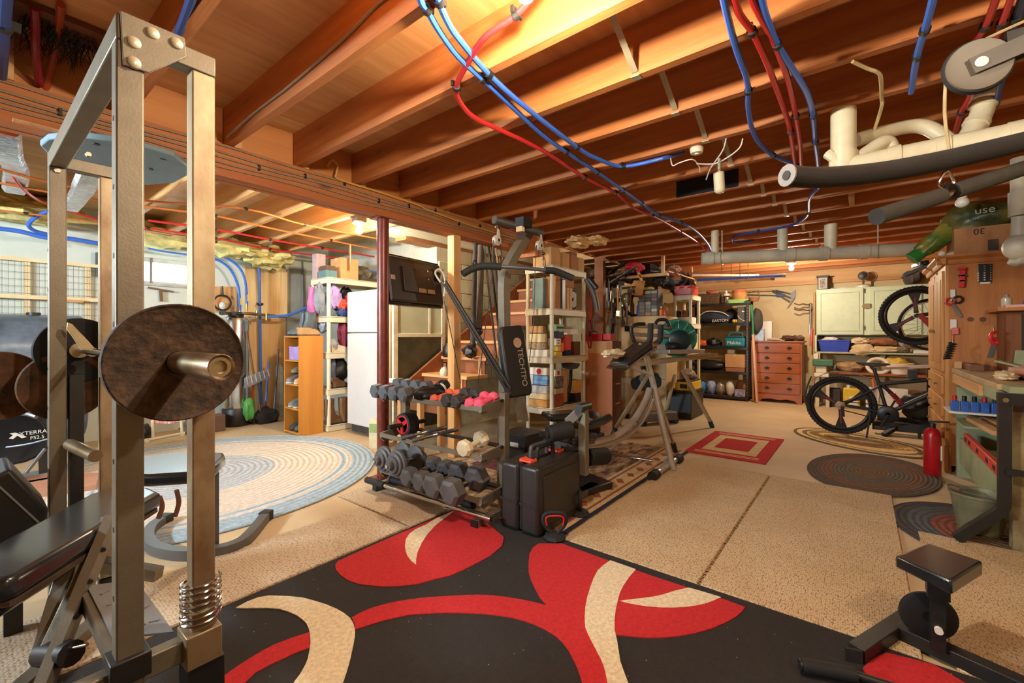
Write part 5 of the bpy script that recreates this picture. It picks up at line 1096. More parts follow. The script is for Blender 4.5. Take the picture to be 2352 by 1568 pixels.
# ================================================================ CREAM SHELF WITH BOXES (right of the gym)
SHZ = (.34, .93, 1.49, 1.985)
plastic_shelf('cream plastic shelf unit stacked with small boxes behind the backrest', 4.21, 2.76, 5.0, 3.15, SHZ, .075)
bx = [
 # top tray
 ('tan carton with a grey side, front corner of the top tray', 4.23, 2.79, 1.99, .20, .26, .21, CARD), ('tan carton behind the front one on the top tray', 4.46, 2.78, 1.99, .16, .2, .18, CARD),
 ('reddish brown carton further along the top tray', 4.66, 2.78, 1.99, .14, .2, .22, CARD2), ('tan carton at the far end of the top tray', 4.83, 2.78, 1.99, .15, .2, .17, CARD),
 # third tray
 ('slim blue-edged box on the third tray by the corner post', 4.27, 2.93, 1.495, .18, .16, .36, mat('bluegrey_card', (120, 146, 146), .7)),
 ('brown carton upright on the third tray just behind the corner post', 4.33, 2.79, 1.495, .10, .14, .38, CARD2), ('grey metal sheet stack on the third tray', 4.47, 2.79, 1.495, .07, .14, .37, GSTEEL),
 ('pale wooden slat box on the third tray', 4.58, 2.79, 1.495, .05, .14, .27, PINE), ('second pale wooden slat box on the third tray', 4.65, 2.79, 1.495, .05, .14, .27, PINE),
 ('brown box laid on top of the wooden slats, third tray', 4.56, 2.80, 1.77, .2, .14, .09, CARD2),
 # second tray
 ('shallow tan box topmost of the stack at the corner, second tray', 4.23, 2.90, 1.21, .05, .22, .08, CARD), ('cream box second from the top of the corner stack, second tray', 4.23, 2.88, 1.10, .05, .24, .10, mat('cream_card', (226, 206, 158), .8)),
 ('printed cream box third in the corner stack, second tray', 4.23, 2.88, 1.02, .05, .25, .075, mat('print_card', (206, 184, 140), .8, var=0, vs=40, rgb2=(120, 92, 64))), ('wide white box at the bottom of the corner stack, second tray', 4.22, 2.84, .935, .06, .29, .08, PAPER),
 ('green and white printed box on the second tray', 4.34, 2.79, 1.23, .17, .12, .08, mat('green_card', (150, 190, 150), .7)), ('dark box below the green one on the second tray', 4.36, 2.79, 1.15, .15, .12, .075, mat('dark_blue_card', (44, 46, 66), .7)),
 ('white box with black lettering under the dark one, second tray', 4.34, 2.79, 1.06, .10, .12, .085, PAPER), ('orange box beside the lettered one, second tray', 4.45, 2.79, .99, .06, .12, .10, ORG),
 ('yellow box bottom of the front row, second tray', 4.33, 2.79, .935, .14, .12, .055, YEL), ('yellow star-print box on the bottom yellow one', 4.37, 2.79, .995, .07, .12, .06, mat('yellow_print', (222, 196, 90), .7)),
 ('white box with dots on the second tray, upper right', 4.66, 2.79, 1.19, .18, .12, .07, PAPER), ('red tool bag under the dotted box, second tray', 4.54, 2.79, 1.0, .13, .13, .18, mat('red_bag', (206, 62, 48), .7)),
 ('navy box low on the second tray, middle', 4.55, 2.79, .935, .15, .12, .06, NAVY), ('brown bottle crate low on the second tray, far end', 4.75, 2.79, .935, .15, .12, .17, mat('brown_glass', (96, 56, 34), .3)),
 # bottom tray
 ('white box with a red oval, top of the left stack on the bottom tray', 4.24, 2.86, .715, .06, .26, .085, PAPER), ('blue seascape box under the white one, bottom tray', 4.24, 2.85, .60, .06, .2, .11, mat('sea_print', (70, 130, 190), .6, var=0, vs=9, st=(1, .4, 3), rgb2=(150, 190, 220))),
 ('pale grey box beside the seascape box, bottom tray', 4.24, 3.055, .60, .06, .08, .11, mat('pale_grey_card', (196, 196, 186), .7)), ('snowy print box under the seascape box, bottom tray', 4.235, 2.85, .50, .06, .27, .09, mat('snow_print', (206, 200, 186), .7, var=0, vs=20, rgb2=(150, 160, 176))),
 ('cream box second from the bottom of the left stack', 4.235, 2.85, .43, .06, .27, .068, mat('cream_card', (226, 206, 158))), ('orange-brown box at the very bottom of the left stack', 4.23, 2.85, .345, .06, .28, .08, mat('amber_card', (214, 158, 82), .7)),
 ('small white box with red disc beside the post, bottom tray', 4.32, 2.79, .70, .12, .12, .08, PAPER), ('dark photo-print box beside the post, bottom tray', 4.33, 2.79, .56, .17, .12, .135, mat('dark_photo', (52, 48, 46), .5, var=0, vs=18, rgb2=(130, 120, 110))),
 ('pale box under the photo-print one, bottom tray', 4.33, 2.79, .49, .17, .12, .065, mat('pale_brown', (190, 160, 120), .7)), ('rust-red box low beside the post, bottom tray', 4.31, 2.79, .345, .19, .13, .14, mat('rust_card', (160, 74, 46), .7)),
 ('tall tan envelope box standing on the bottom tray', 4.53, 2.84, .36, .14, .05, .40, CARD), ('amber box at the far end of the bottom tray', 4.76, 2.79, .46, .17, .12, .16, mat('amber_card', (214, 158, 82))), ('black box under the amber one, bottom tray', 4.78, 2.79, .345, .14, .12, .11, BLK)]
for b_ in bx:
    o = carton(b_[0], *b_[1:7], b_[7], nm='storage_carton', tape=False)
LETB = mat('black_lettering', (34, 30, 28), .7, var=0)
def disc(par_name, c, r, m, ax='y', nm='print_disc'):
    pass
# printed marks on a few boxes
def find(lbl): return next(o for o in bpy.data.objects if o.get('label') == lbl)
text('Nails', find('white box with black lettering under the dark one, second tray'), (4.39, 2.789, 1.12), (1, 0, 0), (0, 0, 1), .022, LETB); text('No. 8', find('white box with black lettering under the dark one, second tray'), (4.39, 2.789, 1.09), (1, 0, 0), (0, 0, 1), .02, LETB)
bp_ = find('white box with a red oval, top of the left stack on the bottom tray'); MB().lathe([(0, 4.2385), (.035, 4.2385), (.035, 4.24)], (0, 2.97, .757), 'x', 18).obj('red_print', REDP, bp_)
bp_ = find('small white box with red disc beside the post, bottom tray'); MB().lathe([(0, 2.7885), (.028, 2.7885), (.028, 2.79)], (4.385, 0, .74), 'y', 18).obj('red_print', REDP, bp_)
bp_ = find('green and white printed box on the second tray'); MB().box(4.35, 2.7885, 1.26, 4.50, 2.79, 1.285).obj('dark_print', LETB, bp_)
# odd shapes on this shelf
t = thing('fan', 'grey oval fan head lying on the third tray of the boxed shelf', 'fan', (4.80, 2.86, 1.495)); q = MB().lathe([(.0, -.03), (.10, -.03), (.13, 0), (.10, .04), (0, .05)], (4.80, 2.86, 1.63), 'y', 26); q.obj('housing', mat('fan_olive', (120, 110, 86), .5), t); MB().torus((4.80, 2.86, 1.63), .131, .008, 'y', 28, 6).obj('rim', BLK, t); MB().lathe([(0, -.05), (.018, -.05), (.02, -.03)], (4.78, 2.86, 1.63), 'y', 12).obj('hub', BLK, t)
t = thing('desk_lamp', 'dark fan-shaped lamp on the bottom tray of the boxed shelf', 'lamp', (4.75, 2.85, .345)); MB().lathe([(0, 0), (.09, .02), (.12, .07), (.11, .08), (0, .03)], (4.78, 2.86, .75), 'z', 20).obj('shade', mat('lamp_grey', (92, 88, 80), .4), t); MB().pipe([(4.70, 2.85, .36), (4.68, 2.83, .48), (4.72, 2.83, .58), (4.77, 2.85, .75)], .02, n=8).obj('arm', BLK, t); MB().lathe([(.07, 0), (.07, .02), (0, .025)], (4.70, 2.86, .345)).obj('base', BLK, t)
for i, (y, lb_) in enumerate(((2.79, 'coil of red extension cord hanging at the end of the boxed shelf, upper'), (2.80, 'coil of dark red rope hanging at the end of the boxed shelf, lower'))):
    t = thing('cord_coil', lb_, 'cord', (5.07, 2.74, 1.35 - .1 * i)); q = MB()
    for k in range(7): q.pipe([(5.06 + .05 * math.cos(a) + .006 * k, 2.74 + .005 * k, (1.62 - .42 * i) + (.24 - .05 * i) * math.sin(a)) for a in [6.28318 * j / 18 for j in range(18)]], .006, n=6, sub=1, closed=True)
    q.obj('loops', (mat('red_cord', (200, 56, 46), .5), mat('dark_red_rope', (150, 40, 36), .6))[i], t); MB().torus((5.06, 2.75, 1.86 - .66 * i), .02, .006, 'x', 12, 6).obj('tie', BLK, t)
t = thing('vacuum_hose', 'two grey-black vacuum tubes hanging beside the red cord coil', 'hose', (5.1, 2.7, 1.5)); MB().pipe([(4.523,2.507,1.837),(4.57,2.448,1.71),(4.595,2.416,1.584),(4.607,2.4,1.473)], .03, n=9).obj('tube', mat('hose_grey', (74, 68, 60), .5), t); MB().tube((4.545,2.479,1.837), (4.559,2.381,1.72), .03).obj('nozzle', BLK, t); MB().tube((4.526,2.503,1.826), (4.98, 2.80, 1.93), .006).obj('hook', CHROME, t)
# brown tall cabinet and what is on it
cb = thing('brown_cabinet', 'tall plain brown cabinet standing right of the boxed shelf', 'cabinet', (5.27, 2.66, 0))
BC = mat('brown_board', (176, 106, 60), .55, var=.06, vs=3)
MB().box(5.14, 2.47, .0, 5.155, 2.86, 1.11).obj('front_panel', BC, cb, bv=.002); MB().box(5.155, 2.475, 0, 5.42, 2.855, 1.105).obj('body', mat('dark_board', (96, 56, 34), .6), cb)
MB().box(5.138, 2.55, .95, 5.1402, 2.8, 1.10).obj('peeled_patch', CARD, cb)
for z in (.30, .55): MB().box(5.25, 2.462, z, 5.36, 2.4755, z + .015).obj('side_cleat', PINE, cb)
rt_ = thing('red_toolbox', 'red metal toolbox on top of the tall brown cabinet', 'toolbox', (5.28, 2.7, 1.111)); MB().box(5.16, 2.62, 1.111, 5.38, 2.93, 1.20).obj('body', mat('toolbox_red', (178, 28, 28), .35), rt_, bv=.006); MB().box(5.155, 2.50, 1.125, 5.30, 2.60, 1.20).obj('tray', REDP, rt_); MB().pipe([(5.2, 2.7, 1.2), (5.2, 2.72, 1.23), (5.2, 2.82, 1.23), (5.2, 2.84, 1.2)], .006, n=6, sub=2).obj('handle', BLK, rt_)

# ================================================================ FAR SIDE: CHIPBOARD CABINET AND SHELVES
oc = thing('chipboard_cabinet', 'big plain chipboard cabinet behind the mitre saw', 'cabinet', (6.6, 2.56, 0))
OSB = mat('chipboard', (206, 178, 132), .7, var=.06, vs=14)
MB().box(6.30, 2.19, 0, 6.318, 2.93, 1.465).obj('front_panel', OSB, oc, bv=.003); MB().box(6.318, 2.2, 0, 6.9, 2.92, 1.46).obj('body', OSB, oc); MB().box(6.296, 2.44, .02, 6.3005, 2.446, 1.1).obj('joint_strip', mat('joint_dark', (110, 84, 54), .8), oc); MB().box(6.296, 2.2, .55, 6.3005, 2.92, .557).obj('joint_strip', mat('joint_dark', (110, 84, 54)), oc)
pb = thing('tool_post', 'dark brown timber post hung with small tools, left of the chipboard cabinet', 'post', (6.25, 3.2, 0))
MB().box(5.90, 2.98, 0, 5.98, 3.12, 2.345).obj('timber', RIS, pb)
for i, (u, v, l) in enumerate(((1388, 640, .3), (1394, 690, .24), (1400, 655, .35), (1378, 700, .2), (1408, 700, .3))):
    p = V((6.0,3.011,2.029)); p = V((6.02 + .05 * i, 2.95 - .05 * i, 1.17 + (772 - v) * 6.2 / 1010))
    t = thing('hanging_tool', ('pair of pliers hanging nearest the brown timber post', 'dark clamp hanging second from the brown timber post', 'pale handled saw hanging in the middle of the tools left of the chipboard cabinet', 'small black wrench hanging low by the brown timber post', 'grey hand drill hanging right beside the chipboard cabinet')[i], 'tool', p)
    MB().tube(p, p - V((0, 0, l)), .018, .012).obj('handle', (BLK, RUB, PINE, BLK, GREY)[i], t); MB().ob(p - V((0, 0, l + .03)), (.05, .05, .08), rz=i).obj('head', (GSTEEL, CAST, CHROME, CAST, RUB)[i], t); MB().tube(p, p + V((0, 0, .05)), .004).obj('hook', CHROME, t)
og = thing('parts_organizer', 'black organiser with rows of small clear drawers on the chipboard cabinet', 'organizer', (6.45, 2.45, 1.466))
MB().box(6.36, 2.33, 1.466, 6.55, 2.62, 1.86).obj('frame', BLK, og)
DRC = [mat('drawer_%d' % i, c, .4, var=.1) for i, c in enumerate(((92, 86, 60), (60, 52, 44), (170, 160, 120), (150, 70, 40), (80, 84, 80)))]
for r_ in range(7):
    for c_ in range(3): MB().box(6.345, 2.345 + .09 * c_, 1.48 + .053 * r_, 6.36, 2.425 + .09 * c_, 1.522 + .053 * r_).obj('drawer', DRC[(r_ * 2 + c_ * 3 + (r_ * c_) % 4) % 5], og)
t = thing('plastic_jug', 'upturned cloudy glass globe on a stand, at the left end of the chipboard cabinet', 'jug', (6.42, 2.85, 1.466)); MB().lathe([(.05, 0), (.03, .02), (.02, .14), (.03, .16)], (6.42, 2.85, 1.466)).obj('stand', REDP, t); MB().lathe([(.02, 0), (.07, .05), (.085, .12), (.07, .19), (.03, .22)], (6.42, 2.85, 1.62)).obj('globe', mat('cloudy_glass', (150, 136, 110), .2), t)
t = thing('cable_coil', 'big coil of black cable on the chipboard cabinet, left of the organiser', 'cable', (6.4, 2.7, 1.466))
for k in range(4): MB().torus((6.40 + .02 * k, 2.72, 1.64), .16 - .006 * k, .01, 'x', 26, 6).obj('loop', BLK, t)
for i, (c, dz, m, lb) in enumerate((((6.40, 2.64, 1.466), .22, BLUEP, 'light blue bottle on the chipboard cabinet beside the organiser'), ((6.38, 2.29, 1.466), .12, mat('spray_orange', (236, 110, 40), .4), 'orange spray can at the right end of the chipboard cabinet'), ((6.40, 2.24, 1.466), .17, mat('amber_bottle', (170, 96, 60), .3), 'amber bottle at the right end of the chipboard cabinet'), ((6.46, 2.77, 1.466), .28, mat('dark_wood_rod', (86, 50, 30), .5), 'dark wooden stand on the chipboard cabinet between globe and coil'))):
    t = thing('bottle', lb, 'bottle', c); MB().lathe([(.03, 0), (.032, .01), (.032, dz * .7), (.012, dz * .85), (.012, dz)], c, n=14).obj('body', m, t); MB().tube((c[0], c[1], c[2] + dz), (c[0], c[1], c[2] + dz + .02), .015).obj('cap', PAPER if i == 1 else BLK, t)
cloth('yellow work glove lying on top of the parts organiser', (6.42, 2.5, 1.885), (.05, .08, .025), mat('yellow_glove', (206, 186, 90), .8), 61, 'glove', cat='glove')
plastic_shelf('small cream plastic shelf at the right of the chipboard cabinet', 6.92, 2.02, 7.4, 2.30, (.45, .90, 1.36, 1.80))
t = thing('toolbox', 'bright red toolbox with orange latches on the small cream shelf', 'toolbox', (7.1, 2.15, 1.805)); MB().box(6.93, 2.03, 1.805, 7.30, 2.29, 1.92).obj('body', mat('toolbox_red', (178, 28, 28)), t, bv=.008); MB().box(6.925, 2.03, 1.92, 7.305, 2.29, 1.95).obj('lid', REDP, t, bv=.008)
for y in (2.08, 2.2): MB().box(6.918, y, 1.89, 6.93, y + .05, 1.94).obj('latch', ORG, t)
carton('white printed box inside the small cream shelf, second level', 6.96, 2.05, 1.365, .3, .2, .1, PAPER, tape=False)
for i, (y, m) in enumerate(((2.06, mat('dark_jar', (70, 40, 34), .3)), (2.14, mat('amber_jar', (150, 80, 40), .3)), (2.22, BLK))):
    t = thing('jar', ('dark jar nearest the aisle on the small cream shelf', 'amber jar in the middle of the small cream shelf', 'black jar against the chipboard cabinet on the small cream shelf')[i], 'jar', (6.96, y, 1.467)); MB().lathe([(.03, 0), (.032, .01), (.032, .08), (.025, .09)], (6.96, y, 1.467), n=14).obj('body', m, t); MB().tube((6.96, y, 1.557), (6.96, y, 1.572), .028).obj('lid', GSTEEL, t)
carton('cream box under the jars on the small cream shelf, third level', 6.95, 2.04, .905, .36, .22, .30, mat('cream_card', (226, 206, 158)), tape=False)
bt = thing('black_tote', 'black lidded tool chest on the floor under the mitre saw stand', 'tool chest', (6.65, 2.03, 0)); MB().box(6.35, 1.86, 0, 6.95, 2.17, .37).obj('body', BLK, bt, bv=.01); MB().box(6.34, 1.85, .37, 6.96, 2.18, .395).obj('lid', RUB, bt, bv=.006); MB().tube((6.36, 2.19, .06), (6.36, 2.21, .06), .05).obj('wheel', RUB, bt)
yb = thing('yellow_toolbox', 'yellow and black toolbox on top of the black tool chest', 'toolbox', (6.65, 2.0, .3955)); MB().box(6.40, 1.87, .396, 6.88, 2.1, .52).obj('body', YEL, yb, bv=.01); MB().box(6.395, 1.93, .43, 6.402, 2.03, .49).obj('latch', BLK, yb); MB().box(6.42, 1.88, .52, 6.86, 2.09, .545).obj('lid', BLK, yb, bv=.01)
cloth('rusty brown and grey tool bundle on the yellow toolbox', (6.6, 1.98, .62), (.16, .10, .075), mat('tool_jumble', (86, 76, 66), .7, var=0, vs=16, rgb2=(170, 150, 120)), 62, 'bundle', cat='bundle')
lg = thing('floor_log', 'low grey wheeled sledge on the floor under the saw stand', 'cart', (5.75, 2.15, 0)); MB().ob((5.75, 2.15, .11), (.6, .16, .12), rz=-.6).obj('bed', mat('cart_grey', (96, 88, 78), .6), lg, bv=.02); MB().tube((5.98, 1.93, .05), (5.99, 2.03, .05), .05).obj('wheel', RUB, lg); MB().tube((5.55, 2.2, .05), (5.56, 2.30, .05), .05).obj('wheel', RUB, lg)
# things stowed on slats right below the joists
ov = thing('overhead_slats', 'pair of timber slats slung below the joists holding bags and boards', 'shelf', (7.2, 2.9, 2.05))
for x in (6.35, 7.7): MB().box(x, 2.2, 2.05, x + .09, 4.1, 2.09).obj('slat', PINEY, ov); MB().box(x + .02, 2.25, 2.09, x + .07, 2.29, 2.345).obj('hanger', PINE, ov); MB().box(x + .02, 3.9, 2.09, x + .07, 3.94, 2.345).obj('hanger', PINE, ov)
for i, (c, r, m, lb) in enumerate((((6.55, 3.3, 2.20), (.3, .16, .09), mat('dark_brown_bag', (64, 46, 36), .8, var=.3, vs=10), 'dark brown bag on the overhead slats, left-most'), ((6.75, 2.62, 2.14), (.34, .22, .16), BLK, 'black duffel bag drooping from the overhead slats'), ((7.25, 2.42, 2.10), (.38, .2, .18), mat('navy_black_bag', (24, 25, 34), .8, var=.2), 'blue-black duffel bag on the overhead slats, nearest the aisle'), ((7.75, 2.42, 2.02), (.2, .2, .2), mat('black_pack', (30, 28, 28), .85, var=.3), 'black rucksack at the far end of the overhead slats'), ((6.30, 2.66, 2.20), (.18, .13, .08), mat('crimson', (190, 28, 52), .7), 'crimson jacket folded over the front of the overhead slats'), ((6.7, 3.6, 2.2), (.25, .16, .09), mat('olive_brown', (100, 82, 54), .85, var=.3), 'olive brown bundle deep on the overhead slats'))):
    cloth(lb, c, r, m, 70 + i, 'stored_bag', .3, 'bag')
for i, (a, b_, w_, h_, m, lb) in enumerate((((6.3,3.072,2.146), (6.2,2.741,2.287), .05, .03, BLK, 'black strip sticking out of the overhead stack over the tools'), ((6.25,2.593,2.136), (6.25,2.52,1.95), .10, .012, PINE, 'pine shingle board hanging down from the overhead stack'), ((6.9,2.401,2.242), (6.7,2.162,2.031), .12, .05, mat('mauve_board', (150, 100, 76), .7), 'reddish board poking out at the aisle end of the overhead stack'), ((6.3,2.842,2.245), (6.3,2.856,2.047), .07, .012, mat('brown_slat', (130, 84, 54), .7), 'brown slat hanging under the overhead stack'))):
    t = thing('board', lb, 'board', a); MB().bar(a, b_, w_, h_).obj('plank', m, t); MB().bar(V(a) + V((0, 0, .008)), V(a).lerp(V(b_), .2) + V((0, 0, .008)), w_ * 1.02, h_ * .6).obj('end_grain', BRN, t)
# long poles and boards under the joists toward the far wall
for i, (a, b_, r, m, lb) in enumerate((((7.274,2.048,2.06), (7.528,0.924,2.06), .022, BLUEP, 'long blue pole stored under the joists by the far wall'), ((7.112,2.068,2.12), (7.725,1.298,2.12), .018, mat('cream_pole', (226, 210, 170), .5), 'long cream pole stored under the joists by the far wall'), ((7.163,2.149,2.16), (7.896,1.546,2.16), .02, mat('maroon_pole', (96, 52, 44), .5), 'long maroon pole stored under the joists by the far wall'), ((7.12,1.909,2.0), (7.295,1.03,2.0), .02, PINE, 'long pine batten stored under the blue pole'))):
    t = thing('long_pole', lb, 'pole', a); MB().tube(a, b_, r, n=8).obj('shaft', m, t); d = (V(b_) - V(a)).normalized(); MB().tube(V(b_), V(b_) + d * .05, r * 1.2, n=8).obj('end_cap', GREY, t); MB().tube(V(a) + d * .6, V(a) + d * .63, .008, n=6).obj('tie', BLK, t); MB().tube(V(a) + d * .61, V(a) + d * .61 + V((0, 0, 2.345 - a[2])), .004, n=5).obj('sling', BLK, t)
# ---------------------------------------------------------------- black boltless metal shelving
mr = thing('metal_shelving', 'tall black boltless metal shelving on the far wall, loaded with bags and baskets', 'shelf', (9.0, 2.07, 0))
X0, X1, Y0, Y1 = 8.78, 9.22, 1.585, 2.62
LV = (.07, .52, .97, 1.41, 1.77)
for x in (X0, X1 - .035):
    for y in (Y0, Y1 - .04):
        po = MB().box(x, y, 0, x + .035, y + .04, 1.82).obj('post', BLK, mr)
        if x == X0:
            hb = MB()
            for k in range(34): hb.box(x - .001, y + .014, .05 + .052 * k, x + .001, y + .026, .075 + .052 * k)
            hb.obj('slots', mat('slot_grey', (120, 112, 96), .5), mr)
for z in LV:
    MB().box(X0 + .005, Y0 + .01, z - .012, X1 - .005, Y1 - .01, z).obj('shelf_board', mat('dark_shelf_board', (96, 74, 54), .8), mr); MB().box(X0 - .004, Y0 + .01, z - .045, X0 + .006, Y1 - .01, z + .004).obj('shelf_beam', BLK, mr)
def bagb(label, c, r, m, seed, zb, nm='bag', cat='bag', amp=.2): return cloth(label, (c[0], c[1], zb + r[2] * .97), r, m, seed, nm, amp, cat)
wb = thing('wicker_basket', 'dark brown wicker basket on top of the metal shelving', 'basket', (8.95, 2.30, 1.771)); q = MB()
WK = mat('dark_wicker', (72, 50, 36), .8, var=0, vs=60, rgb2=(124, 92, 62), bump=.5, bs=80)
q.box(8.84, 2.10, 1.771, 9.1, 2.5, 1.98).obj('weave', WK, wb, bv=.02)
for k in range(5): MB().pipe([(8.835, 2.095, 1.80 + .042 * k), (9.105, 2.095, 1.80 + .042 * k), (9.105, 2.505, 1.80 + .042 * k), (8.835, 2.505, 1.80 + .042 * k)], .008, n=6, sub=1, closed=True).obj('band', WK, wb)
bagb('coral cloth on top of the wicker basket', (8.95, 2.25), (.09, .1, .035), mat('coral_cloth', (214, 110, 84), .8), 81, 1.975, 'cloth', 'cloth')
t = thing('pump_jug', 'steel drink jug with white pump top on the metal shelving', 'jug', (8.92, 1.98, 1.771)); MB().lathe([(.08, 0), (.085, .01), (.085, .12), (.06, .15)], (8.92, 1.98, 1.771)).obj('body', STN, t); MB().lathe([(.06, .15), (.055, .19), (.02, .20), (.015, .25)], (8.92, 1.98, 1.771)).obj('top', PAPER, t); MB().tube((8.92, 1.98, 2.01), (8.86, 1.98, 2.0), .01).obj('spout', PAPER, t)
carton('flat lime green game box on top of the metal shelving', 8.84, 1.60, 1.771, .25, .33, .075, mat('lime_card', (160, 200, 110), .6), tape=False)
t = thing('round_basket', 'round orange and tan basket stacked on the lime green box', 'basket', (8.96, 1.77, 1.847)); MB().lathe([(.11, 0), (.13, .05), (.125, .12)], (8.96, 1.77, 1.847), n=24).obj('bowl', mat('tan_wicker', (200, 140, 76), .7, bump=.4, bs=90), t); MB().lathe([(.126, .12), (.12, .17), (.0, .18)], (8.96, 1.77, 1.847), n=24).obj('lid', mat('rust_wicker', (196, 96, 60), .7, bump=.4, bs=90), t)
t = thing('handled_basket', 'small brown basket with a hoop handle at the post end of the metal shelving', 'basket', (8.92, 1.49, 1.83)); MB().lathe([(.07, 0), (.09, .07)], (8.92, 1.52, 1.80), n=22).obj('bowl', mat('brown_wicker', (150, 92, 54), .7, bump=.4, bs=90), t); MB().pipe([(8.92, 1.435, 1.87), (8.92, 1.45, 1.95), (8.92, 1.52, 1.98), (8.92, 1.59, 1.95), (8.92, 1.605, 1.87)], .006, n=6).obj('handle', BRN, t)
du = thing('duffel_bag', 'navy duffel bag with white lettering on the second level of the metal shelving', 'bag', (8.95, 2.2, 1.411)); MB().blob((8.95, 2.22, 1.53), (.13, .36, .125), .16, 1.6, 5, 26, 14, flat=False).obj('body', mat('navy_bag', (42, 46, 58), .7, var=.2), du); MB().pipe([(8.85, 2.45, 1.56), (8.83, 2.3, 1.64), (8.83, 2.05, 1.62), (8.84, 1.92, 1.54)], .008, n=6).obj('piping', PAPER, du)
text('EASTON', du, (8.806, 2.06, 1.46), (0, -1, .08), (0, 0, 1), .075, LETW)
for i, y in enumerate((1.84, 1.80)):
    t = tag(MB().sph((8.87, y, 1.448), .035, 12, 8).obj('ball', YEL), ('yellow ball next to the duffel bag', 'yellow ball next to the grey speaker case')[i], 'ball')
t = thing('speaker_case', 'grey case with a white swoosh on the second level of the metal shelving', 'case', (8.95, 1.70, 1.411)); MB().box(8.83, 1.625, 1.411, 9.05, 1.775, 1.70).obj('body', mat('case_grey', (86, 80, 74), .6), t, bv=.008); MB().pipe([(8.827, 1.77, 1.55), (8.827, 1.73, 1.49), (8.827, 1.68, 1.455), (8.827, 1.63, 1.44)], .006, n=6).obj('swoosh', PAPER, t); MB().box(8.826, 1.66, 1.61, 8.831, 1.70, 1.63).obj('print', PAPER, t)
bagb('dark bag deep on the second level of the metal shelving', (9.08, 1.93), (.08, .12, .14), BLK, 82, 1.411)
mk = thing('tool_bag', 'teal tool bag with white lettering on the third level of the metal shelving', 'bag', (8.92, 1.80, .971)); MB().box(8.81, 1.64, .971, 9.05, 1.99, 1.14).obj('body', TEAL, mk, bv=.03, seg=3); MB().box(8.83, 1.66, 1.14, 9.03, 1.97, 1.17).obj('flap', mat('dark_teal_bag', (20, 84, 96), .6), mk, bv=.01); MB().pipe([(8.87, 1.70, 1.16), (8.87, 1.72, 1.23), (8.87, 1.9, 1.23), (8.87, 1.93, 1.16)], .012, n=7).obj('handle', TEAL, mk)
text('Makita', mk, (8.808, 1.83, 1.05), (0, -1, 0), (0, 0, 1), .085, LETW)
bagb('orange power tool left of the teal bag on the third level', (8.90, 2.42), (.06, .11, .065), mat('tool_orange', (234, 96, 50), .5), 83, .971, 'power_tool', 'tool')
bagb('black power tools in the middle of the third level', (8.92, 2.20), (.1, .13, .08), BLK, 84, .971, 'power_tool', 'tool', .4)
tag(MB().box(8.80, 2.05, .9715, 8.9, 2.58, .995).obj('tool_case', RUB, bv=.006), 'flat dark tool case along the front of the third level', 'case')
bagb('long black rolled bag on the fourth level of the metal shelving', (8.92, 2.28), (.11, .30, .10), BLK, 85, .521)
tag(MB().box(9.02, 2.08, .521, 9.15, 2.4, .74).obj('storage_carton', mat('cream_card', (226, 206, 158)), bv=.003), 'cream box behind the long black bag on the fourth level', 'box')
carton('cardboard box on the fourth level of the metal shelving by the post', 8.82, 1.64, .60, .28, .34, .24, CARD); carton('low brown box under the cardboard box on the fourth level', 8.83, 1.65, .521, .26, .32, .078, CARD2, tape=False)
bagb('blue plastic bag at the left end of the bottom level', (8.92, 2.42), (.09, .10, .13), mat('blue_bag', (70, 140, 206), .4, var=.2), 86, .071)
bagb('blue and white plastic bag second on the bottom level', (8.92, 2.24), (.08, .09, .15), mat('blue_white_bag', (70, 110, 190), .4, var=0, vs=9, rgb2=(190, 205, 220)), 87, .071)
bagb('silver foil bag in the middle of the bottom level', (8.90, 2.08), (.06, .08, .12), mat('foil_bag', (170, 160, 146), .3, .4, var=.3), 88, .071)
bagb('white plastic bag right of the foil bag on the bottom level', (8.90, 1.91), (.07, .07, .14), PAPER, 89, .071)
bagb('tan paper bag behind on the bottom level', (9.05, 1.75), (.07, .09, .15), CARD2, 90, .071)
tag(MB().box(8.81, 1.64, .0715, 8.92, 1.82, .20).obj('storage_carton', mat('purple_print', (96, 80, 140), .6, var=0, vs=20, rgb2=(206, 196, 214)), bv=.004), 'purple and white printed packet at the post end of the bottom level', 'packet')
hb_ = thing('hanging_bag', 'dark grey bag hanging on the side post of the metal shelving', 'bag', (9.0, 1.50, 1.2)); MB().blob((9.0, 1.48, 1.44), (.14, .085, .24), .2, 1.6, 91).obj('body', mat('dark_grey_bag', (72, 66, 58), .85), hb_); MB().pipe([(8.9, 1.56, 1.74), (8.88, 1.54, 1.5), (8.90, 1.53, 1.2)], .02, n=6).obj('green_strap', mat('green_strap', (60, 130, 84), .7), hb_)
for i, (x, y, tx_, ty, lb) in enumerate(((8.74, 1.44, 8.84, 1.52, 'pink-tan timber plank leaning between metal shelving and dresser, nearer one'), (8.86, 1.52, 8.93, 1.555, 'narrow pine batten leaning between metal shelving and dresser'))):
    t = thing('plank', lb, 'plank', (x, y, 0)); MB().bar((x, y, .0 + .01), (tx_, ty, 1.2 - .1 * i), .085 - .05 * i, .03, up=(0, 1, 0)).obj('timber', mat('pink_pine', (226, 170, 130), .7, var=.1), t); MB().bar((tx_, ty, 1.19 - .1 * i), (tx_, ty, 1.202 - .1 * i), .086 - .05 * i, .031, up=(0, 1, 0)).obj('end_grain', PINE, t)
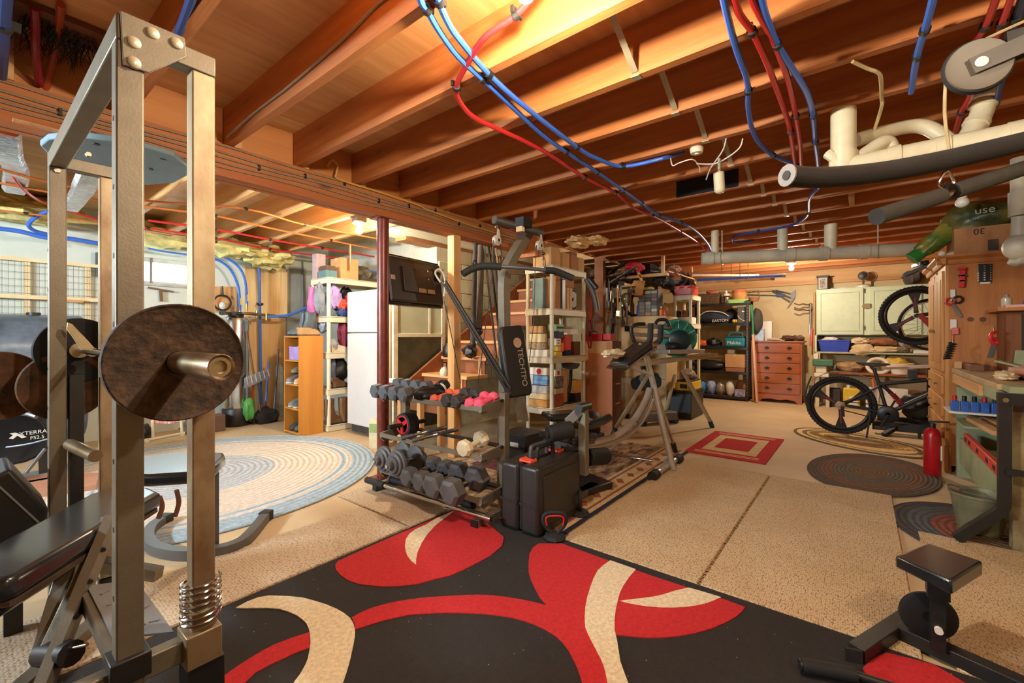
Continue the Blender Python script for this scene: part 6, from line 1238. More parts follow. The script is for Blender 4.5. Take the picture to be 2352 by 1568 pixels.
# ---------------------------------------------------------------- dresser
ds = thing('dresser', 'reddish wooden five-drawer dresser with black pulls against the far wall', 'dresser', (9.18, 1.15, 0))
DW = wood('dresser_wood', (168, 94, 48), (144, 76, 36), 1, knot=.15, rough=.35, sc=3)
MB().box(8.97, .80, .14, 9.42, 1.50, 1.06).obj('carcass', DW, ds); MB().box(8.935, .775, 1.06, 9.44, 1.525, 1.085).obj('top', DW, ds, bv=.006)
for k in range(5):
    z = .165 + .178 * k; d = MB().box(8.952, .825, z, 8.972, 1.475, z + .168).obj('drawer', DW, ds, bv=.006)
    for y in (.98, 1.32): MB().prism([(y - .045, z + .09), (y - .02, z + .105), (y, z + .12), (y + .02, z + .105), (y + .045, z + .09), (y + .02, z + .075), (y, z + .065), (y - .02, z + .075)], 8.946, 8.953, 'x').obj('pull_plate', BLK, d); MB().pipe([(8.944, y - .028, z + .092), (8.932, y - .02, z + .075), (8.932, y + .02, z + .075), (8.944, y + .028, z + .092)], .004, n=6, sub=2).obj('bail', BLK, d)
MB().prism([(.80, 0), (.80, .14), (1.50, .14), (1.50, 0), (1.44, 0), (1.40, .05), (1.28, .07), (1.15, .05), (1.02, .07), (.90, .05), (.86, 0)], 8.95, 8.97, 'x').obj('apron', DW, ds)
for y in (.81, 1.46): MB().box(9.36, y, 0, 9.41, y + .04, .14).obj('leg', DW, ds)
carton('blue and white pack on the left end of the dresser', 8.98, 1.38, 1.0855, .16, .14, .22, mat('blue_white_pack', (196, 206, 214), .6, var=0, vs=7, rgb2=(90, 140, 190)), tape=False); carton('white box standing behind the blue and white pack on the dresser', 9.2, 1.28, 1.0855, .14, .16, .36, PAPER, tape=False)
bagb('dark brown scarf heaped at the right end of the dresser', (9.08, .98), (.12, .13, .05), mat('brown_scarf', (84, 58, 42), .9, var=.3), 95, 1.085, 'scarf', 'scarf', .5); bagb('striped brown scarf at the very right of the dresser', (9.05, .84), (.1, .07, .05), mat('brown_striped', (110, 84, 64), .9, var=.4, vs=30), 96, 1.085, 'scarf', 'scarf', .4); bagb('pale goggles lying in the middle of the dresser', (9.05, 1.23), (.06, .1, .03), mat('pale_goggle', (190, 172, 140), .5), 97, 1.085, 'goggles', 'goggles', .3)
# tools on the far wall
ho = thing('garden_hoe', 'three-pronged grey garden cultivator hanging head-down on the far wall by the lit bulb', 'garden tool', (9.5, 1.0, 1.8))
for u in (0, 1, 2): MB().tube((9.48, 1.32 - .03 * u, 2.03), (9.47, 1.02 - .015 * u, 1.80 + .07 * u), .010).obj('prong', GSTEEL, ho)
MB().prism([(1.02, 1.96), (.94, 2.02), (.95, 1.88), (1.03, 1.74), (1.08, 1.68), (1.01, 1.82)], 9.46, 9.475, 'x').obj('blade', GREY, ho); MB().tube((9.48, 1.32, 2.03), (9.48, 2.2, 2.05), .016).obj('handle', PINE, ho)
dt = thing('duster', 'thin pole with a blue tip resting across the far wall above the dresser', 'duster', (9.5, 1.3, 1.95)); MB().tube((9.49, 1.9, 1.99), (9.49, 1.22, 1.93), .008).obj('pole', GSTEEL, dt); MB().tube((9.49, 1.24, 1.931), (9.49, 1.13, 1.925), .022).obj('tip', BLUEP, dt)
for i, (z, lb) in enumerate(((1.74, 'upper wavy dark hook on the far wall left of the green cabinet'), (1.64, 'lower wavy dark hook on the far wall left of the green cabinet'))):
    t = thing('wall_hook', lb, 'hook', (9.4, .75, z)); MB().pipe([(9.53, .72, z), (9.40, .76, z - .01), (9.36, .82, z + .005), (9.33, .88, z - .01), (9.32, .95, z + .02)], .012, n=7).obj('prong', BRN, t); MB().lathe([(0, 0), (.03, 0), (.03, .012)], (9.535, .72, z), 'x', 12).obj('plate', BLK, t)
rkx = thing('garden_rake', 'long tool with a wooden handle and red grip leaning by the green cabinet', 'garden tool', (9.3, .68, 0)); MB().tube((9.35, .66, .3), (9.42, .655, 1.95), .016).obj('handle', PINE, rkx); MB().tube((9.34, .70, 1.0), (9.36, .69, 1.3), .022).obj('grip', mat('pink_grip', (206, 100, 90), .6), rkx); MB().tube((9.36, .72, 1.2), (9.38, .71, 1.75), .014).obj('steel_shaft', CHROME, rkx); MB().box(9.3, .64, 0, 9.42, .73, .3).obj('blade', CAST, rkx)
# ---------------------------------------------------------------- green wall cabinet with shelves under it
gc_ = thing('wall_cabinet', 'pale green double-door wall cabinet on the far wall', 'cabinet', (9.37, -.4, 1.19))
GC = mat('pale_green_paint', (196, 206, 172), .5, var=.04)
MB().box(9.22, -1.5, 1.185, 9.545, .615, 1.975).obj('carcass', GC, gc_, bv=.004)
for y0, y1 in ((-.02, .60), (-.72, -.10)):
    d = MB().box(9.195, y0, 1.20, 9.22, y1, 1.96).obj('door', GC, gc_, bv=.003)
    for a in ((y0 + .05, 1.255, y1 - .05, 1.262), (y0 + .05, 1.893, y1 - .05, 1.90), (y0 + .05, 1.262, y0 + .057, 1.893), (y1 - .057, 1.262, y1 - .05, 1.893)): MB().box(9.19, a[0], a[1], 9.1955, a[2], a[3]).obj('moulding', mat('green_line', (150, 154, 120), .6), d)
lk = MB().box(9.165, -.11, 1.63, 9.195, -.03, 1.70).obj('latch', mat('old_brass', (150, 120, 84), .5, .5), gc_); MB().tube((9.16, -.02, 1.66), (9.195, -.02, 1.66), .02).obj('knob', mat('old_brass', (150, 120, 84)), lk)
for z in (1.28, 1.88): MB().box(9.188, -.035, z, 9.196, -.015, z + .07).obj('hinge', GSTEEL, gc_)
sh = thing('wall_shelves', 'rough shelves under the green cabinet, crowded with rags and buckets', 'shelf', (9.3, -.4, 0))
MB().box(9.08, -1.5, .885, 9.545, .62, .91).obj('shelf_board', mat('shelf_green', (170, 172, 140), .7), sh); MB().box(9.08, .60, .91, 9.545, .625, 1.185).obj('end_board', GC, sh); MB().box(8.95, -1.5, .555, 9.545, .40, .585).obj('lower_board', mat('red_brown_board', (150, 80, 46), .6), sh)
for y in (.58, -.3, -1.3): MB().box(9.4, y, 0, 9.46, y + .06, .885).obj('post', mat('cream_post', (206, 190, 150), .7), sh)
MB().box(9.05, .55, 0, 9.1, .6, .885).obj('post', mat('cream_post', (206, 190, 150)), sh)
t = thing('storage_bin', 'blue plastic bin on the shelf under the green cabinet', 'bin', (9.25, .37, .9105)); MB().add([(9.12, .18, .911), (9.4, .18, .911), (9.4, .54, .911), (9.12, .54, .911), (9.10, .15, 1.10), (9.42, .15, 1.10), (9.42, .58, 1.10), (9.10, .58, 1.10)], [(3, 2, 1, 0), (0, 1, 5, 4), (1, 2, 6, 5), (2, 3, 7, 6), (3, 0, 4, 7)]).obj('tub', mat('bin_blue', (44, 66, 170), .45), t); MB().pipe([(9.10, .15, 1.10), (9.42, .15, 1.10), (9.42, .58, 1.10), (9.10, .58, 1.10)], .012, n=6, sub=1, closed=True).obj('rim', mat('bin_blue', (44, 66, 170)), t)
bagb('crumpled white paper on top of the blue bin', (9.24, .42), (.08, .1, .04), PAPER, 101, 1.08, 'paper', 'paper', .4)
for i, (c, r, m, z, lb) in enumerate((((9.14, -.02), (.10, .17, .09), mat('beige_cloth', (206, 180, 134), .9, var=.12), .865, 'big heap of beige cloth spilling off the shelf under the green cabinet'), ((9.2, .02), (.12, .13, .06), mat('cream_canvas', (220, 198, 156), .9), 1.03, 'cream canvas folded on top of the beige heap'), ((9.2, -.28), (.11, .18, .06), mat('brown_towel', (154, 96, 62), .9), 1.02, 'brown towel lying on the shelf right of the beige heap'), ((9.14, -.30), (.09, .2, .05), mat('beige_cloth', (206, 180, 134)), .91, 'beige rag under the brown towel'), ((9.14, -.52), (.06, .07, .06), mat('khaki_pouch', (120, 100, 76), .9), .91, 'khaki pouch on the shelf, right of the rags'))):
    bagb(lb, c, r, m, 102 + i, z, 'rag', 'cloth', .4)
tag(MB().lathe([(.03, 0), (.07, .04), (.075, .06), (.07, .04)], (9.2, -.50, 1.02), n=20).obj('glass_bowl', mat('bowl_glass', (200, 200, 190), .1)), 'small glass bowl on the khaki pouch', 'bowl'); tag(MB().box(9.1, -.86, .911, 9.35, -.62, .955).obj('paper_stack', PAPER), 'white stack of paper on the shelf right of the khaki pouch', 'paper')
vz = thing('bench_vise', 'cream and green bench machine standing at the left end of the lower shelf', 'machine', (8.9, .52, 0)); MB().box(8.82, .42, .50, 8.98, .62, .56).obj('bed', CREAM, vz, bv=.01); MB().box(8.84, .45, .56, 8.96, .60, .68).obj('column', CREAM, vz, bv=.015); MB().box(8.80, .36, .68, 9.0, .64, .79).obj('head', mat('machine_green', (60, 104, 70), .5), vz, bv=.015); MB().box(8.83, .56, .79, 8.95, .63, .88).obj('hood', CREAM, vz, bv=.01); MB().tube((8.9, .33, .66), (8.9, .36, .66), .07).obj('wheel', CAST, vz)
for y in (.44, .58): MB().bar((8.9, y, 0), (8.9, y, .50), .05, .05).obj('leg', mat('cream_post', (206, 190, 150)), vz)
MB().pipe([(8.86, .66, .5), (8.84, .72, .3), (8.84, .74, .1), (8.86, .72, .0)], .012, n=6).obj('hose', RUB, vz)
bagb('rolled tan and brown sacking on the lower shelf', (9.1, .18), (.11, .2, .085), mat('sacking', (186, 150, 104), .9, var=0, vs=5, rgb2=(120, 86, 56)), 110, .585, 'sack', 'cloth', .3)
t = thing('toilet_seat', 'cream toilet seat leaning on the lower shelf', 'toilet seat', (9.05, -.18, .586)); q = MB().torus((9.04, -.20, .70), .13, .028, 'x', 26, 8); q.rot((9.04, -.2, .70), ry=.5); q.obj('ring', CREAM, t); MB().box(9.08, -.30, .586, 9.13, -.10, .62).obj('hinge_bar', CREAM, t)
bagb('yellow and white cloth heap on the lower shelf', (9.18, -.40), (.11, .17, .09), mat('yellow_cloth', (226, 190, 60), .85, var=0, vs=6, rgb2=(210, 160, 70)), 111, .66, 'cloth', 'cloth', .35)
t = thing('white_pail', 'white plastic pail on the lower shelf in front of the yellow cloth', 'pail', (9.02, -.48, .586)); MB().lathe([(.12, .0), (.15, .15), (.156, .15), (.156, .165), (.148, .165), (.118, .01), (0, .01)], (9.05, -.48, .586), n=26).obj('tub', mat('pail_plastic', (214, 208, 190), .3), t); MB().pipe([(9.05, -.63, .74), (8.92, -.55, .68), (8.92, -.42, .68), (9.05, -.33, .74)], .004, n=5).obj('bail', CHROME, t)
t = thing('jerry_can', 'yellow container on the floor under the lower shelf', 'can', (9.05, .15, 0)); MB().box(8.96, .02, 0, 9.16, .24, .33).obj('body', YEL, t, bv=.02); MB().tube((9.06, .17, .33), (9.06, .17, .37), .025).obj('cap', PAPER, t); MB().box(8.957, .05, .06, 8.961, .16, .20).obj('label', PAPER, t)
carton('white panel box on the floor right of the yellow container', 8.97, -.55, 0, .2, .5, .36, PAPER, tape=False); carton('dark crate on the floor left of the yellow container', 9.0, .28, 0, .25, .2, .3, mat('dark_crate', (54, 48, 44)), tape=False)
for i, (y, lb) in enumerate(((-.12, 'orange-handled tool standing under the lower shelf, left one'), (-.2, 'orange-handled tool standing under the lower shelf, right one'))):
    t = thing('shears', lb, 'tool', (8.93, y, .3)); MB().tube((8.93, y, .0), (8.93, y - .03, .35), .012).obj('blade', CHROME, t); MB().tube((8.93, y - .03, .35), (8.93, y - .01 + .04 * i, .53), .017).obj('grip', ORG, t)
# on top of the green cabinet
t = thing('framed_clock', 'dark mantel clock box with a pale framed face on the green cabinet', 'clock', (9.35, .53, 1.976)); MB().box(9.27, .45, 1.976, 9.5, .60, 2.20).obj('case', mat('dark_walnut', (52, 36, 28), .5), t, bv=.006); MB().box(9.262, .47, 1.99, 9.271, .585, 2.175).obj('frame', mat('frame_silver', (150, 140, 124), .4), t); MB().box(9.259, .49, 2.01, 9.263, .565, 2.155).obj('face', mat('dark_print', (54, 46, 40), .5, var=0, vs=50, rgb2=(150, 136, 116)), t); MB().box(9.26, .43, 2.20, 9.5, .62, 2.22).obj('cornice', mat('dark_walnut', (52, 36, 28)), t)
tag(MB().box(9.25, .18, 1.976, 9.45, .42, 1.99).obj('folder', mat('blue_white_pack', (196, 206, 214))), 'flat blue and white folder on the green cabinet', 'folder')
t = thing('desk_fan', 'small fan with white base and dark round head on the green cabinet', 'fan', (9.35, -.05, 1.976)); MB().lathe([(.11, 0), (.11, .03), (.08, .05), (0, .055)], (9.32, -.02, 1.976), n=24).obj('base', mat('fan_white', (206, 204, 190), .4), t); MB().tube((9.32, -.02, 2.03), (9.32, -.02, 2.12), .015).obj('stem', BRN, t); MB().lathe([(0, -.03), (.06, -.02), (.066, .01), (.05, .05), (0, .06)], (9.32, -.02, 2.17), 'x', 22).obj('head', BLK, t); MB().torus((9.29, -.02, 2.17), .067, .006, 'x', 22, 6).obj('guard', BRN, t)
bagb('dark grey crumpled cap on the green cabinet next to the tall pine pantry', (9.3, -.62), (.10, .12, .11), mat('grey_cap', (84, 76, 70), .9, var=.3), 115, 1.975, 'cap', 'cap', .4)
# ================================================================ BICYCLE
RIM = mat('rim_black', (24, 23, 24), .35); RED = mat('bike_red', (150, 30, 40), .35); CRK = mat('crank_dark', (44, 42, 44), .35, .5)
def magwheel(par, c, ax='x', R=.345, rz=0.0):
    w = MB().torus(c, R - .026, .026, ax, 44, 10).obj('tyre', RUB, par)
    kn = MB()
    for k in range(60):
        a = 6.28318 * k / 60; p = V(c) + (V((0, math.cos(a), math.sin(a))) * (R - .001))
        kn.ob(p, (.03, .014, .008), rx=a + math.pi / 2)
    kn.obj('tread_blocks', RUB, w)
    MB().torus(c, R - .066, .018, ax, 44, 8).obj('rim', RIM, par)
    for k in range(3):
        a = k * 2.0944 + .5 + rz; d = V((0, math.cos(a), math.sin(a))); s = V((0, -math.sin(a), math.cos(a))); cc = V(c)
        pts = [cc + s * .022 + d * .03, cc + s * .018 + d * .14, cc + s * .06 + d * (R - .075), cc - s * .06 + d * (R - .075), cc - s * .018 + d * .14, cc - s * .022 + d * .03]
        MB().prism([(p.y, p.z) for p in pts], cc.x - .012, cc.x + .012, 'x').obj('spoke_blade', RIM, par)
        MB().prism([(p.y, p.z) for p in [cc + s * .008 + d * .06, cc + s * .004 + d * .22, cc - s * .004 + d * .22, cc - s * .008 + d * .06]], cc.x - .0135, cc.x + .0135, 'x').obj('red_flash', RED, par)
    MB().tube((c[0] - .05, c[1], c[2]), (c[0] + .05, c[1], c[2]), .024).obj('hub', CRK, par)
BX = 6.57
by = thing('bicycle', 'black mountain bike with three-spoke red-accented wheels standing on the tan oval rug', 'bicycle', (BX, -.2, 0))
magwheel(by, (BX, .20, .350)); 
def BP_(y, z, x=0.0): return (BX + x, .20 - y, z)
magwheel(by, BP_(1.12, .350), rz=.3)
for s in (-.05, .05):
    MB().tube(BP_(0, .35, s), BP_(.42, .31, s), .012).obj('chain_stay', BLK, by); MB().tube(BP_(0, .35, s), BP_(.36, .60, s * .6), .011).obj('seat_stay', BLK, by)
MB().tube(BP_(.43, .29), BP_(.31, .80), .018).obj('seat_tube', BLK, by); MB().tube(BP_(.43, .30), BP_(.90, .62), .026).obj('down_tube', BLK, by); MB().tube(BP_(.36, .62), BP_(.90, .72), .022).obj('top_tube', BLK, by)
MB().tube(BP_(.36, .64), BP_(.52, .46), .02).obj('shock_link', CRK, by); q = MB()
for k in range(7): q.torus(BP_(.47 + .012 * k, .52 - .018 * k), .03, .006, 'z', 14, 6)
q.obj('shock_spring', RED, by)
MB().tube(BP_(.88, .60), BP_(.86, .80), .026).obj('head_tube', BLK, by)
for s in (-.06, .06): MB().tube(BP_(.90, .62, s), BP_(1.12, .35, s), .018).obj('fork_leg', BLK, by)
MB().pipe([BP_(.86, .88, -.15), BP_(.84, .87, -.08), BP_(.86, .84, 0), BP_(.84, .87, .15), BP_(.86, .88, .32)], .013, n=8).obj('handlebar', BLK, by); MB().tube(BP_(.86, .78), BP_(.86, .86), .02).obj('stem', BLK, by)
MB().prism([(.20 - .16, .845), (.20 - .14, .87), (.20 - .26, .865), (.20 - .44, .86), (.20 - .46, .845), (.20 - .30, .82)], BX - .06, BX + .06, 'x').obj('saddle', mat('saddle_brown', (46, 38, 34), .5), by, bv=.015)
MB().lathe([(.02, -.006), (.09, -.006), (.098, 0), (.09, .006), (.02, .006), (.02, -.006)], BP_(.43, .29, -.06), 'x', 30).obj('chainring', CRK, by); MB().lathe([(.0, -.01), (.05, -.006), (.05, .006), (0, .01)], BP_(0, .35, -.055), 'x', 20).obj('cassette', CHROME, by)
MB().bar(BP_(.43, .29, -.075), BP_(.36, .14, -.085), .02, .014, up=(1, 0, 0)).obj('crank', CRK, by); MB().ob(BP_(.36, .14, -.12), (.09, .09, .02)).obj('pedal', BLK, by); MB().bar(BP_(.43, .29, .075), BP_(.50, .44, .085), .02, .014, up=(1, 0, 0)).obj('crank', CRK, by)
MB().pipe([BP_(0, .30, -.06), BP_(.2, .26, -.06), BP_(.43, .20, -.06)], .006, n=5).obj('chain', CRK, by); MB().pipe([BP_(0, .40, -.06), BP_(.43, .385, -.06)], .006, n=5, sub=1).obj('chain', CRK, by)
MB().bar(BP_(.02, .34, -.06), BP_(.03, .22, -.06), .03, .02).obj('derailleur', CRK, by); MB().tube(BP_(.28, .30, -.05), BP_(.24, .0, -.16), .009).obj('kickstand', BLK, by)
MB().pipe([BP_(-.30, .62), BP_(-.1, .735), BP_(.1, .74), BP_(.27, .68)], .03, sec=[(-.028, -.003), (.028, -.003), (.028, .003), (-.028, .003)]).obj('mudguard', GSTEEL, by); MB().tube(BP_(.30, .69), BP_(.27, .68), .008).obj('guard_stay', BLK, by)
MB().box(BX - .05, -.48, .70, BX + .05, -.40, .80).obj('bag', BLK, by)
# wheels of a second bicycle hung above
w2 = thing('bicycle', 'second bicycle hung high beside the pantry, with a red three-spoke wheel', 'bicycle', (6.95, -.55, 1.0))
magwheel(w2, (6.95, -.50, 1.41), rz=1.0)
MB().tube((6.90, -.50, 1.41), (6.90, -1.1, 1.5), .02).obj('fork_leg', BLK, w2); MB().tube((7.0, -.50, 1.41), (7.0, -1.1, 1.5), .02).obj('fork_leg', BLK, w2); MB().tube((6.95, -1.1, 1.5), (6.95, -1.6, 1.7), .026).obj('frame_tube', BLK, w2); MB().tube((6.95, -1.1, 1.5), (6.95, -1.1, 2.345), .006, n=6).obj('hanging_strap', BLK, w2)
MB().bar((6.88, -.52, 1.42), (6.88, -.64, 1.25), .05, .05).obj('brake_caliper', RED, w2)
w3 = w2; c = (7.28, -.66, 1.31); MB().torus(c, .30, .018, 'x', 40, 8).obj('tyre', RUB, w3); MB().torus(c, .277, .01, 'x', 40, 6).obj('rim', CREAM, w3); q = MB()
for k in range(24): a = 6.28318 * k / 24; q.tube((c[0], c[1] + .02 * math.cos(a + 1), c[2] + .02 * math.sin(a + 1)), (c[0], c[1] + .277 * math.cos(a), c[2] + .277 * math.sin(a)), .0018, n=4)
q.obj('wire_spokes', CHROME, w3); MB().tube((c[0] - .04, c[1], c[2]), (c[0] + .04, c[1], c[2]), .018).obj('hub', CHROME, w3); MB().tube((c[0], c[1], c[2]), (7.0, -1.1, 1.5), .012).obj('stay', BLK, w3)
ux = thing('exercise_bike', 'black folded exercise machine frame lying behind the mountain bike on the floor', 'exercise machine', (6.95, -.5, 0)); MB().bar((6.9, -.1, .10), (6.85, -1.2, .12), .10, .10).obj('rail', BLK, ux); MB().bar((7.05, -.15, .16), (7.0, -1.2, .2), .06, .06).obj('rail', CRK, ux); MB().bar((6.9, -.35, .12), (6.72, -.20, .02), .05, .04).obj('foot', BLK, ux); MB().blob((7.0, -.55, .35), (.12, .2, .16), .3, 2, 7).obj('motor_cover', mat('black_jumble', (30, 28, 30), .4, var=.5, vs=20), ux); MB().bar((7.0, -.2, .78), (7.0, -1.0, .86), .12, .03).obj('table', mat('pink_white', (214, 176, 160), .5), ux); MB().bar((7.02, -.6, .3), (7.02, -.62, .8), .04, .04).obj('post', BLK, ux)


# more bags, boards and tools in the overhead mass behind the exercise glider
for i, (c, r, m, lb) in enumerate((((6.30, 3.05, 2.02), (.18, .14, .10), (72, 52, 38), 'brown satchel hanging under the overhead slats near the timber post'),
    ((6.5, 2.85, 2.10), (.16, .13, .10), (44, 36, 34), 'dark brown holdall on the overhead slats behind the crimson jacket'),
    ((6.75, 2.45, 2.05), (.16, .12, .10), (34, 30, 30), 'black bag with tan corners under the overhead slats'),
    ((7.1, 2.75, 2.0), (.14, .13, .12), (96, 62, 44), 'reddish brown bag drooping under the black duffel'),
    ((7.0, 2.32, 2.22), (.22, .10, .07), (130, 88, 66), 'mauve-brown rolled mat on the overhead slats at the aisle side'),
    ((7.55, 2.28, 2.02), (.13, .12, .12), (28, 28, 30), 'black helmet bag hanging at the aisle end of the overhead slats'),
    ((6.15, 3.35, 2.15), (.2, .15, .09), (112, 84, 58), 'tan brown bundle on the overhead slats by the brown post'))):
    cloth(lb, c, r, mat('overhead_%d' % i, m, .8, var=.35, vs=12), 170 + i, 'stored_bag', .4, 'bag')
for i, (a, b_, w_, m, lb) in enumerate((((6.1, 2.62, 2.12), (6.1, 3.3, 2.02), .12, BRN, 'brown board slung flat under the overhead slats'), ((6.2, 2.52, 1.98), (6.28, 2.60, 1.78), .12, PINE, 'second pine shingle board hanging by the first'), ((6.6, 2.3, 2.14), (7.6, 2.22, 2.12), .09, PINEX, 'long pine board along the aisle edge of the overhead slats'), ((5.95, 2.9, 1.95), (5.98, 2.5, 2.16), .06, BLK, 'black ski-like strip leaning up to the overhead slats'))):
    t = thing('board', lb, 'board', a); MB().bar(a, b_, w_, .02).obj('plank', m, t); MB().bar(b_, V(b_) + (V(b_) - V(a)).normalized() * .02, w_ * 1.03, .022).obj('end_grain', BRN, t)
for i, (y, z, m, lb) in enumerate(((2.70, 1.82, BRN, 'brown leather tool holster hung beside the glass globe'), (2.92, 1.70, RUB, 'black clamp hung between brown post and glass globe'), (2.86, 1.95, GSTEEL, 'grey steel hook bar above the glass globe'), (3.08, 1.55, PINE, 'pale wooden mallet hung low by the brown post'), (3.02, 1.88, CHROME, 'bright steel square hung high by the brown post'), (2.98, 1.40, BLK, 'black hook lowest by the brown post'))):
    t = thing('hanging_tool', lb, 'tool', (6.25, y, z)); MB().tube((6.25, y, z), (6.25, y + .02, z - .18), .016, .022).obj('handle', m, t); MB().ob((6.25, y, z + .02), (.06, .09, .06), rz=i * .4).obj('head', (CAST, RUB, GSTEEL, PINE, CHROME, CAST)[i], t); MB().tube((6.25, y, z), (6.25, y, z + .09), .004, n=5).obj('hook', CHROME, t)
pgb_ = thing('pegboard', 'pale pegboard behind the hanging tools between timber post and chipboard cabinet', 'board', (6.3, 3.0, 0)); MB().box(6.31, 2.94, .1, 6.33, 3.5, 2.04).obj('panel', mat('pegboard_cream', (190, 178, 146), .7, var=.2, vs=3), pgb_); MB().box(6.33, 3.0, 0, 6.37, 3.05, 2.04).obj('batten', PINE, pgb_); MB().box(6.33, 3.4, 0, 6.37, 3.45, 2.04).obj('batten', PINE, pgb_)

# ================================================================ PANTRY AND WORKBENCH (right side)
pa = thing('pantry', 'tall pine pantry with crown moulding, raised-panel door and drawers, tools hung on its side', 'pantry', (5.85, -.85, 0))
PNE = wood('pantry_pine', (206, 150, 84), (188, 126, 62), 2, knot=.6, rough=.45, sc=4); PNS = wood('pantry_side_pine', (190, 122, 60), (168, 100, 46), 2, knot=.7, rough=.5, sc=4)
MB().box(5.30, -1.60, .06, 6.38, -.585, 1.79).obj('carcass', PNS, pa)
MB().box(5.30, -.585, .06, 6.38, -.565, 1.79).obj('face_frame', PNE, pa)
for x0, x1 in ((5.36, 5.83), (5.86, 6.33)):
    d = MB().box(x0, -.566, .86, x1, -.548, 1.74).obj('door', PNE, pa, bv=.003)
    for k in range(2):
        a = x0 + .05 + k * .20; MB().box(a, -.549, .93, a + .17, -.542, 1.67).obj('raised_panel', PNE, d, bv=.006)
    MB().lathe([(.006, 0), (.006, .014), (.016, .02), (.014, .032), (0, .034)], (x0 + (.43 if x0 < 5.5 else .04), -.548, 1.22), 'y', 14).obj('knob', mat('old_brass', (150, 120, 84)), d)
for k, (z0, z1) in enumerate(((.66, .82), (.47, .63), (.28, .44))):
    for x0, x1 in ((5.36, 5.83), (5.86, 6.33)):
        d = MB().box(x0, -.566, z0, x1, -.545, z1).obj('drawer', PNE, pa, bv=.006); MB().lathe([(.006, 0), (.006, .014), (.016, .02), (0, .032)], ((x0 + x1) / 2, -.545, (z0 + z1) / 2), 'y', 14).obj('knob', mat('old_brass', (150, 120, 84)), d)
crown = [(0, 0), (.02, .0), (.03, .02), (.03, .035), (.06, .06), (.06, .075), (0, .075)]
MB().prism([(-.565 + o, 1.785 + h) for o, h in crown], 5.30 - .05, 6.42, 'x').obj('crown_moulding', PNE, pa); MB().prism([(5.30 - o, 1.785 + h) for o, h in crown], -1.6, -.51, 'y').obj('crown_moulding', PNS, pa); MB().box(5.27, -1.6, 1.84, 6.40, -.53, 1.862).obj('top', PNS, pa)
MB().box(5.28, -.58, 0, 6.38, -.56, .22).obj('plinth', PNE, pa); MB().box(5.29, -.60, 0, 5.31, -.56, .22).obj('foot', PNS, pa)
for p in ((5.298,-0.716,1.313), (5.298,-0.787,1.311)): MB().lathe([(0, -.002), (.02, -.002), (.02, .002)], p, 'x', 14).obj('knot_plug', mat('dark_knot', (104, 62, 36), .7), pa)
# tools hung on the pantry side
def hang(nm, label, cat, loc): return thing(nm, label, cat, loc)
t = hang('pipe_cutter', 'red pipe cutter hanging on the pantry side left of the bit card', 'tool', (5.28,-0.662,1.583)); MB().bar((5.275,-0.669,1.729), (5.275,-0.659,1.582), .035, .02).obj('body', REDP, t, bv=.004); MB().bar((5.275,-0.635,1.739), (5.275,-0.69,1.741), .02, .022, up=(1, 0, 0)).obj('head', REDP, t, bv=.004); MB().bar((5.27,-0.637,1.683), (5.27,-0.689,1.682), .010, .012).obj('wheel', BLK, t); MB().bar((5.27,-0.645,1.638), (5.27,-0.681,1.639), .010, .012).obj('wheel', BLK, t)
t = hang('bit_card', 'black card of drill bits with rows of white dots pinned on the pantry side', 'tool card', (5.29,-0.798,1.61)); MB().prism([(-0.76,1.772),(-0.839,1.764),(-0.834,1.614),(-0.765,1.612)], 5.285, 5.297, 'x').obj('card', BLK, t, bv=.002)
for r_ in range(7):
    for u in (2251.5, 2261.5, 2271): 
        p = V((5.283,-0.797,1.689)); p = p + V((0, (2262 - u) * .00373, .072 - .019 * r_ - .01)); MB().ob(p, (.002, .010 if u < 2270 else .005, .008)).obj('bit_mark', PAPER if r_ > 2 else mat('dim_mark', (120, 150, 120), .5), t)
MB().prism([(-0.767,1.619),(-0.829,1.618),(-0.827,1.604),(-0.772,1.604)], 5.281, 5.286, 'x').obj('white_edge', PAPER, t)
t = hang('scissors', 'black and red handled shears hanging on a white hook on the pantry side', 'scissors', (5.28,-0.612,1.363)); MB().torus((5.28,-0.591,1.468), .028, .008, 'x', 18, 7).obj('finger_ring', REDP, t); MB().torus((5.28,-0.638,1.481), .028, .008, 'x', 18, 7).obj('finger_ring', BLK, t); MB().bar((5.28,-0.607,1.445), (5.28,-0.659,1.332), .022, .004, up=(1, 0, 0)).obj('blade', GSTEEL, t); MB().bar((5.288,-0.608,1.568), (5.288,-0.61,1.475), .03, .012, up=(1, 0, 0)).obj('hook', PAPER, t); MB().bar((5.27,-0.595,1.497), (5.27,-0.622,1.473), .006, .004).obj('pivot', CHROME, t)
t = hang('tag', 'white and pink tag on a hook low on the pantry side', 'tag', (5.29,-0.613,1.185)); MB().bar((5.288,-0.613,1.315), (5.288,-0.613,1.23), .04, .012, up=(1, 0, 0)).obj('hook', PAPER, t, bv=.003); MB().bar((5.28,-0.62,1.244), (5.28,-0.623,1.185), .045, .02, up=(1, 0, 0)).obj('tag', mat('pink_tag', (214, 110, 100), .5), t, bv=.006); MB().tube((5.285,-0.61,1.185), (5.285,-0.607,1.118), .003, n=5).obj('cord', REDP, t)
t = hang('key_cord', 'coiled black key cord hanging at the lower left of the pantry side', 'cord', (5.28,-0.586,0.969)); a, b_ = V((5.28,-0.607,1.118)), V((5.28,-0.57,0.976)); MB().pipe([a.lerp(b_, i / 60) + V((.012 * math.cos(i * .75), .022 * math.sin(i * .75), 0)) for i in range(61)], .006, n=6, sub=1).obj('coil', BLK, t); MB().tube(a, a + V((0, 0, .03)), .004).obj('hook', CHROME, t)
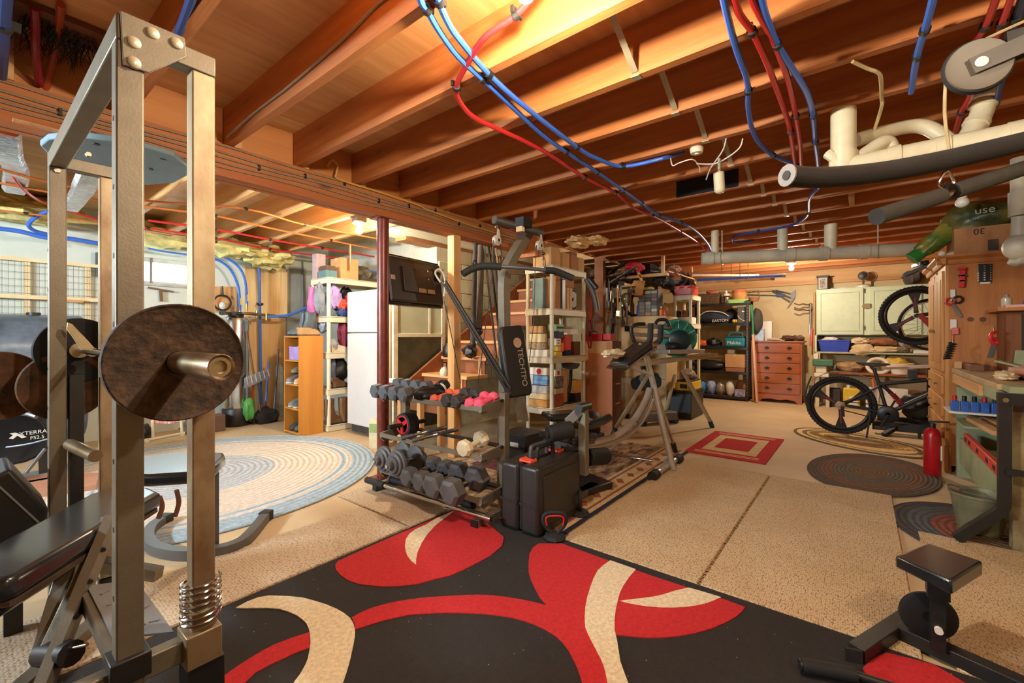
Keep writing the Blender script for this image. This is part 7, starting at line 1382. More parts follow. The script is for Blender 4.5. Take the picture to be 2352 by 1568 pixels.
t = hang('hacksaw', 'red-handled small saw hanging at the right of the pantry side', 'saw', (5.2,-0.833,1.072)); MB().pipe([(4.848,-0.794,1.203),(4.824,-0.764,1.19),(4.818,-0.756,1.157),(4.828,-0.769,1.118),(4.844,-0.789,1.105),(4.85,-0.797,1.131),(4.832,-0.774,1.157)], .012, n=8, sub=3).obj('handle', REDP, t); MB().bar((4.836,-0.779,1.111), (4.816,-0.753,1.007), .04, .006).obj('blade', GSTEEL, t); MB().tube((4.836,-0.779,1.203), (4.895,-0.788,1.236), .004, n=6).obj('peg', CHROME, t)
# on top of the pantry
cx = thing('cardboard_box', 'cardboard box with an upside-down number 30 on top of the pantry', 'box', (5.5, -.85, 1.863)); MB().box(5.32, -1.02, 1.863, 5.75, -.62, 2.09).obj('carton', mat('old_cardboard', (166, 116, 72), .8), cx, bv=.004); text('30', cx, (5.318, -.77, 2.05), (0, 1, 0), (0, 0, -1), .07, LETB); MB().box(5.316, -.88, 1.88, 5.3195, -.82, 1.97).obj('barcode_panel', mat('dark_panel', (70, 52, 44), .6), cx)
gs = thing('soil_bag', 'green and yellow plastic soil bag slumped over the box on top of the pantry', 'bag', (5.5, -.75, 2.09)); MB().blob((5.50, -.80, 2.18), (.18, .24, .15), .22, 1.8, 3, 28, 16).obj('bag', mat('soil_bag_print', (40, 54, 30), .35, var=0, vs=4, rgb2=(120, 104, 40)), gs); q = MB().blob((5.50, -.55, 2.06), (.10, .24, .085), .25, 2.2, 8, 22, 12); q.rot((5.50, -.55, 2.06), rx=math.radians(-42)); q.obj('slumped_end', mat('bright_green', (58, 100, 34), .35, var=0, vs=6, rgb2=(150, 130, 50)), gs); MB().tube((5.49, -.46, 1.97), (5.47, -.36, 1.88), .05, .062).obj('green_end', mat('leaf_green', (40, 120, 52), .35), gs)
text('use', gs, (5.305, -.80, 2.22), (0, -1, .05), (.2, 0, 1), .09, mat('dim_white', (150, 150, 130), .6, var=0)); text('RECYCLE', gs, (5.300, -.80, 2.15), (0, -1, .05), (.1, 0, 1), .045, mat('dim_green', (24, 34, 22), .6, var=0))
t = thing('dark_bin', 'dark blue bin beside the cardboard box on top of the pantry', 'bin', (5.5, -1.2, 1.863)); MB().box(5.34, -1.28, 1.863, 5.7, -1.04, 2.12).obj('tub', mat('dark_blue_bin', (24, 28, 46), .35), t, bv=.02); MB().box(5.33, -1.29, 2.12, 5.71, -1.03, 2.14).obj('rim', mat('dark_blue_bin', (24, 28, 46)), t)
tag(MB().sph((5.36, -.55, 1.89), .028, 10, 7).obj('porcelain_ball', PAPER), 'small white ball lying at the front corner of the pantry top', 'ball')
t = thing('clamp_lamp', 'black clamp poking out behind the pantry crown', 'clamp', (6.0, -.48, 1.86)); MB().bar((6.0, -.62, 1.93), (6.1, -.35, 1.80), .05, .03).obj('arm', BLK, t); MB().bar((5.9, -.5, 1.90), (6.2, -.42, 1.90), .03, .03).obj('jaw', BLK, t); MB().tube((5.95, -.45, 1.88), (5.95, -.45, 1.93), .02).obj('screw', CHROME, t); MB().box(5.98, -.66, 1.862, 6.06, -.58, 1.93).obj('base', BLK, t)
# fire extinguisher
fe = thing('fire_extinguisher', 'red fire extinguisher standing on the floor at the pantry corner', 'fire extinguisher', (5.10, -.465, 0)); MB().lathe([(.05, 0), (.056, .012), (.056, .33), (.048, .375), (.022, .40)], (5.10, -.465, 0), n=26).obj('cylinder', mat('extinguisher_red', (176, 18, 24), .3), fe); MB().lathe([(.022, .40), (.02, .44), (.0, .44)], (5.10, -.465, 0), n=14).obj('valve', BLK, fe); MB().bar((5.10, -.44, .45), (5.10, -.57, .46), .02, .014).obj('lever', BLK, fe); MB().pipe([(5.10, -.45, .42), (5.09, -.39, .40), (5.085, -.385, .30)], .012, n=7).obj('hose', BLK, fe); MB().box(5.062, -.52, .14, 5.09, -.512, .26).obj('label', PAPER, fe)
# workbench
wb = thing('workbench', 'old pale-green workbench with wooden edge and cluttered shelves, right of the pantry', 'workbench', (4.5, -.95, 0))
GW = mat('worn_green_paint', (150, 158, 118), .6, var=.12, vs=7, bump=.1, bs=30); TOPM = mat('worn_bench_top', (176, 146, 104), .7, var=.2, vs=6)
MB().box(3.66, -1.35, .865, 5.26, -.60, .90).obj('top', TOPM, wb, bv=.004); MB().box(3.70, -.63, .80, 5.24, -.605, .865).obj('apron', GW, wb); MB().box(4.05, -.605, .79, 5.1, -.585, .86).obj('wood_edge', PINEX, wb, bv=.003)
MB().box(5.17, -1.3, 0, 5.23, -.62, .75).obj('end_panel', GW, wb); MB().box(3.55, -.73, 0, 3.63, -.64, .865).obj('leg', mat('chipped_green', (164, 158, 118), .7, var=0, vs=5, rgb2=(96, 74, 50)), wb); MB().box(3.62, -1.34, 0, 3.70, -1.26, .865).obj('leg', GW, wb)
MB().box(4.86, -1.3, .565, 5.168, -.54, .58).obj('shelf_board', PAPER, wb); MB().box(4.7, -1.3, .48, 5.165, -.60, .495).obj('shelf_board', GW, wb); MB().box(3.72, -1.34, .14, 5.17, -1.32, .86).obj('back_panel', mat('dark_back', (60, 48, 38), .9), wb)
MB().box(3.70, -1.3, .12, 5.17, -.66, .14).obj('bottom_shelf', TOPM, wb); MB().box(3.70, -.66, .12, 5.17, -.635, .33).obj('trough_front', GW, wb)
for x, yo in ((3.50, 0), (3.66, -.06)): MB().pipe([(x, -.60 + yo, .86), (x, -.60 + yo, .30), (x, -.598 + yo, .26), (x, -.585 + yo, .225), (x + .02, -.42 + yo, .025)], .03, sec=[(-.024, -.024), (.024, -.024), (.024, .024), (-.024, .024)], sub=1).obj('bent_leg', BLK, wb, ang=50)
MB().bar((3.50, -.575, .835), (3.50, -1.4, .835), .06, .06).obj('top_rail', BLK, wb); MB().bar((3.47, -.60, .45), (3.47, -1.4, .44), .03, .03).obj('cross_rail', BLK, wb); MB().tube((3.465, -.60, .83), (3.475, -.60, .83), .012).obj('bolt', CHROME, wb); MB().box(3.50, -1.4, .866, 3.66, -.62, .90).obj('side_top', GW, wb)
lv = thing('spirit_level', 'red spirit level lying along the trough of the workbench', 'level', (4.4, -.65, .33)); MB().box(3.82, -.665, .331, 4.98, -.635, .40).obj('beam', mat('level_red', (206, 66, 50), .45), lv, bv=.003)
for x in (3.92, 4.12, 4.42, 4.72, 4.86): MB().box(x, -.667, .35, x + .07, -.633, .38).obj('window_slot', BLK, lv)
og = thing('bit_rack', 'row of blue plastic tool holders on the white inner shelf of the workbench', 'tool holder', (5.0, -.7, .581))
for k in range(7): MB().box(4.90, -.60 - .055 * k, .581, 4.96, -.555 - .055 * k, .66).obj('holder', BLUEP, og, bv=.004); MB().tube((4.93, -.578 - .055 * k, .66), (4.93, -.578 - .055 * k, .70), .014).obj('tool_handle', BLK if k % 3 else REDP, og)
for i, (c, r, m, lb) in enumerate((((4.1, -.9, .22), (.2, .16, .08), mat('blue_case', (52, 80, 150), .5), 'blue case in the trough of the workbench'), ((4.5, -.85, .22), (.16, .14, .08), BLK, 'black drill in the trough of the workbench'), ((4.85, -.9, .21), (.13, .14, .07), mat('white_tool', (190, 180, 160), .5), 'pale power tool in the trough of the workbench near the pantry'))): cloth(lb, c, r, m, 120 + i, 'power_tool', .35, 'tool')
for i, (x0, x1, z, lb) in enumerate(((3.75, 4.9, .516, 'long offcut of timber on the middle shelf of the workbench, front'), (3.9, 5.1, .516, 'long offcut of timber on the middle shelf of the workbench, behind'))): tag(MB().bar((x0 + .6, -.72 - .1 * i, z + .0), (x1 + .1, -.68 - .1 * i, z + .0), .06, .03).obj('timber_offcut', PINEX), lb, 'timber')
# things on the bench top
tag(MB().box(4.90, -.74, .9005, 5.2, -.66, .95).obj('wood_block', mat('dark_wood_block', (112, 68, 40), .6), bv=.004), 'dark wooden block at the pantry end of the bench top', 'wood block'); tag(MB().box(5.20, -.655, .9005, 5.24, -.61, .96).obj('wood_block', PINE, bv=.003), 'small pine block at the corner of the bench top', 'wood block')
t = thing('set_square', 'green metal set square propped on the bench top against the pantry', 'square', (4.9, -.95, .9)); MB().bar((4.9, -.80, .985), (4.7, -1.0, .92), .05, .012).obj('blade', GW, t); MB().bar((4.85, -.90, .92), (4.95, -.93, 1.06), .05, .015).obj('stock', GW, t)
cloth('pinkish rag crumpled on the bench top', (4.15, -.84, .945), (.16, .12, .045), mat('pink_rag', (190, 140, 110), .9, var=.15), 130, 'rag', .35, 'cloth'); cloth('cream glove lying at the front edge of the bench top', (4.05, -.70, .925), (.14, .05, .03), mat('cream_glove', (214, 190, 150), .9), 131, 'glove', .3, 'glove')
t = thing('jar', 'dark brown jar on the bench top at the picture edge', 'jar', (3.98, -.93, .9)); MB().lathe([(.05, .0), (.055, .01), (.055, .10), (.045, .12)], (3.92, -.92, .931), n=20).obj('body', mat('brown_glass', (96, 56, 34)), t); MB().tube((3.92, -.92, 1.05), (3.92, -.92, 1.07), .05).obj('lid', BLK, t)
hu = thing('small_hutch', 'small wooden cabinet with a shelf of bottles on the bench beside the pantry side', 'cabinet', (5.1, -1.1, .9)); MB().box(4.97, -1.5, .9, 5.26, -.86, 1.36).obj('carcass', wood('hutch_wood', (140, 84, 40), (110, 62, 28), 2, knot=.4, sc=3), hu); MB().box(4.955, -.96, .92, 4.972, -.94, 1.34).obj('dark_stile', BLK, hu); MB().box(4.955, -1.5, .92, 4.97, -.97, 1.34).obj('door', wood('hutch_wood', (140, 84, 40), (110, 62, 28), 2), hu); MB().box(4.85, -1.5, 1.36, 5.27, -.80, 1.385).obj('top_shelf', PNS, hu)
for i, (x, y, h, m, lb) in enumerate(((4.95, -.86, .10, mat('clear_bottle', (190, 176, 150), .2), 'clear bottle on the little cabinet, nearest the pantry front'), (4.93, -.97, .07, mat('blue_cap', (70, 84, 160), .4), 'small blue capped bottle on the little cabinet'), (4.92, -1.05, .13, mat('cream_bottle', (214, 206, 150), .4), 'tall cream bottle on the little cabinet at the picture edge'))): t = thing('bottle', lb, 'bottle', (x, y, 1.386)); MB().lathe([(.028, 0), (.03, .01), (.03, h * .7), (.012, h * .85)], (x, y, 1.386), n=14).obj('body', m, t); MB().tube((x, y, 1.386 + h * .85), (x, y, 1.386 + h), .014).obj('cap', GREY, t)
tag(MB().box(4.87, -.96, 1.3855, 4.93, -.84, 1.405).obj('pink_box', mat('pink_card', (214, 170, 160), .7)), 'small pink box lying on the little cabinet', 'box')
t = thing('glue_bottle', 'white pointed glue bottle standing on the bench top', 'bottle', (4.35, -1.0, .9)); MB().lathe([(.03, 0), (.03, .1), (.015, .14), (.004, .26)], (4.45, -1.0, .9), n=14).obj('body', PAPER, t); MB().lathe([(.06, .10), (.07, .12), (.0, .125)], (4.45, -1.0, .9), n=18).obj('collar', PAPER, t)
# galvanised pail
pl = thing('metal_pail', 'old galvanised metal pail on the dark oval rug by the bench leg', 'pail', (3.68, -.52, .013)); PM = mat('galvanised', (128, 130, 104), .5, .4, var=.2, vs=10); MB().lathe([(.0, .0), (.095, 0), (.13, .21), (.136, .21), (.136, .222), (.128, .222), (.092, .008), (0, .006)], (3.79, -.55, .014), n=30).obj('body', PM, pl); MB().pipe([(3.90, -.48, .23), (3.84, -.42, .245), (3.72, -.44, .25), (3.66, -.56, .245), (3.68, -.62, .23)], .004, n=6).obj('bail', GSTEEL, pl); MB().tube((3.76, -.425, .252), (3.70, -.46, .255), .012).obj('wooden_grip', BRN, pl)
# ================================================================ CABLE MACHINE AT RIGHT EDGE
cm = thing('cable_machine', 'black cable machine at the right edge with small seat, pulley arm and padded lat bar', 'exercise machine', (2.3, -.4, 0))
MB().add([(2.15,-0.095,0.36),(2.368,-0.204,0.36),(2.298,-0.342,0.36),(2.045,-0.232,0.36)] + [(2.17,-0.096,0.31),(2.364,-0.204,0.31),(2.289,-0.341,0.31),(2.049,-0.234,0.31)], [(0, 1, 2, 3), (7, 6, 5, 4), (0, 4, 5, 1), (1, 5, 6, 2), (2, 6, 7, 3), (3, 7, 4, 0)]).obj('seat', VINYL, cm, bv=.008)
b0 = V((2.188,-0.213,0.05)); MB().bar(b0, (b0.x, b0.y, .33), .05, .04, up=(0, 1, 0)).obj('seat_post', BLK, cm); MB().box(b0.x - .035, b0.y - .03, .24, b0.x + .035, b0.y + .03, .30).obj('post_sleeve', BLK, cm)
wc = V((b0.x + .06, b0.y + .02, .13)); q = MB().lathe([(.02, -.012), (.075, -.012), (.085, -.006), (.085, .006), (.075, .012), (.02, .012), (.02, -.012)], wc, 'x', 30); q.rot(wc, rz=math.radians(12)); q.obj('pulley_wheel', RUB, cm); MB().tube((b0.x - .04, b0.y, .13), (b0.x - .02, b0.y, .13), .012).obj('axle_bolt', PAPER, cm)
MB().bar((2.001,0.014,0.035), (2.528,-0.209,0.035), .055, .05).obj('base_tube', BLK, cm, bv=.003); MB().bar((2.258,-0.109,0.036), (2.126,-0.451,0.036), .055, .05).obj('base_tube', BLK, cm, bv=.003)
q = (1.981,0.022,0.035); MB().ob(q, (.012, .05, .046), rz=.35).obj('tube_end', RUB, cm)
fb = thing('foam_bar', 'short black foam-gripped bar lying on the black and red rug at lower right', 'bar', (1.879,0.094,0.0)); MB().tube((1.801,0.161,0.04), (1.861,0.016,0.04), .024, n=14).obj('foam_grip', RUB, fb); MB().tube((1.861,0.016,0.04), (1.875,-0.088,0.04), .014).obj('shaft', BLK, fb); MB().tube((1.798,0.168,0.04), (1.801,0.161,0.04), .02).obj('end_cap', BLK, fb)
# upper arm, pulley and lat bar (mast stands just outside the picture)
MB().bar((2.02, -1.12, .03), (2.02, -1.12, 2.10), .06, .06).obj('mast', BLK, cm); MB().bar((2.02, -1.12, .036), (2.126,-0.451,0.036), .055, .05).obj('base_tube', BLK, cm)
pc = V((1.931,-0.275,1.991)); MB().bar((2.02, -1.12, 2.08), pc + V((.03, -.06, .055)), .06, .05).obj('mast_arm', BLK, cm)
PF = V(((V((0, 0, 1.17)) - pc).x, (V((0, 0, 1.17)) - pc).y, 0)).normalized(); ph = math.atan2(PF.y, PF.x) + .35
q = MB().lathe([(.0, -.014), (.055, -.014), (.058, -.012), (.075, -.016), (.077, -.010), (.066, 0), (.077, .010), (.075, .016), (.058, .012), (0, .014)], pc, 'x', 34); q.rot(pc, rz=ph); q.obj('pulley', mat('pulley_grey_face', (104, 96, 82), .5), cm); q = MB().torus(pc, .070, .0135, 'x', 36, 8); q.rot(pc, rz=ph); q.obj('rubber_rim', RUB, cm)
nn = V((math.cos(ph), math.sin(ph), 0)); tt = V((math.sin(ph), -math.cos(ph), 0))
if tt.dot(V((.6225, -.7826, 0))) < 0: tt = -tt
for s in (-1, 1):
    MB().bar(pc + nn * (.022 * s) - tt * .02 + V((0, 0, -.006)), pc + nn * (.022 * s) + tt * .24 + V((0, 0, .075)), .008, .05).obj('pulley_cheek', mat('dark_cheek', (78, 72, 62), .5), cm)
MB().lathe([(.0, -.004), (.015, -.002), (.015, .002), (0, .004)], pc + nn * .028, 'x', 16).rot(pc + nn * .028, rz=ph).obj('axle_bolt', PAPER, cm)
CBL = mat('bare_cable', (190, 172, 130), .4, .3)
MB().pipe([pc - tt * .07, pc - tt * .074 + V((0, 0, -.12)), V((1.822,-0.202,1.72))], .0045, n=6, sub=3).obj('cable', CBL, cm); MB().pipe([pc + V((0, 0, .072)), pc + tt * .10 + V((0, 0, .105)), pc + tt * .2 + V((0, 0, .13))], .0045, n=6, sub=3).obj('cable', CBL, cm)
MB().pipe([(1.433,0.158,1.615),(1.501,0.105,1.617),(1.579,0.038,1.628),(1.668,-0.04,1.647),(1.744,-0.121,1.668),(1.822,-0.202,1.693),(1.909,-0.295,1.724),(2.013,-0.41,1.763)], .029, n=14).obj('lat_bar', mat('foam_black', (44, 42, 40), .8, var=.1, bump=.2, bs=140), cm); MB().lathe([(.012, 0), (.03, 0), (.03, .006), (.012, .006)], (0, 0, 0), 'x', 18)
e = V((1.432,0.16,1.616)); d = (e - V((1.501,0.105,1.617))).normalized(); MB().tube(e, e + d * .005, .030, n=16).obj('bar_end', GREY, cm); MB().tube(e + d * .005, e + d * .007, .013, n=12).obj('bar_bore', BLK, cm)
a = V((1.819,-0.198,1.659)); b_ = V((1.815,-0.194,1.608)); s = V((.0136, -.0171, 0)); MB().pipe([a, a + (b_ - a) * .3 + s * .6, a + (b_ - a) * .75 + s, b_, a + (b_ - a) * .75 - s, a + (b_ - a) * .3 - s * .6], .004, n=7, sub=3, closed=True).obj('carabiner', CHROME, cm)
MB().tube((1.584,-0.032,1.501), (1.778,-0.179,1.578), .023, n=14).obj('triceps_bar', mat('foam_grey', (66, 64, 58), .85, bump=.2, bs=140), cm); MB().tube((1.778,-0.179,1.578), (1.813,-0.207,1.593), .014).obj('bar_sleeve', CHROME, cm); MB().tube((1.813,-0.207,1.593), (2.09,-0.443,1.711), .023, n=14).obj('triceps_bar', mat('foam_grey', (66, 64, 58)), cm); MB().torus((1.794,-0.192,1.592), .021, .005, 'y', 18, 7).obj('hook_ring', CRK, cm)

# ================================================================ PIPES AND WIRES ON THE CEILING
def pex(px, r, m, label, clips=(), z=2.328): return line('pipe', px, r, m, label, clips=clips, n=9, sub=4)
pex([(0.903,1.123,2.328),(0.989,1.19,2.328),(1.031,1.206,2.328),(1.134,1.255,2.328),(1.283,1.308,2.328),(1.469,1.338,2.328),(1.569,1.353,2.328),(2.072,1.435,2.328),(2.37,1.452,2.328),(2.799,1.46,2.328),(3.288,1.483,2.328),(3.72,1.504,2.328),(4.178,1.52,2.328),(4.579,1.442,2.328),(5.087,1.433,2.328),(5.804,1.504,2.32),(6.05,1.52,2.25)], .0125, BP, 'long blue pipe crossing the joists, lower of the pair beside the red one', clips=(2, 5, 8, 9, 10, 11, 12, 13))
pex([(0.941,1.076,2.328),(1.034,1.145,2.328),(1.112,1.19,2.328),(1.203,1.226,2.328),(1.459,1.291,2.328),(1.783,1.331,2.328),(2.354,1.365,2.328),(2.588,1.351,2.328),(2.82,1.272,2.328),(2.853,1.018,2.328),(3.068,0.949,2.42)], .0125, BP, 'blue pipe running beside the long one and bending away between the joists', clips=(1, 4, 6, 8))
pex([(1.273,0.887,2.4),(1.285,1.001,2.36),(1.272,1.097,2.34),(1.278,1.172,2.328),(1.356,1.335,2.328),(1.439,1.476,2.328),(1.534,1.551,2.328),(1.689,1.605,2.328),(1.874,1.591,2.328),(2.098,1.566,2.328),(2.334,1.556,2.328),(2.838,1.58,2.328),(3.304,1.557,2.328),(3.81,1.614,2.328),(4.163,1.574,2.328),(4.979,1.569,2.328),(5.743,1.581,2.32),(6.025,1.535,2.22)], .0125, RP, 'long red pipe curving under the lit bulb and crossing beneath the joists', clips=(1, 5, 11, 12, 14, 15))
pex([(1.552,0.362,2.328),(1.64,0.372,2.328),(1.752,0.382,2.328),(1.98,0.397,2.328),(2.173,0.403,2.328),(2.321,0.419,2.328),(2.464,0.447,2.328),(2.725,0.477,2.328),(2.975,0.481,2.328),(3.248,0.444,2.328),(3.482,0.36,2.328),(3.706,0.285,2.328)], .0125, BP, 'blue pipe left-most of the four that drop down the right-hand ceiling', clips=(5, 9))
pex([(1.571,0.339,2.328),(1.664,0.342,2.328),(1.757,0.343,2.328),(1.878,0.326,2.328),(2.044,0.317,2.328),(2.283,0.312,2.328),(2.656,0.31,2.328),(2.933,0.316,2.328),(3.512,0.353,2.328),(3.831,0.374,2.328)], .0125, RP, 'red pipe next to the left-most blue one on the right-hand ceiling', clips=(3, 7))
pex([(1.603,0.298,2.328),(1.701,0.295,2.328),(1.802,0.287,2.328),(1.938,0.274,2.328),(2.174,0.263,2.328),(2.377,0.261,2.328),(2.737,0.272,2.328),(3.127,0.29,2.328),(3.538,0.321,2.328),(3.855,0.344,2.328)], .0125, RP, 'second red pipe on the right-hand ceiling, touching the right blue pipe', clips=(6,))
pex([(1.628,0.267,2.328),(1.721,0.27,2.328),(1.832,0.271,2.328),(2.025,0.263,2.328),(2.299,0.228,2.328),(2.536,0.203,2.328),(2.793,0.201,2.328),(3.186,0.217,2.328),(3.609,0.231,2.328),(4.16,0.263,2.328)], .0125, BP, 'blue pipe right-most of the four on the right-hand ceiling', clips=(3, 6, 7))
pex([(1.994,-0.193,2.328),(2.088,-0.192,2.328),(2.276,-0.187,2.328),(2.47,-0.179,2.328),(2.814,-0.183,2.328)], .0125, BP, 'short straight blue pipe left of the black pulley arm', clips=(2, 3))
pex([(2.142,-0.364,2.335),(2.237,-0.364,2.335),(2.403,-0.364,2.335),(2.568,-0.352,2.335),(2.996,-0.409,2.335),(3.243,-0.406,2.335),(3.538,-0.417,2.335)], .0125, RP, 'red pipe passing behind the black pulley', clips=(2, 5))
pex([(2.161,-0.399,2.33),(2.259,-0.402,2.33),(2.409,-0.406,2.33),(2.553,-0.409,2.33)], .011, RP, 'short red pipe at the top right above the black pulley', clips=(2,))
pex([(2.24,-0.429,2.335),(2.406,-0.443,2.335),(2.58,-0.455,2.335),(2.86,-0.489,2.335),(3.259,-0.531,2.335)], .0125, mat('dark_blue_pex', (36, 62, 120), .4), 'dark blue pipe at the right edge behind the pulley arm', clips=(1,))
pex([(4.172,0.259,2.33),(4.451,0.342,2.33),(4.995,0.394,2.33),(5.269,0.478,2.33),(5.437,0.604,2.33),(5.501,0.894,2.33),(5.576,1.124,2.33),(5.72,1.214,2.32),(5.888,1.201,2.31),(6.044,1.03,2.34)], .0125, mat('deep_blue_pex', (44, 62, 140), .4), 'deep blue pipe looping away over the white drain pipe', clips=(2, 5))
pex([(0.495,1.698,2.36),(0.512,1.857,2.36),(0.525,1.978,2.36),(0.538,2.106,2.36),(0.571,2.297,2.4)], .016, mat('dark_blue_pex', (36, 62, 120)), 'dark blue pipe above the corner plate of the steel rack', clips=())
pex([(0.098,2.214,2.34),(0.106,2.533,2.34),(0.113,2.815,2.34),(0.122,3.179,2.345)], .018, mat('dark_blue_pex', (36, 62, 120)), 'dark blue pipe at the top left corner', clips=(1,))
pex([(0.197,2.708,2.54),(0.204,2.774,2.5),(0.208,2.828,2.45),(0.223,2.954,2.41),(0.238,3.075,2.37)], .016, mat('dark_red_pex', (140, 30, 40), .4), 'dark red pipe bending down behind the beam at top left')
pex([(0.265,2.626,2.56),(0.279,2.839,2.55),(0.279,2.959,2.5),(0.268,3.06,2.42),(0.259,3.122,2.36)], .016, mat('rust_pex', (170, 76, 36), .4), 'orange-brown pipe beside the dark red one at top left')
# black bristly broom head caught between the joists
br = thing('broom_head', 'black bristle broom head lodged between the joists at top left', 'broom', (0.245,2.609,2.45)); q = MB()
for i in range(150):
    a = random.uniform(-1.4, 1.4); l = random.uniform(.08, .16); p = V((0.26,2.841,2.56)) + V((random.uniform(-.09, .13), random.uniform(-.06, .12), 0)); q.tube(p, p + V((l * math.sin(a) * .6, l * .5, -l * .75)), .0025, .001, n=4)
q.obj('bristles', BLK, br)['kind'] = 'stuff'; cb_ = V((0.264,2.813,2.56)); MB().box(cb_.x - .12, cb_.y - .08, 2.555, cb_.x + .16, cb_.y + .12, 2.58).obj('block', mat('dark_wood_block', (112, 68, 40)), br)
# lines strung through the left room
for i, (pts, r, m, lb, cl) in enumerate((
    ([(0.06,4.583,2.33),(0.176,4.68,2.33),(0.438,4.795,2.33),(0.981,4.799,2.33),(1.632,4.394,2.33),(2.239,4.537,2.33),(3.229,4.495,2.33)], .009, OP, 'thin orange pipe, highest of the lines strung through the left room', (2, 4, 5)),
    ([(0.067,5.07,2.32),(0.191,5.061,2.32),(0.665,5.068,2.32),(1.161,4.93,2.32),(1.522,4.835,2.32),(2.153,4.94,2.32),(2.778,4.988,2.32),(3.63,5.054,2.32)], .010, OP, 'copper-orange pipe, second of the lines strung through the left room', (2, 4, 6)),
    ([(1.157,5.499,2.31),(1.699,5.398,2.31),(2.282,5.463,2.31),(2.929,5.474,2.31),(3.922,5.46,2.31)], .011, RP, 'red pipe, third of the lines strung through the left room', (1, 2, 3)),
    ([(0.246,4.864,2.34),(0.329,5.158,2.31),(0.471,5.438,2.3),(0.889,5.827,2.3),(1.23,5.846,2.3),(1.838,5.838,2.3),(2.51,6.011,2.3),(3.187,5.957,2.3),(4.169,5.804,2.3)], .011, RP, 'red pipe curving down at left, lowest of the lines in the left room', (4, 5, 6, 7)),
    ([(0.129,6.074,2.3),(0.384,6.019,2.3),(0.876,5.95,2.3),(1.571,5.996,2.3)], .008, OP, 'short copper pipe above the wire rack', (1, 2)))): line('pipe', pts, r, m, lb, clips=cl, n=7)
line('pipe', [(2.95, 4.85, 2.28), (2.95, 4.85, 2.05)], .014, mat('copper', (190, 110, 70), .35, .7), 'short copper drop pipe above the refrigerator')
# blue oval board stowed under the beam
ob_ = thing('oval_board', 'blue-grey oval board with screw holes stowed flat below the beam at left', 'board', (.66, 3.3, 2.10)); N = 40
ct = V((0.523,3.139,2.12)); pts = []
PO = [(0.25,3.189),(0.265,3.061),(0.339,2.924),(0.465,2.841),(0.594,2.821),(0.705,2.836),(0.797,2.95),(0.837,3.113),(0.825,3.317),(0.737,3.502),(0.581,3.551),(0.426,3.521),(0.308,3.372)]
MB().prism(PO, 2.115, 2.146).obj('panel', mat('blue_grey_board', (108, 132, 142), .6, var=.06), ob_, bv=.006)
for p in [(0.675,2.928,2.115),(0.672,3.148,2.115),(0.418,2.944,2.115)]: MB().tube((p[0], p[1], 2.110), (p[0], p[1], 2.1155), .014).obj('screw_hole', BLK, ob_)
MB().bar((.15, 3.0, 2.147), (.95, 3.0, 2.147), .04, .004).obj('hanging_cleat', PINE, ob_)
# silver foil duct tails
for i, (a, b_, lb) in enumerate((((0.157,3.824,2.34), (0.28,5.365,2.34), 'bright galvanised duct strip beyond the beam at the left edge'), ((0.567,4.061,2.3), (0.611,5.51,2.3), 'crumpled silver foil strip seen between the left uprights'))):
    t = thing('foil_duct', lb, 'duct', a); q = MB()
    a, b_ = V(a), V(b_); MB().pipe([a, a.lerp(b_, .3) + V((0, 0, -.02)), a.lerp(b_, .6) + V((.02, 0, .015)), b_], .05, sec=[(-.07, -.01), (.07, -.01), (.05, .02), (-.05, .02)], sub=5).obj('foil', mat('silver_foil', (196, 202, 208), .25, .8, var=.25, vs=20, bump=.5, bs=30), t); MB().ob(a, (.09, .04, .05)).obj('collar', mat('copper', (190, 110, 70)), t)
# galvanised strap bridging between joists
SM = mat('galv_strap', (186, 178, 150), .4, .5)
sY = .80
for i in range(8, 22):
    x0, x1 = JX[i] + .042, JX[i + 1]; y = sY - .016 * (i - 8) * 2
    MB().bar((x0 + .004, y, 2.575), (x1 - .004, y, 2.36), .028, .003, up=(0, 0, 1)).obj('bridging_strap', SM, ceiling)
    MB().box(x1 - .006, y - .02, 2.34, x1 + .03, y + .02, 2.345).obj('strap_foot', SM, ceiling)
# pvc drains
pv = thing('drain_pipe', 'thick cream plastic drain with a tall riser and elbows behind the padded bar', 'pipe', (2.85, .05, 2.0))
MB().tube((2.86, .075, 2.345), (2.86, .075, 2.02), .055, n=20).obj('riser', PVC, pv); MB().tube((2.86, .075, 2.12), (2.86, .075, 2.00), .062, n=20).obj('coupling', PVC, pv); MB().tube((2.86, .13, 2.04), (2.86, -2.2, 2.05), .056, n=20).obj('main_run', PVC, pv)
for y in (-.10, -.27, -.50): MB().tube((2.86, y, 2.041), (2.86, y - .05, 2.042), .062, n=20).obj('coupling', PVC, pv)
MB().pipe([(2.869,0.008,2.083),(2.904,-0.036,2.121),(2.931,-0.071,2.15),(2.955,-0.1,2.164),(2.967,-0.116,2.137),(2.969,-0.118,2.099),(2.969,-0.118,2.052)], .035, n=12, sub=3).obj('elbow', PVC, pv); MB().tube((2.969,-0.118,2.106), (2.969,-0.118,2.092), .040, n=14).obj('coupling', PVC, pv)
MB().pipe([(2.982,0.026,2.217),(3.062,-0.074,2.254),(3.149,-0.183,2.287),(3.176,-0.25,2.282),(3.181,-0.304,2.238),(3.16,-0.358,2.155),(3.124,-0.393,2.089)], .036, n=12, sub=3).obj('branch_pipe', PVC, pv); MB().pipe([(3.105,-0.369,2.1),(3.14,-0.414,2.159),(3.164,-0.444,2.22),(3.186,-0.472,2.296),(3.194,-0.482,2.383),(3.194,-0.482,2.464)], .045, n=14, sub=3).obj('branch_pipe', PVC, pv)
for p, q_ in (((3.164,-0.444,2.224), (3.173,-0.454,2.246)), ((3.189,-0.475,2.318), (3.192,-0.478,2.346)), ((3.194,-0.482,2.416), (3.194,-0.482,2.442))): MB().tube(p, q_, .052, n=16).obj('coupling', PVC, pv)
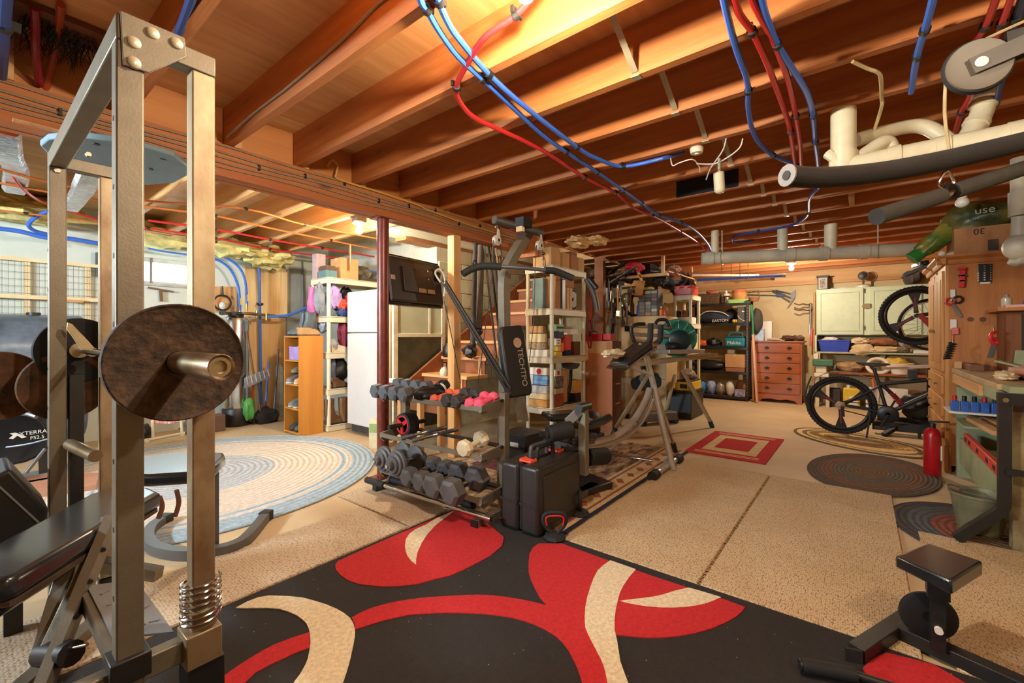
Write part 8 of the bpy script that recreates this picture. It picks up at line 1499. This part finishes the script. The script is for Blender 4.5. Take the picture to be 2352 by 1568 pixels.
MB().pipe([(2.826,0.141,2.126),(2.823,0.114,2.096),(2.831,0.087,2.069)], .025, n=8).obj('side_branch', PVC, pv)
dp = thing('drain_pipe', 'long grey-white drain pipe slung under the far joists, with two risers', 'pipe', (5.5, .5, 2.0))
a, b_ = V((5.19,1.405,2.04)), V((6.022,-0.513,2.04)); DPM = mat('grey_pvc', (196, 190, 168), .45, var=.08); MB().tube(a, b_, .068, n=20).obj('main_run', DPM, dp)
for k in (.02, .40, .55, .72): MB().tube(a.lerp(b_, k), a.lerp(b_, k + .035), .076, n=20).obj('coupling', DPM, dp)
for k, r in ((.385, .05), (.60, .058), (.065, .04)): p = a.lerp(b_, k); MB().tube(p, (p.x, p.y, 2.345), r, n=16).obj('riser', PVC, dp)
for k in (.10, .80): p = a.lerp(b_, k); MB().torus(p, .074, .006, 'y', 20, 6).obj('hanger_band', SM, dp); MB().tube((p.x, p.y, p.z + .07), (p.x, p.y, 2.345), .006, n=6).obj('hanger_rod', SM, dp)
ce = thing('capped_pipe', 'short cream capped pipe hanging below the tar-paper patch', 'pipe', (3.176,0.746,2.134)); MB().tube((3.172,0.751,2.265), (3.176,0.746,2.146), .034, n=16).obj('stub', PVC, ce); MB().sph((3.176,0.746,2.151), (.034, .034, .025), 14, 8).obj('cap', PVC, ce); MB().tube((3.174,0.748,2.262), ((3.174,0.748,2.262)[0], (3.174,0.748,2.262)[1], 2.36), .012).obj('hanger_rod', SM, ce)
# cream strap and loose wires
line('hanger_strap', [(2.368,0.031,2.34),(2.443,-0.016,2.33),(2.503,-0.058,2.32),(2.605,-0.069,2.32),(2.797,-0.076,2.33),(2.852,-0.079,2.32),(2.959,-0.068,2.3),(3.016,-0.048,2.25)], .008, mat('cream_strap', (206, 184, 130), .5), 'bent cream plumber strap hanging over the drain riser', cat='strap', n=6)
line('wire', [(2.902,0.981,2.34),(2.941,0.98,2.3),(2.923,0.932,2.3),(2.891,0.841,2.29),(2.994,0.83,2.28),(3.063,0.84,2.26)], .004, PAPER, 'white loose wire drooping left of the capped pipe', cat='wire', n=5); line('wire', [(2.826,0.628,2.34),(2.889,0.661,2.3),(2.99,0.736,2.27),(3.062,0.78,2.26),(3.175,0.831,2.24)], .004, PAPER, 'white loose wire drooping in front of the capped pipe', cat='wire', n=5); line('wire', [(2.887,0.551,2.34),(2.918,0.576,2.3),(2.973,0.656,2.28),(3.025,0.745,2.28),(2.955,0.832,2.28)], .004, PAPER, 'long white wire looping over the capped pipe', cat='wire', n=5)
sm = thing('smoke_alarm', 'round cream plastic box fixed under a joist near the loose wires', 'alarm', (2.871,0.808,2.33)); p = (2.87,0.808,2.335); MB().lathe([(0, -.025), (.035, -.022), (.04, 0), (.04, .011)], p, n=20).obj('housing', CREAM, sm); MB().tube((p[0], p[1], p[2] - .03), (p[0], p[1], p[2] - .024), .012).obj('button', PAPER, sm)
ub = thing('light_bulb', 'unlit white bulb in a wide holder under the joists above the soil bag', 'light bulb', (5.182,-0.645,2.27)); p = (5.09,-0.641,2.32); MB().lathe([(.0, .025), (.075, .025), (.08, .015), (.03, .0), (.028, -.03), (0, -.03)], p, n=22).obj('holder', PVC, ub); MB().sph((p[0], p[1], p[2] - .06), (.045, .045, .04), 16, 10).obj('bulb', mat('opal_glass', (226, 222, 206), .3), ub)
rs = thing('drain_fitting', 'heavy grey-cream drain fitting at the right edge above the pantry', 'pipe', (4.6, -.93, 1.9)); c = V((4.359,-0.822,2.123)); MB().tube(c, c + V((0, 0, -.16)), .06, n=18).obj('upper_coupling', DPM, rs); MB().tube(c + V((0, 0, -.16)), c + V((.02, 0, -.30)), .045, n=16).obj('neck', DPM, rs); MB().sph(c + V((.02, 0, -.36)), (.085, .085, .09), 18, 10).obj('trap_bowl', DPM, rs); MB().tube(c, (c.x, c.y, 2.345), .05, n=14).obj('riser', DPM, rs)
cr = MB().blob((4.434,-0.836,1.678), (.10, .06, .04), .3, 2, 5).obj('paper_wrap', mat('wrapped_paper', (190, 180, 160), .8, var=.15), None, 'crumpled pale paper bundle at the right edge on the pantry crown', 'paper')
# boards and paper rolls over the boxed shelf
for i, (c, r, lb) in enumerate((((4.39,2.518,2.24), (.20, .12, .06), 'crumpled tan paper stuffed under the joists above the boxed shelf'), ((4.515,2.363,2.26), (.16, .1, .05), 'torn cream paper wrap under the joists above the brown cabinet'))): cloth(lb, c, r, mat('tan_paper', (220, 180, 124), .85, var=.15), 140 + i, 'paper_roll', .5, 'paper')
